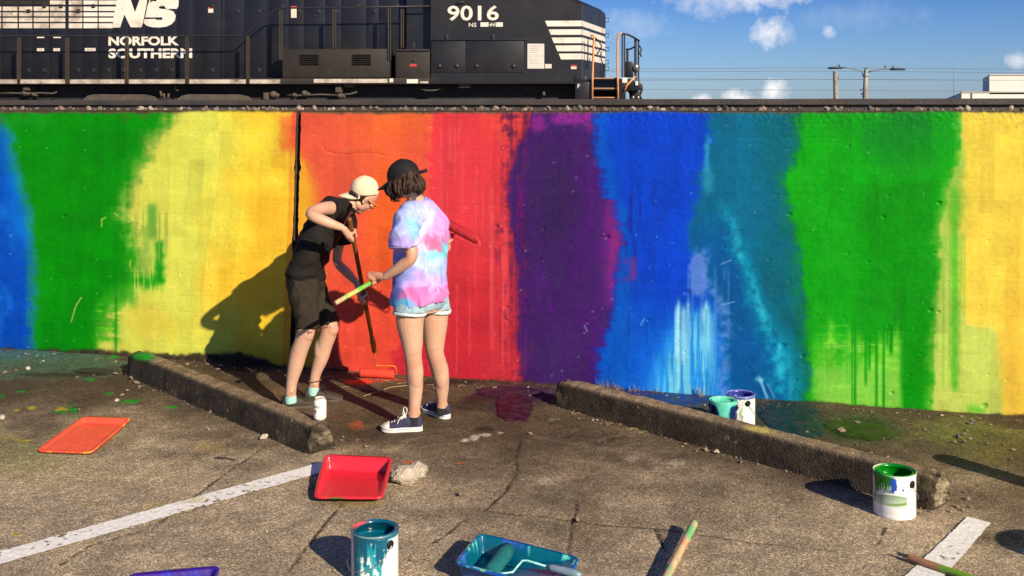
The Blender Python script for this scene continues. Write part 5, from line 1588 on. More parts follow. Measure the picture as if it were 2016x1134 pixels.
# ------------------------------------------------------------------ drink can on the wheel stop
def drink_can():
    r, h = .0345, .120
    b = G(630, 826, .149)
    root = empty('drink_can', (b.x, b.y, .149), R(-6), 'opened white drink can with dark lettering on the end of the left wheel stop', 'drink can')
    prof = [(.024, 0), (.027, .004), (.0335, .012), (.0345, .016), (.0345, .098), (.033, .104), (.0285, .114), (.0275, .117), (.0285, .119), (.0278, .1205), (.0265, .119), (.0255, .1135), (.002, .1132)]
    nt_ = 72
    t2, k2 = np.meshgrid(np.linspace(-math.pi, math.pi, nt_), np.arange(len(prof)), indexing='ij')
    pr = np.array([p[0] for p in prof])[k2]; pz = np.array([p[1] for p in prof])[k2]
    rgb = np.zeros(t2.shape+(3,)) + A3(248, 240, 226)
    rgb = lerp(rgb, np.zeros(rgb.shape)+A3(196, 186, 170), (k2 >= 6)*.8 + (k2 <= 1)*.6)
    me = grid_mesh('body', np.sin(t2)*pr, -np.cos(t2)*pr, pz, lin_np(rgb)*.95, None)
    o = link_mesh('body', me, MP('can_alu', rough=.28, bump=.02, bscale=40, spec=.6, coat=.2, var=.03)); o.parent = root
    mb = MB(); mb.ball((.004, .006, .1134), (.010, .007, .0006), seg=16, ring=6); mb.build('mouth', M('can_hole', (.01, .01, .01), .6), root)
    mb = MB(); mb.ball((-.006, -.005, .1146), (.009, .006, .001), seg=14, ring=6); mb.build('tab', M('tin_steel', (.55, .54, .52), .28), root)
    def put(body, t0, z0, size, colr, bold=.0):
        tm = text_mesh(body, 1.0, bold=bold); bm = bmesh.new(); bm.from_mesh(tm)
        bmesh.ops.subdivide_edges(bm, edges=[e for e in bm.edges if e.calc_length() > .25], cuts=1); bmesh.ops.triangulate(bm, faces=bm.faces[:]); bm.to_mesh(tm); bm.free()
        wrap(tm, r+.0005, t0, z0, size, None); to = link_mesh('label_lettering', tm, M('ink_%d_%d_%d' % colr, lin(colr), .5)); to.parent = root
    put('delo', -1.05, .070, .027, (44, 40, 38), .012)
    # small crest of dark leaves under the lettering, thin lines of print
    def dab(t, z, rt, rz, colr):
        n = 10; vs = []
        for k in range(n):
            a = 2*math.pi*k/n; tt = t + math.cos(a)*rt/r; vs.append((math.sin(tt)*(r+.0006), -math.cos(tt)*(r+.0006), z+math.sin(a)*rz))
        mb = MB(); mb.add(vs, [tuple(range(n))]); mb.build('label_print', M('ink_%d_%d_%d' % colr, lin(colr), .5), root)
    for a in range(9):
        t = 2*math.pi*a/9
        dab(-.50+math.cos(t)*.17, .053+math.sin(t)*.007, .0028, .0022, (70, 52, 42) if a % 2 else (140, 60, 44))
    dab(-.50, .053, .003, .004, (60, 50, 44)); dab(-.50, .041, .011, .0012, (80, 70, 64)); dab(-.62, .030, .008, .0009, (110, 110, 130)); dab(-.62, .024, .007, .0009, (130, 130, 150))
    for k in range(6): dab(.42+.09*k, .026, .0009, .012, (168, 170, 180))
drink_can()

# ------------------------------------------------------------------ roller trays
def tray(deep_l, deep_r, shal_l, shal_r, zd, zs_, label, pan_rgb, shell_rgb, rim_rgb, deep=.06, group='paint roller trays on the ground', well=.30, seed=600, ribs=True):
    """four lip corners; the deep well is at the deep end"""
    root_c = (deep_l + deep_r + shal_l + shal_r)/4
    root = empty('roller_tray', (root_c.x, root_c.y, 0), 0, label, 'paint tray', group)
    nu, nv = 60, 80
    u, v = np.meshgrid(np.linspace(-1, 1, nu), np.linspace(0, 1, nv), indexing='ij')
    # rounded corners: pull the outline in
    L = ((deep_l+deep_r)/2-(shal_l+shal_r)/2).length; W = (deep_l-deep_r).length
    rr = .03
    def outline(u, v):
        dv = np.minimum(v, 1-v)*L
        pull = np.where(dv < rr, rr-np.sqrt(np.maximum(rr**2-(rr-dv)**2, 0)), 0)
        return u*(1-pull/(W*.5))
    uu = outline(u, v)
    def bil(i):
        a = np.array([deep_l[i], deep_r[i], shal_l[i], shal_r[i]])
        s_ = (uu+1)/2
        return (a[0]*(1-s_)+a[1]*s_)*(1-v)+(a[2]*(1-s_)+a[3]*s_)*v
    X, Y = bil(0)-root_c.x, bil(1)-root_c.y
    rim = zd*(1-v)+zs_*v
    wellz = np.interp(v, [0, well, well+.06, 1], [rim[0, 0]-deep, zd-deep, zd-deep+.006, zs_-.008])
    floor_ = np.maximum(wellz, .004)
    d = np.minimum((1-np.abs(u))*W*.5, np.minimum(v, 1-v)*L)
    wall = 1-sstep(.006, .026, d)
    Z = floor_ + (rim-floor_)*wall
    if ribs:
        Z += np.clip((v-well-.12)/.05, 0, 1)*(1-wall)*np.abs(np.sin(v*L*math.pi/.018))*.0016
    Z += (1-wall)*(fbm(X*40, Y*40, seed, 3)-.5)*.003
    Z = np.where(d < .004, rim-.001, Z)
    rgb = pan_rgb(u, v, wall, X*30, Y*30)
    me = grid_mesh('pan', X, Y, Z, lin_np(np.clip(rgb, 2, 250))*np.array([.88, .94, 1.04])*.95, None)
    bm = bmesh.new(); bm.from_mesh(me); bmesh.ops.recalc_face_normals(bm, faces=bm.faces[:])
    if sum(f.normal.z for f in bm.faces) < 0: bmesh.ops.reverse_faces(bm, faces=bm.faces[:])
    bm.to_mesh(me); bm.free()
    o = link_mesh('pan', me, MP('tray_paint', rough=.30, bump=.25, bscale=70, spec=.5, coat=.15, bdist=.004)); o.parent = root
    # shell: lip and sloping outer walls
    idx = [(i, 0) for i in range(nu)] + [(nu-1, j) for j in range(1, nv)] + [(i, nv-1) for i in range(nu-2, -1, -1)] + [(0, j) for j in range(nv-2, 0, -1)]
    ring = np.array([(X[i], Y[i] if False else Y[i, j], rim[i, j]) if False else (X[i, j], Y[i, j], rim[i, j]) for i, j in idx])
    def grow(dist, z):
        c = ring[:, :2].mean(0); q = ring[:, :2]-c; n = np.linalg.norm(q, axis=1, keepdims=True)
        return np.concatenate([c + q*(1+dist/n), z[:, None]], 1)
    fl = np.array([floor_[i, j] for i, j in idx])
    rings = [grow(0, ring[:, 2]+.0005), grow(.006, ring[:, 2]+.001), grow(.009, ring[:, 2]-.003), grow(.009, ring[:, 2]-.010), grow(.002, ring[:, 2]-.010), grow(-.018, np.maximum(fl-.003, .001))]
    Xs = np.array([r_[:, 0] for r_ in rings]); Ys = np.array([r_[:, 1] for r_ in rings]); Zs = np.maximum(np.array([r_[:, 2] for r_ in rings]), .001)
    Xs, Ys, Zs = [np.concatenate([a, a[:, :1]], 1) for a in (Xs, Ys, Zs)]
    t = np.linspace(0, 1, Xs.shape[1])[None]*np.ones((len(rings), 1)); k = np.arange(len(rings))[:, None]*np.ones((1, Xs.shape[1]))
    col = shell_rgb(t, k)
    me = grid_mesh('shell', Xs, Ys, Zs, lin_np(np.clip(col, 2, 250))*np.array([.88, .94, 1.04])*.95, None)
    bm = bmesh.new(); bm.from_mesh(me); bmesh.ops.recalc_face_normals(bm, faces=bm.faces[:]); bm.to_mesh(me); bm.free()
    o = link_mesh('shell', me, _mats['tray_paint']); o.parent = root
    return root, root_c
def V3(v, z): return Vector((v.x, v.y, z))
# orange, left
def pan_o(u, v, wall, x, y):
    n = fbm(x*.6, y*.6, 610, 4)-.5
    c = np.zeros(u.shape+(3,)) + A3(240, 88, 56)
    c = c*(1+.10*n)[..., None]
    c = lerp(c, np.zeros(c.shape)+A3(240, 150, 60), (np.abs(u) > .985)*np.clip(n*4, 0, 1)*.6)
    return c
def sh_o(t, k):
    n = fbm(t*40, k*.3, 611, 4)-.5
    c = np.zeros(t.shape+(3,)) + A3(232, 84, 54)
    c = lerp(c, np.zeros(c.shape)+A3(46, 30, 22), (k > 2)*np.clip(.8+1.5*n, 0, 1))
    c = lerp(c, np.zeros(c.shape)+A3(236, 180, 40), np.clip(n*9-.6, 0, 1)*(k < 4)*.9)
    return c
tray(G(163, 820, .085), G(257, 823, .085), G(73, 886, .018), G(180, 890, .018), .085, .018, 'orange paint-covered roller tray lying alone left of the left wheel stop', pan_o, sh_o, None, deep=.03, seed=610, well=.2)
# red, centre
def pan_r(u, v, wall, x, y):
    n = fbm(x*.6, y*.6, 620, 4)-.5
    c = np.zeros(u.shape+(3,)) + A3(228, 42, 54)
    return c*(1+.12*n)[..., None]
def sh_r(t, k):
    n = fbm(t*40, k*.3, 621, 4)-.5
    c = np.zeros(t.shape+(3,)) + A3(222, 44, 54)
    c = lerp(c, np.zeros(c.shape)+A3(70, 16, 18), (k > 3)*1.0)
    c = lerp(c, np.zeros(c.shape)+A3(60, 110, 30), ((t > .62)*(t < .68))*(k > 1)*.8)
    return c
tray(G(641, 895, .085), G(770, 901, .085), G(620, 977, .035), G(752, 978, .035), .085, .035, 'bright red roller tray at the end of the white parking line', pan_r, sh_r, None, deep=.070, seed=620)
# teal, front
def pan_t(u, v, wall, x, y):
    n = fbm(x*.7, y*.7, 630, 5)-.5; n2 = fbm(x*2.2, y*2.2, 631, 4)-.5
    c = np.zeros(u.shape+(3,)) + A3(0, 96, 118)
    c = lerp(c, np.zeros(c.shape)+A3(0, 80, 128), np.clip(n*4, 0, 1)*.7)
    c = lerp(c, np.zeros(c.shape)+A3(0, 122, 112), np.clip(-n*4, 0, 1)*.6)
    c = lerp(c, np.zeros(c.shape)+A3(120, 226, 200), sstep(.12, .2, n2)*sstep(.2, .8, wall + (v > .75)*.35)*.9)
    c = lerp(c, np.zeros(c.shape)+A3(150, 226, 190), sstep(.27, .31, n2)*.8)
    c = lerp(c, np.zeros(c.shape)+A3(56, 96, 176), sstep(.05, .12, n)*(wall > .6)*.9)
    return c
def sh_t(t, k):
    n = fbm(t*50, k*.4, 632, 4)-.5
    c = np.zeros(t.shape+(3,)) + A3(24, 84, 172)
    c = lerp(c, np.zeros(c.shape)+A3(0, 96, 130), np.clip(.5+n*4, 0, 1)*.7)
    c = lerp(c, np.zeros(c.shape)+A3(130, 226, 206), sstep(.1, .16, n)*(k < 3)*.8)
    c = lerp(c, np.zeros(c.shape)+A3(170, 200, 40), sstep(.2, .24, n)*(k < 4)*.8)
    return c
TD0, TD1 = G(945, 1049, .085), G(898, 1106, .085)
ax_ = (G(1138, 1095, .07)-V3(TD0, .07)); ax_.z = 0
TT, TC = tray(V3(TD1, .085), V3(TD0, .085), V3(TD1+ax_, .065), V3(TD0+ax_, .065), .085, .065, 'big teal roller tray with blue sides holding a soaked roller', pan_t, sh_t, None, deep=.078, seed=630, well=.34)
def loose_roller():
    """sleeve and bent wire frame lying in the teal tray"""
    side = (TD1-TD0); side.z = 0; side.normalize(); lon = ax_.normalized()
    c = V3(TD0, 0) + side*.135 + lon*.135 + Vector((0, 0, .048))
    root = empty('paint_roller', c, 0, 'teal-soaked paint roller lying across the well of the teal tray', 'paint roller')
    mb = MB(); 
    pts = [-side*.115, -side*.113, -side*.06, side*.06, side*.113, side*.115]
    mb.tube(pts, [.012, .029, .031, .031, .029, .012], 24)
    mb.build('sleeve', M('sleeve_teal', lin((0, 112, 112)), .7, var=.2, scale=30, bump=.8, bscale=160), root, smooth=True)
    mb = MB(); up = Vector((0, 0, 1))
    mb.tube([side*.115, side*.135, side*.14+lon*.02+up*.01, side*.13+lon*.10+up*.03, side*.03+lon*.11+up*.035, side*.02+lon*.13+up*.035, side*.03+lon*.24+up*.03], .0042, 8)
    mb.build('wire_frame', M('wire_teal', lin((150, 210, 200)), .4, var=.5, scale=40), root, smooth=True)
    mb = MB(); mb.tube([side*.03+lon*.22+up*.032, side*.03+lon*.24+up*.03, side*.035+lon*.32+up*.03, side*.04+lon*.36+up*.028], [.010, .014, .016, .012], 12)
    mb.build('grip', M('grip_teal', lin((40, 120, 120)), .4, var=.5, scale=30, dirt=lin((150, 150, 170))), root, smooth=True)
loose_roller()
# purple, at the bottom edge
def pan_p(u, v, wall, x, y):
    n = fbm(x*.7, y*.7, 640, 5)-.5
    c = np.zeros(u.shape+(3,)) + A3(58, 20, 120)
    c = lerp(c, np.zeros(c.shape)+A3(40, 40, 160), np.clip(n*4, 0, 1)*.8)
    return c
def sh_p(t, k):
    n = fbm(t*50, k*.4, 642, 4)-.5
    c = np.zeros(t.shape+(3,)) + A3(70, 26, 128)
    return lerp(c, np.zeros(c.shape)+A3(110, 80, 170), np.clip(n*5, 0, 1)*.6)
pl_, pr_ = G(256, 1130, .085), G(431, 1114, .085)
dn = Vector((.04, -.42, 0))
tray(pl_, pr_, V3(pl_+dn, .04), V3(pr_+dn, .04), .085, .04, 'purple roller tray half cut off by the bottom edge', pan_p, sh_p, None, deep=.06, seed=640)

# ------------------------------------------------------------------ poles lying about
def pole_mesh(pts, rad, rgb_fn, name, parent, mat='pole_paint', seg=14, n=90):
    pts = [Vector(p) for p in pts]
    a, b = pts[0], pts[-1]; d = (b-a); L = d.length; d.normalize()
    up = Vector((0, 0, 1)) if abs(d.z) < .9 else Vector((1, 0, 0))
    s1 = d.cross(up).normalized(); s2 = s1.cross(d).normalized()
    s_, t_ = np.meshgrid(np.concatenate([[0, 0], np.linspace(.004, .996, n), [1, 1]]), np.linspace(0, 2*math.pi, seg+1), indexing='ij')
    rr = np.full(s_.shape, rad); rr[0] = .0005; rr[-1] = .0005; rr[1] = rad*.86; rr[-2] = rad*.86
    Pn = np.array(a)[None, None] + (s_*L)[..., None]*np.array(d) + (rr*np.cos(t_))[..., None]*np.array(s1) + (rr*np.sin(t_))[..., None]*np.array(s2)
    rgb = rgb_fn(s_*L, t_)
    me = grid_mesh(name, Pn[..., 0], Pn[..., 1], Pn[..., 2], lin_np(np.clip(rgb, 3, 250))*np.array([.9, .95, 1.03])*.95, None)
    bm = bmesh.new(); bm.from_mesh(me); bmesh.ops.recalc_face_normals(bm, faces=bm.faces[:]); bm.to_mesh(me); bm.free()
    o = link_mesh(name, me, MP(mat, rough=.45, bump=.15, bscale=80, spec=.45, bdist=.004)); 
    if parent is not None: world_child(o, parent)
    return o
def stained(basec, patches, seed):
    def f(s_, t_):
        n = fbm(s_*30, t_*1.2, seed, 4)-.5
        c = np.zeros(s_.shape+(3,)) + A3(*basec); c = c*(1+.25*n)[..., None]
        for i, (p0, p1, colr, amt) in enumerate(patches):
            m = sig((s_-p0+.03*n)/.008)*sig((p1-s_+.03*n)/.008)*np.clip(amt + 2.6*(fbm(s_*22+i*5, t_*1.3+i, seed+i, 4)-.5), 0, 1)
            c = lerp(c, np.zeros(c.shape)+A3(*colr), sstep(.25, .55, m))
        return c
    return f
tip = Vector((.788, 4.61, .05)); e0 = Vector((.588, 4.09, .05)); d_ = (tip-e0).normalized(); far_end = tip - d_*1.15; far_end.z = .03
t_ = empty('roller_pole', tip, 0, 'cream roller pole with green and pink paint stains at the bottom edge', 'roller pole')
pole_mesh([tip, far_end], .0165, stained((206, 172, 128), [(0, .03, (176, 186, 130), .9), (.06, .19, (120, 186, 110), .75), (.2, .27, (224, 150, 104), .7), (.3, .8, (200, 170, 120), .4), (.45, .6, (150, 180, 120), .3)], 700), 'shaft', t_)
# what lifts it off the ground: the bent frame and sleeve at its far end
mb = MB(); s0 = far_end - d_*.02
sx_ = Vector((d_.y, -d_.x, 0))
mb.tube([far_end+d_*.05, s0-d_*.08, s0-d_*.10+sx_*.10, s0-d_*.16+sx_*.115, s0-d_*.18+sx_*.1], .004, 8); w_ = mb.build('wire_frame', steel, t_, smooth=True, world=True)
mb = MB(); k0 = s0-d_*.18; k0.z = .036
mb.tube([k0+sx_*.105, k0+sx_*.1, k0-sx_*.11, k0-sx_*.115], [.01, .031, .031, .01], 18); mb.build('sleeve', M('sleeve_cream', (.6, .5, .35), .8, bump=.6, bscale=120), t_, smooth=True, world=True)
a = G(1787, 1096, .022); b = G(1900, 1134, .022); d2 = (b-a).normalized()
t_ = empty('roller_pole', a, 0, 'wooden roller pole turning lime green, lying across the right parking line', 'roller pole')
pole_mesh([a, a+d2*1.2], .0135, stained((168, 118, 82), [(.135, 1.2, (116, 158, 40), .95), (.5, .9, (90, 130, 40), .35)], 710), 'shaft', t_)
mb = MB(); mb.tube([a-d2*.045, a-d2*.04, a-d2*.012, a+d2*.01], [.003, .0065, .0075, .0075], 10); mb.build('thread_tip', M('tip_metal', (.18, .17, .15), .4, metal=.7), t_, smooth=True, world=True)

# ------------------------------------------------------------------ lump of broken concrete
def lump():
    c = G(806, 952); 
    bm = bmesh.new(); bmesh.ops.create_icosphere(bm, subdivisions=5, radius=1)
    co = np.array([v.co[:] for v in bm.verts])
    n = noise3(co, 1.6, 801, 5)-.5; n2 = noise3(co, 6, 805, 5)-.5
    n3_ = noise3(co, 17, 809, 4)-.5
    s_ = 1 + .65*n + .34*n2 + .15*n3_
    for v, k in zip(bm.verts, s_):
        p = v.co*k
        x, y, z = p.x*.088, p.y*.052, p.z*.050
        z += .018*(x > .01)*min(1, (x-.01)/.03) if x > .01 else 0
        v.co = (x, y, max(z+.034, -.003))
    me = bpy.data.meshes.new('concrete_lump'); bm.to_mesh(me); bm.free(); me.shade_smooth()
    o = link_mesh('concrete_lump', me, M('lump_concrete', (.55, .47, .35), .95, var=.25, scale=30, bump=.9, bscale=140, dirt=(.36, .30, .21), dirt_amt=.3, dirt_scale=22), loc=(c.x, c.y+.02, 0))
    o.rotation_euler = (0, 0, R(14))
    tag(o, 'pale lump of broken concrete right beside the red tray', 'concrete lump')
lump()

# ------------------------------------------------------------------ loose stones
def stone(px, py, wpx, kind, label, group, name='stone', flat=.62):
    g = G(px, py)
    rad = wpx*g.y/F*.5
    me = STONE_BY[(RNG.randint(len(STONES)), kind)]
    o = bpy.data.objects.new(name, me); C.objects.link(o)
    o.location = (g.x, g.y, rad*flat*.55)
    o.scale = (rad, rad*(.75+.4*RNG.rand()), rad*flat*(.8+.5*RNG.rand()))
    o.rotation_euler = (RNG.uniform(-.3, .3), RNG.uniform(-.3, .3), RNG.uniform(0, 6.28))
    tag(o, label, 'stone', group)
    return o
LW, LC, LO, LB = ('small stone among the rubble along the foot of the painted wall', 'small stone lying close against a concrete wheel stop', 'small loose stone out on the open asphalt', 'stone on the ground between the right wheel stop and the wall')
GW, GC, GO, GB = ('rubble stones along the foot of the wall', 'stones lying against the wheel stops', 'loose stones scattered on the asphalt', 'stones behind the right wheel stop')
singles = [(5, 825, 20, 2, 'pale rounded stone at the far left edge of the asphalt'), (973, 767, 17, 0, 'tan angular stone on the purple-stained ground'), (906, 978, 20, 0, 'tan stone alone on the asphalt right of the concrete lump'),
           (1136, 1025, 17, 0, 'tan stone sitting where two asphalt cracks meet'), (811, 1105, 13, 1, 'grey pebble just right of the closest paint can'), (1043, 857, 15, 0, 'tan stone just below the purple puddle'),
           (519, 866, 26, 2, 'flat white stone chip in front of the left wheel stop'), (1688, 835, 17, 1, 'greenish stone standing up in the green puddle'), (1655, 851, 24, 0, 'brown stone heap beside the dark green puddle'),
           (1390, 888, 17, 0, 'tan rounded stone in front of the middle of the right wheel stop'), (1411, 893, 17, 2, 'pale block-like stone next to the tan rounded one'), (1832, 1000, 24, 0, 'tan slab-like stone leaning on the right wheel stop end'),
           (1715, 896, 16, 0, 'brown stone on top of the ground behind the green-rimmed can'), (858, 768, 17, 2, 'pale stone between the legs and the roller'), (803, 765, 0, 0, '')]
for px, py, w, k, lb in singles:
    if w: stone(px, py, w, k, lb, None, flat=.8)
for k in range(140):
    x = RNG.uniform(0, 2010); base = 686 + .0675*x
    if 590 < x < 690 or 1080 < x < 1110: continue
    stone(x, base + RNG.exponential(7)+5, RNG.choice([4, 6, 8, 11, 15], p=[.3, .3, .22, .12, .06]), RNG.choice([0, 1, 1, 3, 2]), LW, GW)
for x0, y0, x1, y1, n in ((255, 735, 600, 892, 16), (1095, 798, 1830, 1004, 34)):
    for k in range(n):
        t = RNG.rand() if k > 6 else RNG.rand()*.12
        stone(x0+(x1-x0)*t+RNG.normal()*3-3, y0+(y1-y0)*t+abs(RNG.normal())*5+3, RNG.choice([5, 7, 10, 14], p=[.3, .35, .25, .1]), RNG.choice([0, 1, 3, 2], p=[.4, .3, .2, .1]), LC, GC)
for x, y, w in ((1450, 902, 9), (1458, 912, 14), (1370, 890, 13), (1885, 1000, 16), (1905, 985, 16), (1896, 1006, 14), (1870, 1008, 12), (1910, 1000, 10), (1900, 970, 12), (240, 780, 12), (250, 772, 13), (228, 738, 14), (268, 756, 16), (258, 748, 18), (275, 764, 12), (645, 880, 10), (660, 884, 9), (672, 868, 9)):
    stone(x, y, w, RNG.choice([0, 1, 0, 3]), LC, GC, flat=.8)
for k in range(64):
    x = RNG.uniform(0, 2016); y = RNG.uniform(770, 1125)
    if y < 735+.075*x: continue
    stone(x, y, RNG.choice([3.5, 5, 7, 10], p=[.42, .35, .18, .05]), RNG.choice([0, 1, 2, 3], p=[.35, .25, .28, .12]), LO, GO)
for x, y, w in ((530, 865, 6), (560, 870, 5), (374, 926, 12), (395, 885, 7), (1090, 905, 6), (525, 1048, 8), (535, 1072, 5), (838, 1103, 9), (675, 862, 12), (704, 868, 10), (720, 880, 12), (735, 892, 8), (640, 1000, 6), (152, 745, 12), (55, 728, 16), (32, 730, 10), (85, 712, 10), (185, 740, 9), (155, 808, 12), (230, 790, 16), (375, 852, 10), (350, 836, 10), (410, 846, 9), (10, 735, 14), (1420, 970, 5), (1426, 971, 6)):
    stone(x, y, w, RNG.choice([0, 1, 2, 3]), LO, GO)
for k in range(34):
    x = RNG.uniform(1480, 2010); top = 700+.075*x; 
    y = RNG.uniform(top, min(790+.11*(x-1100)+ .16*(x-1480), 940))
    stone(x, y, RNG.choice([4, 7, 10, 14], p=[.4, .3, .2, .1]), RNG.choice([0, 1, 3]), LB, GB)
for x, y, w in ((1886, 862, 18), (1900, 858, 15), (1880, 872, 12), (1898, 872, 12), (1910, 866, 10), (1990, 905, 10)):
    stone(x, y, w, RNG.choice([0, 1]), LB, GB, flat=.9)

# dry grass, twigs and crumbs of soil gathered along the foot of the wall and the wheel stops
def litter():
    rs = np.random.RandomState(21)
    mb = MB()
    def blade(p, L, lean, w=.0016):
        a = rs.uniform(0, 6.28); d = Vector((math.cos(a)*lean, math.sin(a)*lean, 1-lean*.7)).normalized()
        s_ = Vector((-d.y, d.x, 0)); s_ = s_.normalized()*w if s_.length > 0 else Vector((w, 0, 0))
        m = p + d*L*.5; e = p + d*L + Vector((math.cos(a), math.sin(a), -.5))*L*.2*lean
        mb.add([p-s_, p+s_, m+s_*.8, m-s_*.8, e], [(0, 1, 2, 3), (3, 2, 4)])
    for (cx, n, sp, L) in ((1195, 70, 28, .075), (1255, 26, 14, .05), (1290, 20, 14, .06), (1220, 30, 40, .05), (1378, 16, 8, .07), (700, 40, 40, .03), (430, 20, 40, .05)):
        for k in range(n):
            x = cx + rs.normal()*sp*.6; Yw = wallY(0)/(1 - WB*(x-1008)/F) - .015 - abs(rs.normal())*.02
            blade(Vector(((x-1008)/F*Yw, Yw, 0)), L*rs.uniform(.4, 1.2), rs.uniform(.1, .8))
    o = mb.build('dry_grass', M('dry_grass', (.26, .19, .11), .9, var=.4, scale=20)); tag(o, kind='stuff')
    mb = MB()
    for (x0, y0, x1, y1, n) in ((700, 742, 880, 758, 16), (1085, 790, 1330, 862, 40), (640, 735, 720, 760, 20), (900, 752, 1000, 765, 10)):
        for k in range(n):
            t = rs.rand(); g = G(x0+(x1-x0)*t + rs.normal()*6, y0+(y1-y0)*t + abs(rs.normal())*4+2, .004)
            a = rs.uniform(0, 6.28); L = rs.uniform(.02, .07); q = Vector((math.cos(a), math.sin(a), 0))
            mb.tube([g, g+q*L*.5+Vector((0, 0, rs.uniform(0, .01)))+Vector((q.y, -q.x, 0))*.006, g+q*L], .0013, 4, cap=False)
    o = mb.build('dry_twigs', M('dry_twigs', (.34, .25, .14), .9, var=.4, scale=20)); tag(o, kind='stuff')
    mb = MB()
    for k in range(1500):
        u_ = rs.rand()
        if u_ < .6:
            x = rs.uniform(-20, 2030); y = 686+.0675*x + rs.exponential(6) + 1
        elif u_ < .8:
            t = rs.rand(); x = 1092+(1836-1092)*t; y = 797+(1004-797)*t+rs.exponential(5)+1
        else:
            t = rs.rand(); x = 245+(604-245)*t; y = 736+(892-736)*t+rs.exponential(5)+1
        g = G(x, y); r_ = rs.uniform(.002, .0075)
        a = [Vector((rs.normal(), rs.normal(), rs.normal())).normalized()*r_ for _ in range(4)]
        mb.add([g+q+Vector((0, 0, r_*.5)) for q in a], [(0, 1, 2), (0, 2, 3), (0, 3, 1), (1, 3, 2)])
    o = mb.build('soil_crumbs', M('soil_crumbs', (.12, .09, .06), .95, var=.5, scale=30)); tag(o, kind='stuff')
    # one long straw by the roller
    mb = MB(); a = G(715, 780, .006); b = G(820, 757, .012); m_ = (a+b)/2 + Vector((0, .03, .012)); mb.tube([a, m_, b], .0016, 5); tag(mb.build('straw', M('straw', (.5, .38, .18), .8)), 'single dry straw on the soil in front of the orange roller', 'straw')
    mb = MB(); a = G(428, 900, .005); mb.tube([a, G(446, 902, .006), G(462, 906, .005)], .004, 6); tag(mb.build('twig', M('twig', (.05, .04, .03), .9)), 'short dark twig in front of the left wheel stop', 'twig')
litter()

# ------------------------------------------------------------------ the two painters
def spline(pts, vals=None, n=6):
    """smooth curve through points (Catmull-Rom), with values carried along"""
    pts = [Vector(p) for p in pts]; out = []; ov = []
    for i in range(len(pts)-1):
        p0, p1, p2, p3 = pts[max(i-1, 0)], pts[i], pts[i+1], pts[min(i+2, len(pts)-1)]
        for k in range(n):
            t = k/n
            out.append(.5*((2*p1)+(p2-p0)*t+(2*p0-5*p1+4*p2-p3)*t*t+(3*p1-p0-3*p2+p3)*t**3))
            if vals is not None:
                v0, v1, v2, v3 = vals[max(i-1, 0)], vals[i], vals[i+1], vals[min(i+2, len(vals)-1)]
                ov.append(.5*((2*v1)+(v2-v0)*t+(2*v0-5*v1+4*v2-v3)*t*t+(3*v1-v0-3*v2+v3)*t**3))
    out.append(pts[-1]); 
    if vals is not None: ov.append(vals[-1])
    return (out, ov) if vals is not None else out
def limb(mb, pts, rads, seg=16, n=6):
    p, r = spline(pts, rads, n); mb.tube(p, r, seg)
def grip(mb, c, axis, pdir, wrist, rp, sc=1.0, flip=1):
    """a hand closed round a pole: palm, four fingers wrapped round, thumb across the other side"""
    a = axis.normalized(); p = (pdir - a*pdir.dot(a)).normalized(); q = a.cross(p)*flip
    # palm lies on the +p side of the pole
    Mx = Matrix((a, p, q)).transposed()
    pc = c + p*(rp+.017*sc) - q*.006*sc
    mb.ball(pc, (.043*sc, .017*sc, .040*sc), Mx, 14, 10)
    mb.ball(pc - q*.02*sc, (.036*sc, .019*sc, .03*sc), Mx, 12, 8)
    limb(mb, [wrist, wrist*.45+(pc-q*.018*sc)*.55, pc - q*.012*sc], [.0245*sc, .026*sc, .022*sc], 12, 4)
    R0 = rp + .0085*sc
    for i, (ln, rr) in enumerate(((208, .0080), (228, .0085), (220, .0082), (192, .0073))):
        off = a*((i-1.5)*.0225*sc)
        pts = []; rad = []
        for k in range(9):
            ph = R(28 + (ln)*k/8.0)
            bend = 1.0 + .10*math.sin(math.pi*k/8*3)
            pts.append(c + off*(1-.08*k/8) + (p*math.cos(ph) + q*math.sin(ph))*R0*bend); rad.append(rr*sc*(1.05-.30*k/8))
        mb.tube([c + off + p*(rp+.016*sc) + q*.018*sc] + pts, [rr*sc*1.05]+rad, 10)
        mb.ball(c + off + p*(rp+.020*sc) + q*.028*sc, rr*1.15*sc, None, 8, 6)
    th = []
    for k in range(6):
        ph = R(-25 - 130*k/5.0)
        th.append(c + a*(.030+.018*k/5)*sc + (p*math.cos(ph) + q*math.sin(ph))*(R0+.002*sc))
    mb.tube([pc - q*.02*sc + a*.018*sc] + th, [.014*sc, .012*sc, .0115*sc, .0105*sc, .0105*sc, .0095*sc, .007*sc], 10)
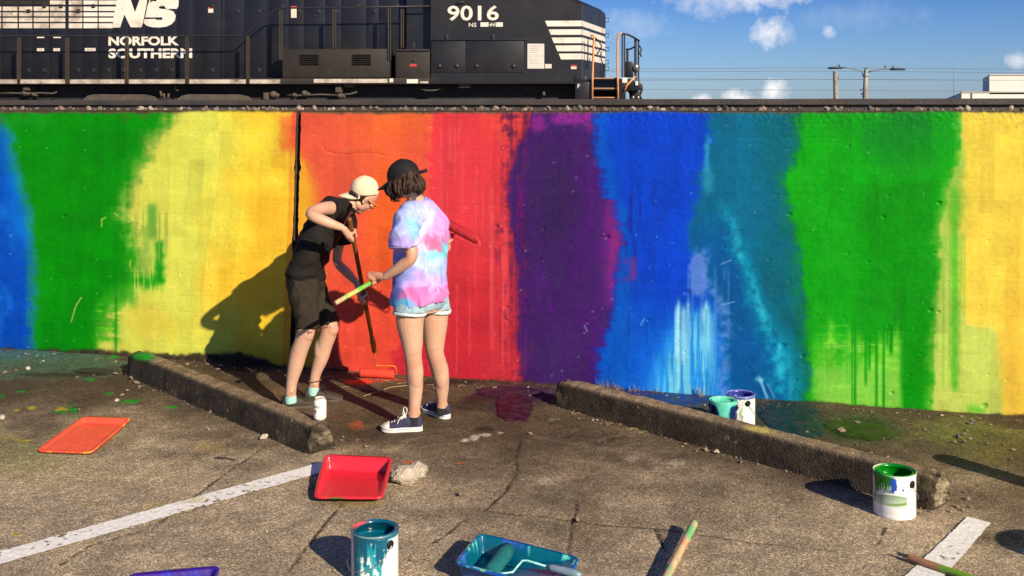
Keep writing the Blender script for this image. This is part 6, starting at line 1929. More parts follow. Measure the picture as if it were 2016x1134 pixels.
def head_shapes(mb, c, f, u, sc=1.0):
    f = f.normalized(); u = (u - f*u.dot(f)).normalized(); s = f.cross(u)
    Mx = Matrix((s, f, u)).transposed()
    def at(x, y, z): return c + (s*x + f*y + u*z)*sc
    def b(x, y, z, r, seg=16, ring=12): mb.ball(at(x, y, z), tuple(k*sc for k in r), Mx, seg, ring)
    b(0, -.008, .025, (.074, .094, .092), 24, 16)              # skull
    b(0, .030, -.040, (.060, .062, .078), 20, 14)              # face
    b(0, .052, -.088, (.038, .038, .030)); b(0, .076, -.100, (.018, .016, .015))     # jaw, chin
    b(.040, .010, -.070, (.022, .045, .028)); b(-.040, .010, -.070, (.022, .045, .028))
    b(.034, .060, -.030, (.022, .022, .018)); b(-.034, .060, -.030, (.022, .022, .018))   # cheeks
    b(0, .080, .016, (.046, .014, .012))                       # brow
    mb.tube([at(0, .086, .008), at(0, .098, -.014), at(0, .110, -.034)], [.007*sc, .009*sc, .011*sc], 10)
    b(0, .112, -.036, (.011, .011, .010)); b(.012, .100, -.039, (.008, .010, .008)); b(-.012, .100, -.039, (.008, .010, .008))
    b(0, .090, -.062, (.021, .008, .006)); b(0, .088, -.073, (.019, .008, .007))          # lips
    for sx in (1, -1):
        b(.073*sx, -.010, -.016, (.008, .020, .031)); b(.081*sx, -.016, -.004, (.006, .017, .020)); b(.076*sx, -.004, -.040, (.006, .009, .010))
    return at, Mx, s, f, u
def paint_skin(me, rgb, warm, dark=()):
    """skin colour with redder knees, elbows, knuckles and faint blotches"""
    co = verts_np(me).astype(float)
    col = np.tile(np.array(rgb, float), (len(co), 1))
    n1 = fbm(co[:, 0]*16+co[:, 1]*11, co[:, 2]*16+co[:, 1]*5, 901, 4)-.5; n2 = fbm(co[:, 0]*60+co[:, 1]*50, co[:, 2]*60, 902, 3)-.5
    col *= (1 + .20*n1 + .05*n2)[:, None]
    col *= 1 - np.array([.02, .16, .20])*np.clip(n1*3, 0, 1)[:, None]
    for (p, r, amt) in warm:
        d = np.linalg.norm(co-np.array(p), axis=1)
        w = np.clip(1-d/r, 0, 1)*amt*(1+1.2*n1)
        col *= 1 - np.array([.04, .30, .34])*np.clip(w, 0, 1)[:, None]
    for (p, r, amt) in dark:  # darkened lines; those behind the knees are painted crease shade
        d = np.sqrt(((co[:, 0]-p[0])/r[0])**2+((co[:, 1]-p[1])/r[1])**2+((co[:, 2]-p[2]-.25*(co[:, 0]-p[0])*(r[0]/.05))/r[2])**2)
        col *= 1 - np.array([.35, .50, .55])*(np.clip(1-d, 0, 1)*amt)[:, None]
    set_paint(me, np.clip(col, .005, .9).astype(np.float32))
    return MP('skin', rough=.46, bump=.12, bscale=420, spec=.4, sss=.10, bdist=.002, var=.05)
def cloth_displace(me, amp, sc, stretch, seed, amp2=0.0, sc2=40.0):
    """folds pressed into a garment along its normals"""
    co = verts_np(me); n = len(me.vertices)
    nr = np.empty(n*3, np.float32); me.vertices.foreach_get('normal', nr); nr = nr.reshape(-1, 3)
    x = co[:, 0]*sc*stretch[0] + co[:, 1]*sc*stretch[1]*.7; z = co[:, 2]*sc*stretch[2] + co[:, 1]*sc*.5*stretch[1]
    w = fbm(x + 2.2*fbm(x*.5, z*.5, seed+9, 2), z, seed, 3)
    rid = np.clip(1-np.abs(w*2-1)*1.9, 0, 1)**1.4
    d = (rid-.4)*amp
    if amp2: d += (fbm(co[:, 0]*sc2 + co[:, 1]*sc2, co[:, 2]*sc2, seed+3, 3)-.5)*amp2
    me.vertices.foreach_set('co', (co + nr*d[:, None]).astype(np.float32).reshape(-1)); me.update()
def person(loc, label):
    r = empty('person', loc, 0, label, 'person'); return r
def part(name, me, mat, root):
    o = link_mesh(name, me, mat); world_child(o, root); return o
def cap(root, c, up, brim_dir, mat, r=(.093, .101, .094), brim_len=.068, droop=.35, strap=True, brim_w=62):
    up = up.normalized(); f = (brim_dir - up*brim_dir.dot(up)).normalized(); s = f.cross(up)
    Mx = Matrix((s, f, up)).transposed()
    def at(x, y, z): return c + s*x + f*y + up*z
    secs = []
    for k in range(12):
        t = R(90*k/11.0); rr = max(math.cos(t), .02)
        z = math.sin(t)*r[2]
        fl = 1.0 + .05*math.sin(t*2)
        secs.append((at(0, -.004*math.sin(t), z), s*r[0]*rr*fl, f*r[1]*rr*fl))
    mb = MB()
    mb.oval([(at(0, 0, -.016), s*r[0]*.985, f*r[1]*.985), (at(0, 0, -.014), s*r[0]*1.0, f*r[1]*1.0)] + secs, 36)
    me = mb.mesh('crown', True)
    o = part('cap', me, mat, root)
    # brim
    mb = MB(); nu, nv = 22, 8; top = []; bot = []
    for th_ in (0, -.0035):
        for i in range(nu):
            a = R(-brim_w + 2*brim_w*i/(nu-1))
            for j in range(nv):
                k = j/(nv-1)
                sh = math.cos(a*90/brim_w*.98)**.55 if abs(a*90/brim_w) < math.pi/2 else 0
                rad = 1 + 0*k
                x = math.sin(a)*r[0]*(1.0-.02*k); y = math.cos(a)*r[1]*.97 + k*brim_len*sh
                z = -.012 - droop*k*brim_len*.55*sh - (math.sin(a)**2)*.022*k - (math.sin(a)**2)*.006
                top.append(at(x, y, z + th_))
    n = nu*nv; fs = []
    for b_, fl in ((0, False), (n, True)):
        for i in range(nu-1):
            for j in range(nv-1):
                q = (b_+i*nv+j, b_+(i+1)*nv+j, b_+(i+1)*nv+j+1, b_+i*nv+j+1)
                fs.append(q if fl else q[::-1])
    ring = [i*nv+nv-1 for i in range(nu)]
    for a_, b_ in zip(ring[:-1], ring[1:]): fs.append((a_, b_, b_+n, a_+n))
    mb.add(top, fs)
    w = mb.build('brim', mat, None, smooth=True); w.parent = o
    mb = MB(); mb.ball(at(0, 0, r[2]), (.008, .008, .004), Mx, 10, 6)
    w = mb.build('button', mat, None, smooth=True); w.parent = o
    # seams of the six panels
    mb = MB()
    for k in range(3):
        a = math.pi*k/3 + math.pi/6
        pts = []
        for i in range(17):
            t = R(180*i/16); d = math.cos(t); fl = 1.004
            pts.append(at(math.cos(a)*r[0]*d*fl, math.sin(a)*r[1]*d*fl, math.sin(t)*r[2]*fl))
        mb.tube(pts, .0011, 5)
    w = mb.build('seam', mat, None, smooth=True); w.parent = o
    if strap:
        mb = MB(); pts = [at(math.sin(R(a))*r[0]*1.03, -math.cos(R(a))*r[1]*1.03, -.010) for a in range(-50, 51, 10)]
        mb.oval([(p, Vector(up)*.009, (p-c).normalized()*.002) for p in pts], 8)
        w = mb.build('strap', mat, None, smooth=True); w.parent = o
    return o, at
def shoe(root, heel, toe, upper, sole, cap_m=None, stripe=None, lace=None, width=.046, sole_h=.026, collar=.078, ankle=None, lace_loose=0):
    heel, toe = Vector(heel), Vector(toe); heel.z = toe.z = 0
    d = (toe-heel).normalized(); L = (toe-heel).length; s = Vector((-d.y, d.x, 0)); z = Vector((0, 0, 1))
    def w(t): return width*np.interp(t, [0, .04, .12, .3, .5, .68, .85, .95, 1], [.35, .62, .78, .80, .80, 1.0, .92, .62, .25])
    ts = [0, .02, .06, .12, .2, .3, .4, .5, .6, .7, .8, .88, .94, .98, 1]
    so = MB()
    rings = []
    for zz, g in ((.001, .97), (.004, 1.0), (sole_h-.003, 1.03), (sole_h, 1.0)):
        ring = [heel + d*L*t + s*w(t)*g + z*(zz + .006*max(0, t-.85)/.15) for t in ts] + [heel + d*L*t - s*w(t)*g + z*(zz + .006*max(0, t-.85)/.15) for t in ts[::-1]]
        rings.append(ring)
    so.loft(rings, True)
    root_s = empty('shoe', heel, 0); 
    root_s.parent = root; root_s.matrix_parent_inverse = Matrix.Translation(-Vector(root.location))
    def sub(name, mb, mat, smooth=True, angle=None):
        me = mb.mesh(name, smooth)
        if angle: me.set_sharp_from_angle(angle=R(angle))
        o = link_mesh(name, me, mat); o.parent = root_s; o.matrix_parent_inverse = Matrix.Translation(-heel); return o
    sub('sole', so, sole, True, 40)
    up = MB(); secs = []
    for t in (.015, .05, .10, .18, .26, .34, .42, .5, .6, .7, .8, .88, .94, .985):
        ht = np.interp(t, [0, .05, .12, .2, .3, .36, .45, .6, .75, .88, .95, 1], [.70, .96, .98, .90, .86, 1.0, .92, .70, .56, .46, .36, .16])*collar
        ww = w(t)*np.interp(t, [0, .3, .5, 1], [.93, .9, .92, .95])
        secs.append((heel + d*L*t + z*(sole_h*.4 + ht*.5 - .002), s*ww, z*(ht*.5)))
    up.oval(secs, 22, True, 2.6)
    uo = sub('upper', up, upper)
    if cap_m is not None:
        tc_ = MB(); secs = []
        for t in (.80, .84, .90, .95, .985, .998):
            ht = np.interp(t, [.8, .88, .95, 1], [.54, .47, .38, .18])*collar
            secs.append((heel + d*L*t + z*(sole_h*.4 + ht*.5), s*w(t)*1.02, z*(ht*.5+.001)))
        tc_.oval(secs, 20, True, 2.4); sub('toe_cap', tc_, cap_m)
        fx = MB(); fx.tube([heel + d*L*t + s*sg*w(t)*1.035 + z*(sole_h-.007+.006*max(0, t-.85)/.15) for sg, tt in ((1, ts), (-1, ts[::-1])) for t in tt], .0013, 5)
        if stripe is not None: sub('foxing_stripe', fx, stripe)
    if lace is not None:
        lb = MB()
        for k in range(6):
            t = .40 + .065*k; ht = np.interp(t, [.36, .45, .6, .75], [1.0, .92, .70, .56])*collar
            x = w(t)*.55; zc = sole_h*.4 + ht - .004
            lb.tube([heel+d*L*t - s*x + z*(zc-.006), heel+d*L*(t+.01)+z*(zc+.003), heel+d*L*(t+.03) + s*x + z*(zc-.006)], .0028, 6)
            lb.tube([heel+d*L*t + s*x + z*(zc-.006), heel+d*L*(t+.012)+z*(zc+.0035), heel+d*L*(t+.03) - s*x + z*(zc-.006)], .0028, 6)
        b0 = heel + d*L*.40 + z*(sole_h*.4 + collar)
        sgn = 1
        for sx in (1, -1):
            o1 = b0 + s*sx*.02 + d*.012 + z*.018; o2 = b0 + s*sx*.046 + d*.03 - z*.012
            lb.tube(spline([b0, o1, b0 + s*sx*.045 + d*.01 + z*.004, o2, b0 + s*sx*.02 + d*.022 - z*.006, b0], n=4), .0022, 6)
            lb.tube(spline([b0, b0 + s*sx*.03 + d*.03 - z*.004, b0 + s*sx*.052 + d*.05 - z*.035], n=4), .0022, 6)
        if lace_loose:
            lb.tube(spline([b0, b0 - d*.006 + z*.035 + s*.01, b0 + d*.012 + z*.040 - s*.01, b0 + d*.016, b0+d*.02-z*.01], n=5), .0026, 6)
        sub('lace', lb, lace)
    return root_s

# ---- the painter in the tie-dyed shirt, seen from behind
def girl():
    root = person(G(812, 836), 'person in a tie-dyed T-shirt and black cap standing with back turned, holding a roller pole')
    f = Vector((-.72, .69, 0)).normalized(); rt = Vector((.69, .72, 0)).normalized()
    mb = MB()
    # legs
    limb(mb, [P(812, 588, 6.13), P(807, 630, 6.12), P(811, 670, 6.11), P(813, 700, 6.10), P(816, 730, 6.115), P(817.5, 765, 6.12), P(816, 800, 6.11), P(815, 826, 6.10)],
         [.088, .081, .064, .051, .050, .044, .0345, .033], 20)
    limb(mb, [P(852, 588, 6.26), P(855, 630, 6.27), P(855, 670, 6.27), P(857, 697, 6.265), P(866, 730, 6.30), P(869, 760, 6.32), P(870, 790, 6.33), P(869, 808, 6.33)],
         [.088, .081, .064, .052, .052, .045, .031, .032], 20)
    mb.ball(P(818.5, 735, 6.105), (.045, .044, .105), None, 18, 14); mb.ball(P(868.5, 735, 6.295), (.045, .044, .10), None, 18, 14)
    mb.ball(P(824.5, 812, 6.10), (.012, .016, .016), None, 8, 6); mb.ball(P(878, 796, 6.33), (.012, .016, .016), None, 8, 6); mb.ball(P(807, 813, 6.10), (.012, .016, .016), None, 8, 6)
    # trunk under the clothes
    mb.oval([(P(830, 612, 6.2), rt*.13, f*.10), (P(829, 590, 6.2), rt*.155, f*.115), (P(827, 545, 6.2), rt*.125, f*.095), (P(830, 480, 6.2), rt*.14, f*.10), (P(834, 425, 6.19), rt*.15, f*.085), (P(826, 400, 6.18), rt*.06, f*.06)], 24)
    # neck and head
    limb(mb, [P(827, 416, 6.15), P(820, 396, 6.13), P(806, 368, 6.10)], [.058, .046, .046], 18)
    hf, hu = Vector((-.74, .60, -.30)), Vector((-.20, .14, .97))
    hc = P(794, 352, 6.08)
    at, Mx, s_, f_, u_ = head_shapes(mb, hc, hf, hu, .86)
    # left arm, nearer
    shL, elL, wrL = P(800, 426, 6.03), P(810, 505, 5.96), P(757, 546, 6.03)
    limb(mb, [P(815, 418, 6.08), shL, P(803, 465, 5.99), elL, P(790, 524, 5.985), wrL], [.05, .048, .042, .034, .033, .021], 18)
    pole_a, pole_b = P(660, 597, 5.88), P(905, 455, 6.58)
    ax = (pole_b-pole_a).normalized()
    def on_pole(px):
        best = min((k/400 for k in range(401)), key=lambda t: abs(to_px(*(pole_a.lerp(pole_b, t)))[0]-px)); return pole_a.lerp(pole_b, best)
    hL = on_pole(737)
    grip(mb, hL, ax, Vector((.1, -.35, .95)), wrL, .0135, .88, flip=1)
    # right arm, beyond the body
    shR, elR, wrR = P(852, 428, 6.34), P(872, 486, 6.42), P(874, 482, 6.50)
    hR = on_pole(872)
    limb(mb, [P(842, 420, 6.28), shR, P(864, 458, 6.38), elR, (elR+hR)/2 + Vector((.01, 0, -.02)), hR + Vector((.03, -.02, -.04))], [.05, .047, .042, .036, .032, .0245], 18)
    grip(mb, hR, ax, Vector((.5, -.3, -.6)), hR + Vector((.03, -.02, -.04)), .0135, .98, flip=-1)
    body = fuse(mb, .0042, 3, 'body')
    skin = paint_skin(body, (.54, .325, .215), [(P(814, 712, 6.06), .10, .5), (P(860, 706, 6.2), .10, .5), (elL, .07, .9), (wrL, .05, .6), (hL, .09, .9), (elR, .07, .9), (P(816, 812, 6.1), .08, .6), (P(870, 798, 6.33), .08, .6)],
                      [(P(814, 697, 6.06), (.05, .08, .007), .8), (P(857, 690, 6.2), (.05, .08, .007), .8)])  # shade of the knee creases painted into the skin
    part('body', body, skin, root)
    for sx in (1, -1):
        m = MB(); m.ball(at(.030*sx, .080, -.004), .0095, None, 10, 8); part('eye', m.mesh('eye', True), M('eye_white', (.7, .68, .64), .2), root)
    # hair
    hm = M('hair_brown', (.040, .021, .011), .62, var=.5, scale=60, spec=.25)
    rs = np.random.RandomState(3)
    m = MB()
    m.ball(at(0, -.016, -.002), (.070, .085, .081), Mx, 24, 16)
    m.ball(at(.02, -.070, -.055), (.058, .047, .048), Mx, 20, 14); m.ball(at(-.045, -.040, -.060), (.038, .052, .044), Mx, 18, 12); m.ball(at(.050, -.03, -.052), (.032, .047, .044), Mx, 18, 12)
    base = fuse(m, .007, 4, 'hair'); cloth_displace(base, .012, 26, (1, 1, .35), 31, .004, 90)
    ho = part('hair', base, hm, root)
    m = MB()
    for k in range(150):                                     # curling locks of the bob
        a = rs.uniform(-2.6, 2.6); 
        x, y = math.sin(a), -math.cos(a)
        z0 = rs.uniform(-.035, .01)
        r0 = .084 + rs.uniform(-.004, .012)
        p0 = at(x*r0*.93, y*(r0+.012), z0)
        ln = rs.uniform(.045, .115)
        cur = rs.uniform(-.022, .03); bow = rs.uniform(.006, .032); sd = rs.uniform(-.02, .02)
        p1 = at(x*(r0+bow), y*(r0+bow+.012), z0-ln*.4); p2 = at(x*(r0+bow*.8)+sd, y*(r0+bow*.9+.008), z0-ln*.8); p3 = at(x*(r0-cur*.7)+sd*1.6, y*(r0-cur+.006), z0-ln*1.02)
        q, rr = spline([p0, p1, p2, p3], [.005, .0075, .0065, .0022], 4); m.tube(q, rr, 6)
    lk = m.build('lock', hm, None, smooth=True); lk['kind'] = 'stuff'; lk.parent = ho
    m = MB()
    for k in range(9):                                       # loose strands hanging past the cheek
        x0 = -.05 + .012*rs.randn(); y0 = .05+.02*rs.rand()
        q = [at(x0, y0, -.02), at(x0-.012, y0+.018+.012*rs.randn(), -.06), at(x0-.006, y0+.012+.012*rs.randn(), -.10-.03*rs.rand()), at(x0+.02, y0-.01, -.125-.02*rs.rand())]
        q, rr = spline(q, [.0035, .004, .0035, .0012], 5); m.tube(q, rr, 6)
    st = m.build('strand', hm, None, smooth=True); st['kind'] = 'stuff'; st.parent = ho
    cap(root, at(0, -.006, .014), Vector((-.16, .10, .98)), Vector((-.92, .20, -.25)), M('cap_black', (.012, .010, .011), .8, var=.3, scale=20, bump=.2, bscale=250, spec=.25), r=(.083, .094, .100), brim_len=.075, droop=.9)
    # strap end standing off the back
    m = MB(); q = at(.05, -.095, .012); m.oval([(q, u_*.010, f_*.002), (q - f_*.03 + s_*.02, u_*.010, f_*.002), (q - f_*.045+s_*.03, u_*.011, f_*.002)], 8); part('strap_tail', m.mesh('strap', True), _mats['cap_black'], root)
    # T-shirt
    m = MB()
    tors = [(P(829, 590, 6.2), rt*.186 + Vector((0, 0, .020)), f*.142), (P(829, 584, 6.2), rt*.186 + Vector((0, 0, .020)), f*.142), (P(828, 570, 6.2), rt*.182, f*.140), (P(826, 535, 6.2), rt*.176, f*.136), (P(827, 500, 6.2), rt*.170, f*.134),
            (P(831, 465, 6.2), rt*.168, f*.130), (P(833, 440, 6.2), rt*.162, f*.115), (P(832, 424, 6.195), rt*.146, f*.098), (P(830, 408, 6.19), rt*.104, f*.078), (P(827, 394, 6.185), rt*.070, f*.066), (P(824, 390, 6.183), rt*.060, f*.060)]
    m.oval(tors, 36, True, 2.15)
    hang = P(795, 488, 5.975)
    p, r = spline([P(828, 420, 6.12), P(808, 424, 6.05), P(799, 452, 6.0), hang], [.070, .073, .078, .083], 5); m.tube(p, r, 22)
    p, r = spline([P(838, 420, 6.24), P(850, 426, 6.32), P(858, 450, 6.37), P(863, 474, 6.40)], [.060, .060, .062, .066], 5); m.tube(p, r, 22)
    sh = fuse(m, .0065, 5, 'shirt')
    cloth_displace(sh, .019, 8.5, (1.0, 1.0, .40), 71, .0015, 60)
    co = verts_np(sh); px, py = to_px(co[:, 0], co[:, 1], co[:, 2])
    # dye: soft patches in rings and streaks
    n1 = fbm(px/26, py/26, 881, 4)-.5; n2 = fbm(px/11, py/11, 882, 4)-.5; n3 = fbm(px/5, py/5, 885, 3)-.5
    an = np.arctan2(py-452, px-846); rad = np.hypot(px-846, py-452)
    ray_ = fbm(an*5+3*n1, rad/55, 883, 3)-.5
    x = px + 22*n1 + 8*n2 + 16*ray_; y = py + 22*n1 + 8*n2 + 24*ray_
    cols = [((820, 415), 34, 22, (176, 190, 240)), ((846, 398), 22, 14, (206, 176, 232)), ((800, 440), 24, 26, (168, 184, 242)), ((795, 475), 26, 20, (190, 168, 232)), ((812, 448), 12, 22, (130, 214, 232)),
            ((836, 430), 16, 22, (236, 238, 248)), ((842, 455), 14, 24, (232, 172, 214)), ((872, 448), 15, 26, (218, 160, 216)), ((858, 478), 26, 12, (232, 116, 160)), ((880, 470), 10, 16, (226, 120, 170)), ((876, 488), 12, 16, (110, 212, 218)),
            ((850, 500), 24, 10, (150, 220, 228)), ((835, 515), 34, 12, (206, 224, 248)), ((790, 530), 24, 26, (150, 166, 232)), ((860, 530), 26, 16, (180, 198, 244)), ((835, 545), 44, 10, (196, 164, 232)), ((820, 558), 40, 8, (222, 180, 238)),
            ((835, 578), 54, 13, (236, 128, 188)), ((868, 585), 26, 10, (238, 140, 196)), ((786, 594), 20, 9, (110, 190, 232)), ((775, 560), 10, 30, (120, 130, 214)), ((830, 470), 10, 30, (246, 238, 246))]
    W = np.zeros(len(px)); Cc = np.zeros((len(px), 3))
    for (cx, cy), rx, ry, cl in cols:
        w = np.exp(-(((x-cx)/rx)**2+((y-cy)/ry)**2)*1.3)**1.6 + 1e-9
        W += w; Cc += w[:, None]*np.array(cl, float)
    Cc /= W[:, None]
    wh = np.clip((np.abs(ray_)-.08)*5, 0, 1)*np.clip(.2+rad/120, 0, .75)*(.35+.65*(n2 > 0))
    Cc = Cc*(1-wh[:, None]*.55) + np.array([246, 240, 248.])*wh[:, None]*.55
    Cc = Cc*(1+.10*n3)[:, None]
    neckband = np.clip((396-py)/2.5, 0, 1)
    Cc = Cc*(1-neckband[:, None]*.5) + np.array([120, 110, 190.])*neckband[:, None]*.5
    set_paint(sh, (lin_np(np.clip(Cc, 3, 252))*np.array([.86, .90, 1.0])*.82).astype(np.float32))
    part('shirt', sh, MP('tie_dye', rough=.85, bump=.25, bscale=420, spec=.2, bdist=.002, var=.05), root)
    m = MB(); c0 = P(824.5, 391.5, 6.183)
    m.tube([c0 + rt*math.cos(a)*.062 + f*math.sin(a)*.062 + Vector((0, 0, .010*math.sin(a))) for a in np.linspace(0, 2*math.pi, 37)], .0065, 8, cap=False)
    part('neckband', m.mesh('neckband', True), M('band_lavender', (.40, .36, .66), .85, var=.2, scale=40, bump=.3, bscale=400), root)
    m = MB(); m.tube([hang + Vector((math.cos(a)*.0835, math.sin(a)*.0835, .014 + .006*math.cos(a))) for a in np.linspace(0, 2*math.pi, 37)], .0020, 6, cap=False)
    part('sleeve_seam', m.mesh('sleeve_seam', True), _mats['band_lavender'], root)
    # denim shorts with turned, frayed hems
    m = MB()
    m.oval([(P(830, 606, 6.2), rt*.150, f*.112), (P(829, 594, 6.2), rt*.172, f*.128), (P(829, 580, 6.2), rt*.170, f*.126), (P(828, 560, 6.2), rt*.15, f*.115)], 30)
    p, r = spline([P(814, 582, 6.13), P(808, 600, 6.12), P(806.5, 615, 6.115)], [.090, .094, .095], 4); m.tube(p, r, 24)
    p, r = spline([P(850, 582, 6.26), P(854, 597, 6.27), P(855, 610, 6.27)], [.090, .094, .095], 4); m.tube(p, r, 24)
    so = fuse(m, .006, 3, 'shorts'); cloth_displace(so, .006, 16, (1, 1, .6), 75)
    den = M('denim_pale', (.34, .48, .54), .85, var=.22, scale=26, bump=.4, bscale=500, spec=.2, dirt=(.20, .31, .38), dirt_amt=.4, dirt_scale=18)
    sh_o = part('shorts', so, den, root)
    hem = M('hem_white', (.60, .66, .66), .9, var=.15, scale=60, bump=.5, bscale=300)
    for c0, c1 in ((P(807, 612, 6.118), P(806.5, 618, 6.115)), (P(854.5, 607, 6.27), P(855.5, 614, 6.27))):
        m = MB(); d = (c1-c0).normalized(); a1 = rt; b1 = f
        rings = []
        for rr, t in ((.0955, 0), (.099, .25), (.100, .8), (.096, 1.05), (.090, 1.0)):
            rings.append([c0.lerp(c1, t) + (a1*math.cos(x)+b1*math.sin(x))*rr*(1+.012*math.sin(9*x)) + Vector((0, 0, .006*math.sin(2*x+1))) for x in np.linspace(0, 2*math.pi, 40, endpoint=False)])
        m.loft(rings, False)
        w = m.build('hem', hem, None, smooth=True); w.parent = sh_o
    # shoes: navy canvas with white soles and laces, low black socks
    navy = M('canvas_navy', (.030, .030, .075), .8, var=.25, scale=30, bump=.3, bscale=400); wh_ = M('rubber_white', (.76, .73, .66), .45, var=.06, scale=12, dirt=(.45, .40, .33), dirt_amt=.2, dirt_scale=20)
    lc = M('lace_white', (.80, .76, .66), .8)
    shoe(root, G(832, 846.5), G(750, 849), navy, wh_, wh_, navy, lc, width=.047, lace_loose=1)
    shoe(root, G(882, 825), G(833, 806), navy, wh_, wh_, navy, lc, width=.047)
    bs = M('sock_black', (.012, .010, .012), .9)
    for pts in ((P(815, 819, 6.10), P(815, 826, 6.10), P(815.5, 834, 6.10)), (P(869.5, 801, 6.33), P(869, 806, 6.33), P(869, 814, 6.33))):
        m = MB(); m.tube(pts, [.036, .038, .040], 18, cap=False); part('sock', m.mesh('sock', True), bs, root)
    return pole_a, pole_b, ax
GA, GBp, GAX = girl()

def roller(root, end, axis, sleeve_c, sleeve_dir, mats, length=.235, seed=0, sleeve_r=.028):
    """bent wire frame from the end of a pole to a sleeve"""
    sd = sleeve_dir.normalized(); a = sleeve_c + sd*(length/2); b = sleeve_c - sd*(length/2)
    m = MB(); m.tube([b, b+sd*.002, b+sd*.01, a-sd*.01, a-sd*.002, a], [.012, sleeve_r-.002, sleeve_r, sleeve_r, sleeve_r-.002, .012], 26)
    sl = m.build('sleeve', mats[0], root, smooth=True, world=True)
    m = MB(); m.tube([b-sd*.002, b-sd*.0005], .014, 14); m.tube([a+sd*.0005, a+sd*.004], .017, 14); m.build('end_cap', mats[2], root, world=True)
    return a, b
# her roller, loaded with red
def girl_roller():
    root = empty('paint_roller', GA, 0, 'long pole with lime-stained grip and a red-loaded roller, held by the person in tie-dye', 'paint roller')
    pole_mesh([GA, GBp - GAX*.06], .0135, stained((196, 160, 112), [(0, .03, (210, 170, 120), .8), (.05, .2, (190, 206, 90), .75), (.16, .32, (110, 180, 60), .8), (.06, .09, (120, 130, 110), .5), (.6, 1.0, (190, 60, 50), .6)], 720), 'shaft', root)
    red = M('sleeve_red', lin((178, 20, 34)), .55, var=.12, scale=30, bump=.7, bscale=160, coat=.2); wire = M('wire_red', lin((206, 60, 60)), .35, var=.3, scale=40)
    s0, s1 = P(884, 442, 6.50), P(941, 472, 6.44)
    sd = (s1-s0).normalized(); c = (s0+s1)/2
    a, b = roller(root, GBp, GAX, c, sd, (red, wire, wire), length=(s1-s0).length, sleeve_r=.030)
    dn = Vector((-.25, -.2, -.9)).normalized()*.035
    m = MB(); m.tube(spline([GBp-GAX*.08, GBp-GAX*.02, b.lerp(a, .25)+dn*1.3, b.lerp(a, .6)+dn*1.25, a+dn*1.1+sd*.012, a+sd*.016+dn*.3, a], n=6), .0036, 8); m.build('wire_frame', wire, root, smooth=True, world=True)
girl_roller()

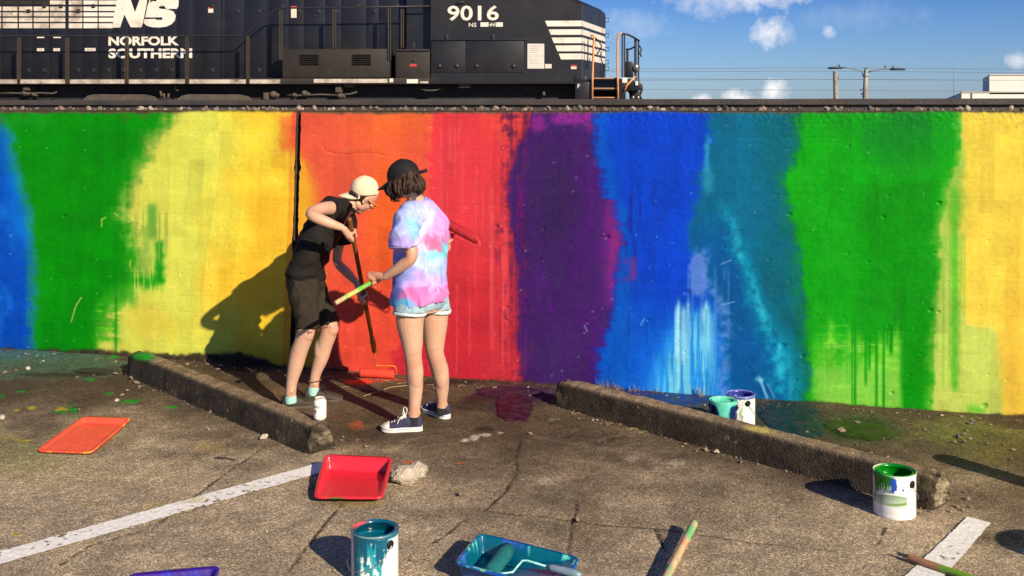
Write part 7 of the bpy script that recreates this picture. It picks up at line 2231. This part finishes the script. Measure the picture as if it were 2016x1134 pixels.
# ---- the painter in black, bending to the foot of the wall
def boy():
    root = person(G(612, 800), 'person in black T-shirt, black shorts and backward cream cap bending over a long roller pole')
    side = Vector((.08, 1, 0)).normalized()
    sp = Vector((.44, 0, .90)).normalized(); fr = Vector((.90, 0, -.44))
    mb = MB()
    limb(mb, [P(598, 552, 6.54), P(601, 595, 6.51), P(604, 628, 6.49), P(602, 655, 6.475), P(590, 690, 6.49), P(582, 720, 6.50), P(574, 755, 6.50), P(572, 786, 6.50)], [.076, .070, .058, .053, .050, .047, .034, .033], 20)
    limb(mb, [P(610, 552, 6.69), P(625, 590, 6.69), P(641, 620, 6.67), P(648, 648, 6.66), P(639, 680, 6.67), P(632, 705, 6.675), P(621, 738, 6.68), P(617, 768, 6.68)], [.070, .064, .056, .053, .049, .046, .033, .032], 20)
    mb.ball(P(604, 655, 6.465), (.047, .046, .06), None, 16, 12); mb.ball(P(652, 646, 6.65), (.047, .046, .058), None, 16, 12)
    mb.ball(P(585, 704, 6.495), (.045, .046, .10), None, 18, 14); mb.ball(P(632, 694, 6.672), (.045, .046, .095), None, 18, 14)
    mb.ball(P(575, 772, 6.475), (.014, .012, .016), None, 8, 6); mb.ball(P(619, 757, 6.655), (.014, .012, .016), None, 8, 6)
    mb.oval([(P(602, 575, 6.62), side*.12, Vector((1, 0, 0))*.07), (P(602, 548, 6.62), side*.14, Vector((1, 0, -.2))*.085), (P(612, 505, 6.62), side*.125, fr*.08), (P(638, 455, 6.67), side*.14, fr*.095), (P(660, 420, 6.71), side*.15, fr*.085), (P(682, 405, 6.74), side*.07, fr*.055)], 24)
    limb(mb, [P(668, 418, 6.70), P(690, 404, 6.74), P(706, 394, 6.76)], [.062, .050, .048], 18)
    hc = P(717, 387, 6.76)
    at, Mx, s_, f_, u_ = head_shapes(mb, hc, Vector((.45, .5, -.74)), Vector((.5, .0, .87)), .85)
    # pole line
    p_top = P(688, 430, 6.19); p_end = P(737, 690, 7.10)
    ax = (p_top-p_end).normalized()
    h1 = Vector((-.944, 6.286, 1.10)); 
    def near_pole(q): return p_end + ax*((q-p_end).dot(ax))
    h1 = near_pole(h1); h2 = near_pole(Vector((-.9316, 6.70, .66)))
    shR = P(664, 410, 6.53); elR = P(612, 421, 6.22); wrR = P(676, 449, 6.235)
    limb(mb, [P(672, 408, 6.62), shR, P(636, 411, 6.37), elR, P(640, 436, 6.20), wrR], [.050, .047, .040, .032, .032, .0195], 18)
    grip(mb, h1, ax, Vector((-.55, -.80, .10)), wrR, .0135, .84, flip=-1)
    shL = P(680, 430, 6.87); elL = P(664, 513, 6.92); wrL = P(702, 556, 6.80)
    limb(mb, [P(676, 420, 6.78), shL, P(670, 470, 6.90), elL, P(683, 536, 6.86), wrL], [.048, .043, .037, .030, .030, .0195], 18)
    grip(mb, h2, ax, Vector((-.35, -.75, .3)), wrL, .0135, .86, flip=-1)
    body = fuse(mb, .0042, 3, 'body')
    skin = paint_skin(body, (.55, .34, .23), [(P(604, 650, 6.42), .10, .7), (P(652, 646, 6.6), .10, .7), (elR, .07, .9), (h1, .09, .8), (h2, .09, .9), (elL, .07, .9), (P(574, 775, 6.5), .09, .5), (P(620, 756, 6.68), .08, .5), (hc+Vector((.03, -.04, -.06)), .07, .5)],
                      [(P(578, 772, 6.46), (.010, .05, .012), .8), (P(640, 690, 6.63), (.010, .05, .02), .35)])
    part('body', body, skin, root)
    for sx in (1, -1):
        m = MB(); m.ball(at(.030*sx, .080, -.004), .0095, None, 10, 8); part('eye', m.mesh('eye', True), _mats['eye_white'], root)
    hm = M('hair_dark', (.022, .013, .009), .5, var=.5, scale=70)
    m = MB(); m.ball(at(0, -.026, -.002), (.064, .068, .063), Mx, 24, 16); m.ball(at(0, -.060, -.044), (.052, .038, .046), Mx, 18, 12); m.ball(at(.060, -.022, -.006), (.016, .036, .028), Mx, 14, 10); m.ball(at(-.060, -.022, -.006), (.016, .036, .028), Mx, 14, 10)
    hb = fuse(m, .006, 3, 'hair'); cloth_displace(hb, .005, 60, (1, 1, .5), 33, .003, 160); part('hair', hb, hm, root)
    cap(root, P(717, 374.5, 6.76), Vector((.06, -.14, .98)), Vector((-.94, -.30, -.10)), M('cap_cream', (.74, .62, .40), .8, var=.08, scale=14, bump=.25, bscale=300, spec=.25, dirt=(.60, .50, .32), dirt_amt=.25, dirt_scale=12), r=(.083, .088, .092), brim_len=.072, droop=.45)
    # orange-framed dark glasses
    g = empty('glasses', at(0, .09, .0)); g.parent = root; g.matrix_parent_inverse = Matrix.Translation(-Vector(root.location))
    om = M('frame_orange', (.70, .22, .02), .3); lm = M('lens_dark', (.10, .03, .01), .1, coat=.5)
    def gsub(name, m, mat):
        o = link_mesh(name, m.mesh(name, True), mat); o.parent = g; o.matrix_parent_inverse = Matrix.Translation(-Vector(g.location)); return o
    for sx in (1, -1):
        m = MB(); ring = [at(sx*(.036+.030*math.cos(a)), .108-.016*abs(math.cos(a))*(math.cos(a) > 0), .016+.022*math.sin(a)) for a in np.linspace(0, 2*math.pi, 19)]
        m.tube(ring, .0042, 8, cap=False); gsub('rim', m, om)
        m = MB(); c_ = at(sx*.036, .102, .016); m.add([c_] + ring[:-1], [(0, i+1, (i+1) % 18+1) for i in range(18)]); gsub('lens', m, lm)
        m = MB(); m.tube([at(sx*.066, .092, .022), at(sx*.078, .05, .016), at(sx*.081, .0, .004)], [.005, .004, .003], 8); gsub('temple', m, om)
    m = MB(); m.tube([at(.008, .112, .018), at(0, .115, .020), at(-.008, .112, .018)], .0035, 8); gsub('bridge', m, om)
    # T-shirt
    m = MB()
    m.oval([(P(602, 546, 6.62), side*.165, Vector((1, 0, -.25))*.108), (P(602, 540, 6.62), side*.165, Vector((1, 0, -.25))*.110), (P(608, 515, 6.62), side*.155, fr*.103), (P(619, 485, 6.62), side*.155, fr*.102), (P(636, 452, 6.67), side*.168, fr*.108),
            (P(652, 430, 6.70), side*.172, fr*.100), (P(667, 415, 6.72), side*.145, fr*.082), (P(680, 406, 6.735), side*.085, fr*.066), (P(684, 403, 6.74), side*.066, fr*.060)], 36, True, 2.1)
    p, r = spline([P(670, 412, 6.62), P(660, 410, 6.53), P(648, 409, 6.45)], [.075, .078, .074], 5); m.tube(p, r, 22)
    p, r = spline([P(674, 424, 6.78), P(678, 436, 6.86), P(677, 458, 6.89), P(675, 474, 6.91)], [.070, .073, .070, .070], 5); m.tube(p, r, 22)
    sh = fuse(m, .0065, 4, 'shirt'); cloth_displace(sh, .020, 8, (.7, .7, 1.0), 91, .0015, 60)
    part('shirt', sh, M('cotton_black', (.013, .011, .010), .88, var=.2, scale=10, bump=.2, bscale=400, spec=.2), root)
    # shorts
    m = MB()
    m.oval([(P(602, 580, 6.62), side*.14, Vector((1, 0, 0))*.085), (P(601, 560, 6.62), side*.16, Vector((1, 0, -.1))*.108), (P(601, 543, 6.62), side*.158, Vector((1, 0, -.2))*.105), (P(604, 530, 6.62), side*.145, fr*.095)], 30)
    p, r = spline([P(596, 555, 6.54), P(600, 595, 6.51), P(605, 625, 6.49), P(606, 648, 6.48)], [.094, .086, .073, .068], 6); m.tube(p, r, 24)
    p, r = spline([P(608, 552, 6.70), P(624, 588, 6.69), P(641, 618, 6.67), P(648, 638, 6.66)], [.088, .080, .068, .063], 6); m.tube(p, r, 24)
    so = fuse(m, .0065, 4, 'shorts'); cloth_displace(so, .011, 11, (1, 1, .5), 95)
    so_o = part('shorts', so, M('denim_black', (.030, .023, .015), .85, var=.3, scale=16, bump=.3, bscale=500, spec=.22), root)
    m = MB(); rs_ = np.random.RandomState(8)
    for c0, rr in ((P(606, 649, 6.48), .0675), (P(648, 639, 6.66), .0625)):
        for k in range(46):
            a = rs_.uniform(0, 6.28); q0 = c0 + Vector((math.cos(a)*rr, math.sin(a)*rr, .004)); m.tube([q0, q0 + Vector((rs_.normal()*.004, rs_.normal()*.004, -rs_.uniform(.006, .018)))], .0009, 4, cap=False)
    w = m.build('frayed_hem', M('thread_dark', (.06, .05, .04), .9), None); w['kind'] = 'stuff'; w.parent = so_o
    m = MB(); q = P(575, 532, 6.50); m.box((q.x-.012, q.y-.004, q.z-.03), (q.x+.004, q.y+.002, q.z+.012)); w = m.build('pocket_tag', M('tag_dark', (.03, .025, .03), .7)); w.parent = so_o
    m = MB(); m.box((q.x-.009, q.y-.006, q.z-.014), (q.x+.001, q.y-.004, q.z-.004)); w = m.build('tag_print', M('tag_pink', (.5, .12, .2), .6)); w.parent = so_o
    # low dark shoes, mint socks, an anklet
    dk = M('shoe_dark', (.045, .034, .022), .65, var=.3, scale=20, bump=.3, bscale=300); dl = M('lace_dark', (.010, .009, .008), .8); ds = M('sole_dark', (.07, .055, .038), .7)
    shoe(root, G(553, 806.5), G(626, 799), dk, ds, None, None, dl, width=.058, sole_h=.022, collar=.076)
    shoe(root, G(598, 791), G(675, 789), dk, ds, None, None, dl, width=.058, sole_h=.022, collar=.076)
    mint = M('sock_mint', (.36, .66, .58), .9, var=.1, scale=40, bump=.4, bscale=300)
    for pts in ((P(572, 778.5, 6.50), P(572, 785, 6.50), P(573, 793, 6.50)), (P(618, 761, 6.68), P(617, 767, 6.68), P(617, 777, 6.68))):
        m = MB(); m.tube(pts, [.0360, .0365, .034], 20, cap=False); part('sock', m.mesh('sock', True), mint, root)
    m = MB(); c_ = P(619.5, 749, 6.68)
    for k in range(26):
        a = 2*math.pi*k/26; m.ball(c_ + Vector((math.cos(a)*.038, math.sin(a)*.038, .004*math.cos(a))), .0042, None, 8, 6)
    part('anklet', m.mesh('anklet', True), M('beads_brown', (.10, .05, .03), .4), root)
    return p_top, p_end, ax
BT, BE, BAX = boy()
def boy_roller():
    root = empty('paint_roller', P(742, 740, 7.28), 0, 'long brown roller pole with an orange-loaded sleeve pressed to the foot of the wall', 'paint roller')
    pole_mesh([BT, BE], .0135, stained((126, 78, 36), [(.3, .8, (112, 66, 30), .5), (.86, 1.3, (196, 130, 30), .6)], 730), 'shaft', root)
    om = M('sleeve_orange', lin((232, 72, 46)), .55, var=.12, scale=30, bump=.7, bscale=160, coat=.2); wy = M('wire_yellow', lin((222, 130, 30)), .4, var=.3, scale=40)
    m = MB(); m.tube([BE+BAX*.13, BE+BAX*.10, BE+BAX*.05, BE-BAX*.005, BE-BAX*.02], [.0145, .019, .017, .018, .008], 14); m.build('grip', M('grip_crusted', lin((206, 140, 26)), .5, var=.4, scale=50, bump=1.0, bscale=120, dirt=lin((70, 40, 16)), dirt_amt=.5, dirt_scale=40), root, smooth=True, world=True)
    c = P(743, 734, 7.27); c.z = .031
    sd = Vector((1, -.20, 0)).normalized()
    a, b = roller(root, BE, BAX, c, sd, (om, wy, M('cap_crusted', lin((120, 50, 30)), .6)), length=.245, sleeve_r=.029)
    b0 = BE - BAX*.01
    k1 = P(741, 719, 7.22); k2 = P(776, 721, 7.21); k3 = P(780, 728, 7.22)
    m = MB(); m.tube(spline([b0, b0.lerp(k1, .7), k1, k1.lerp(k2, .5), k2, k3, a+sd*.014+Vector((0, 0, .01)), a], n=5), .0038, 8); m.build('wire_frame', wy, root, smooth=True, world=True)
    rs = np.random.RandomState(4); m = MB()
    for k in range(14):
        q = b - sd*abs(rs.normal())*.02 + Vector((0, rs.normal()*.012, -.015+rs.normal()*.008)); q.z = max(q.z, .005); m.ball(q, rs.uniform(.003, .008), None, 6, 5)
    m.build('paint_clot', om, root, smooth=True, world=True)
boy_roller()
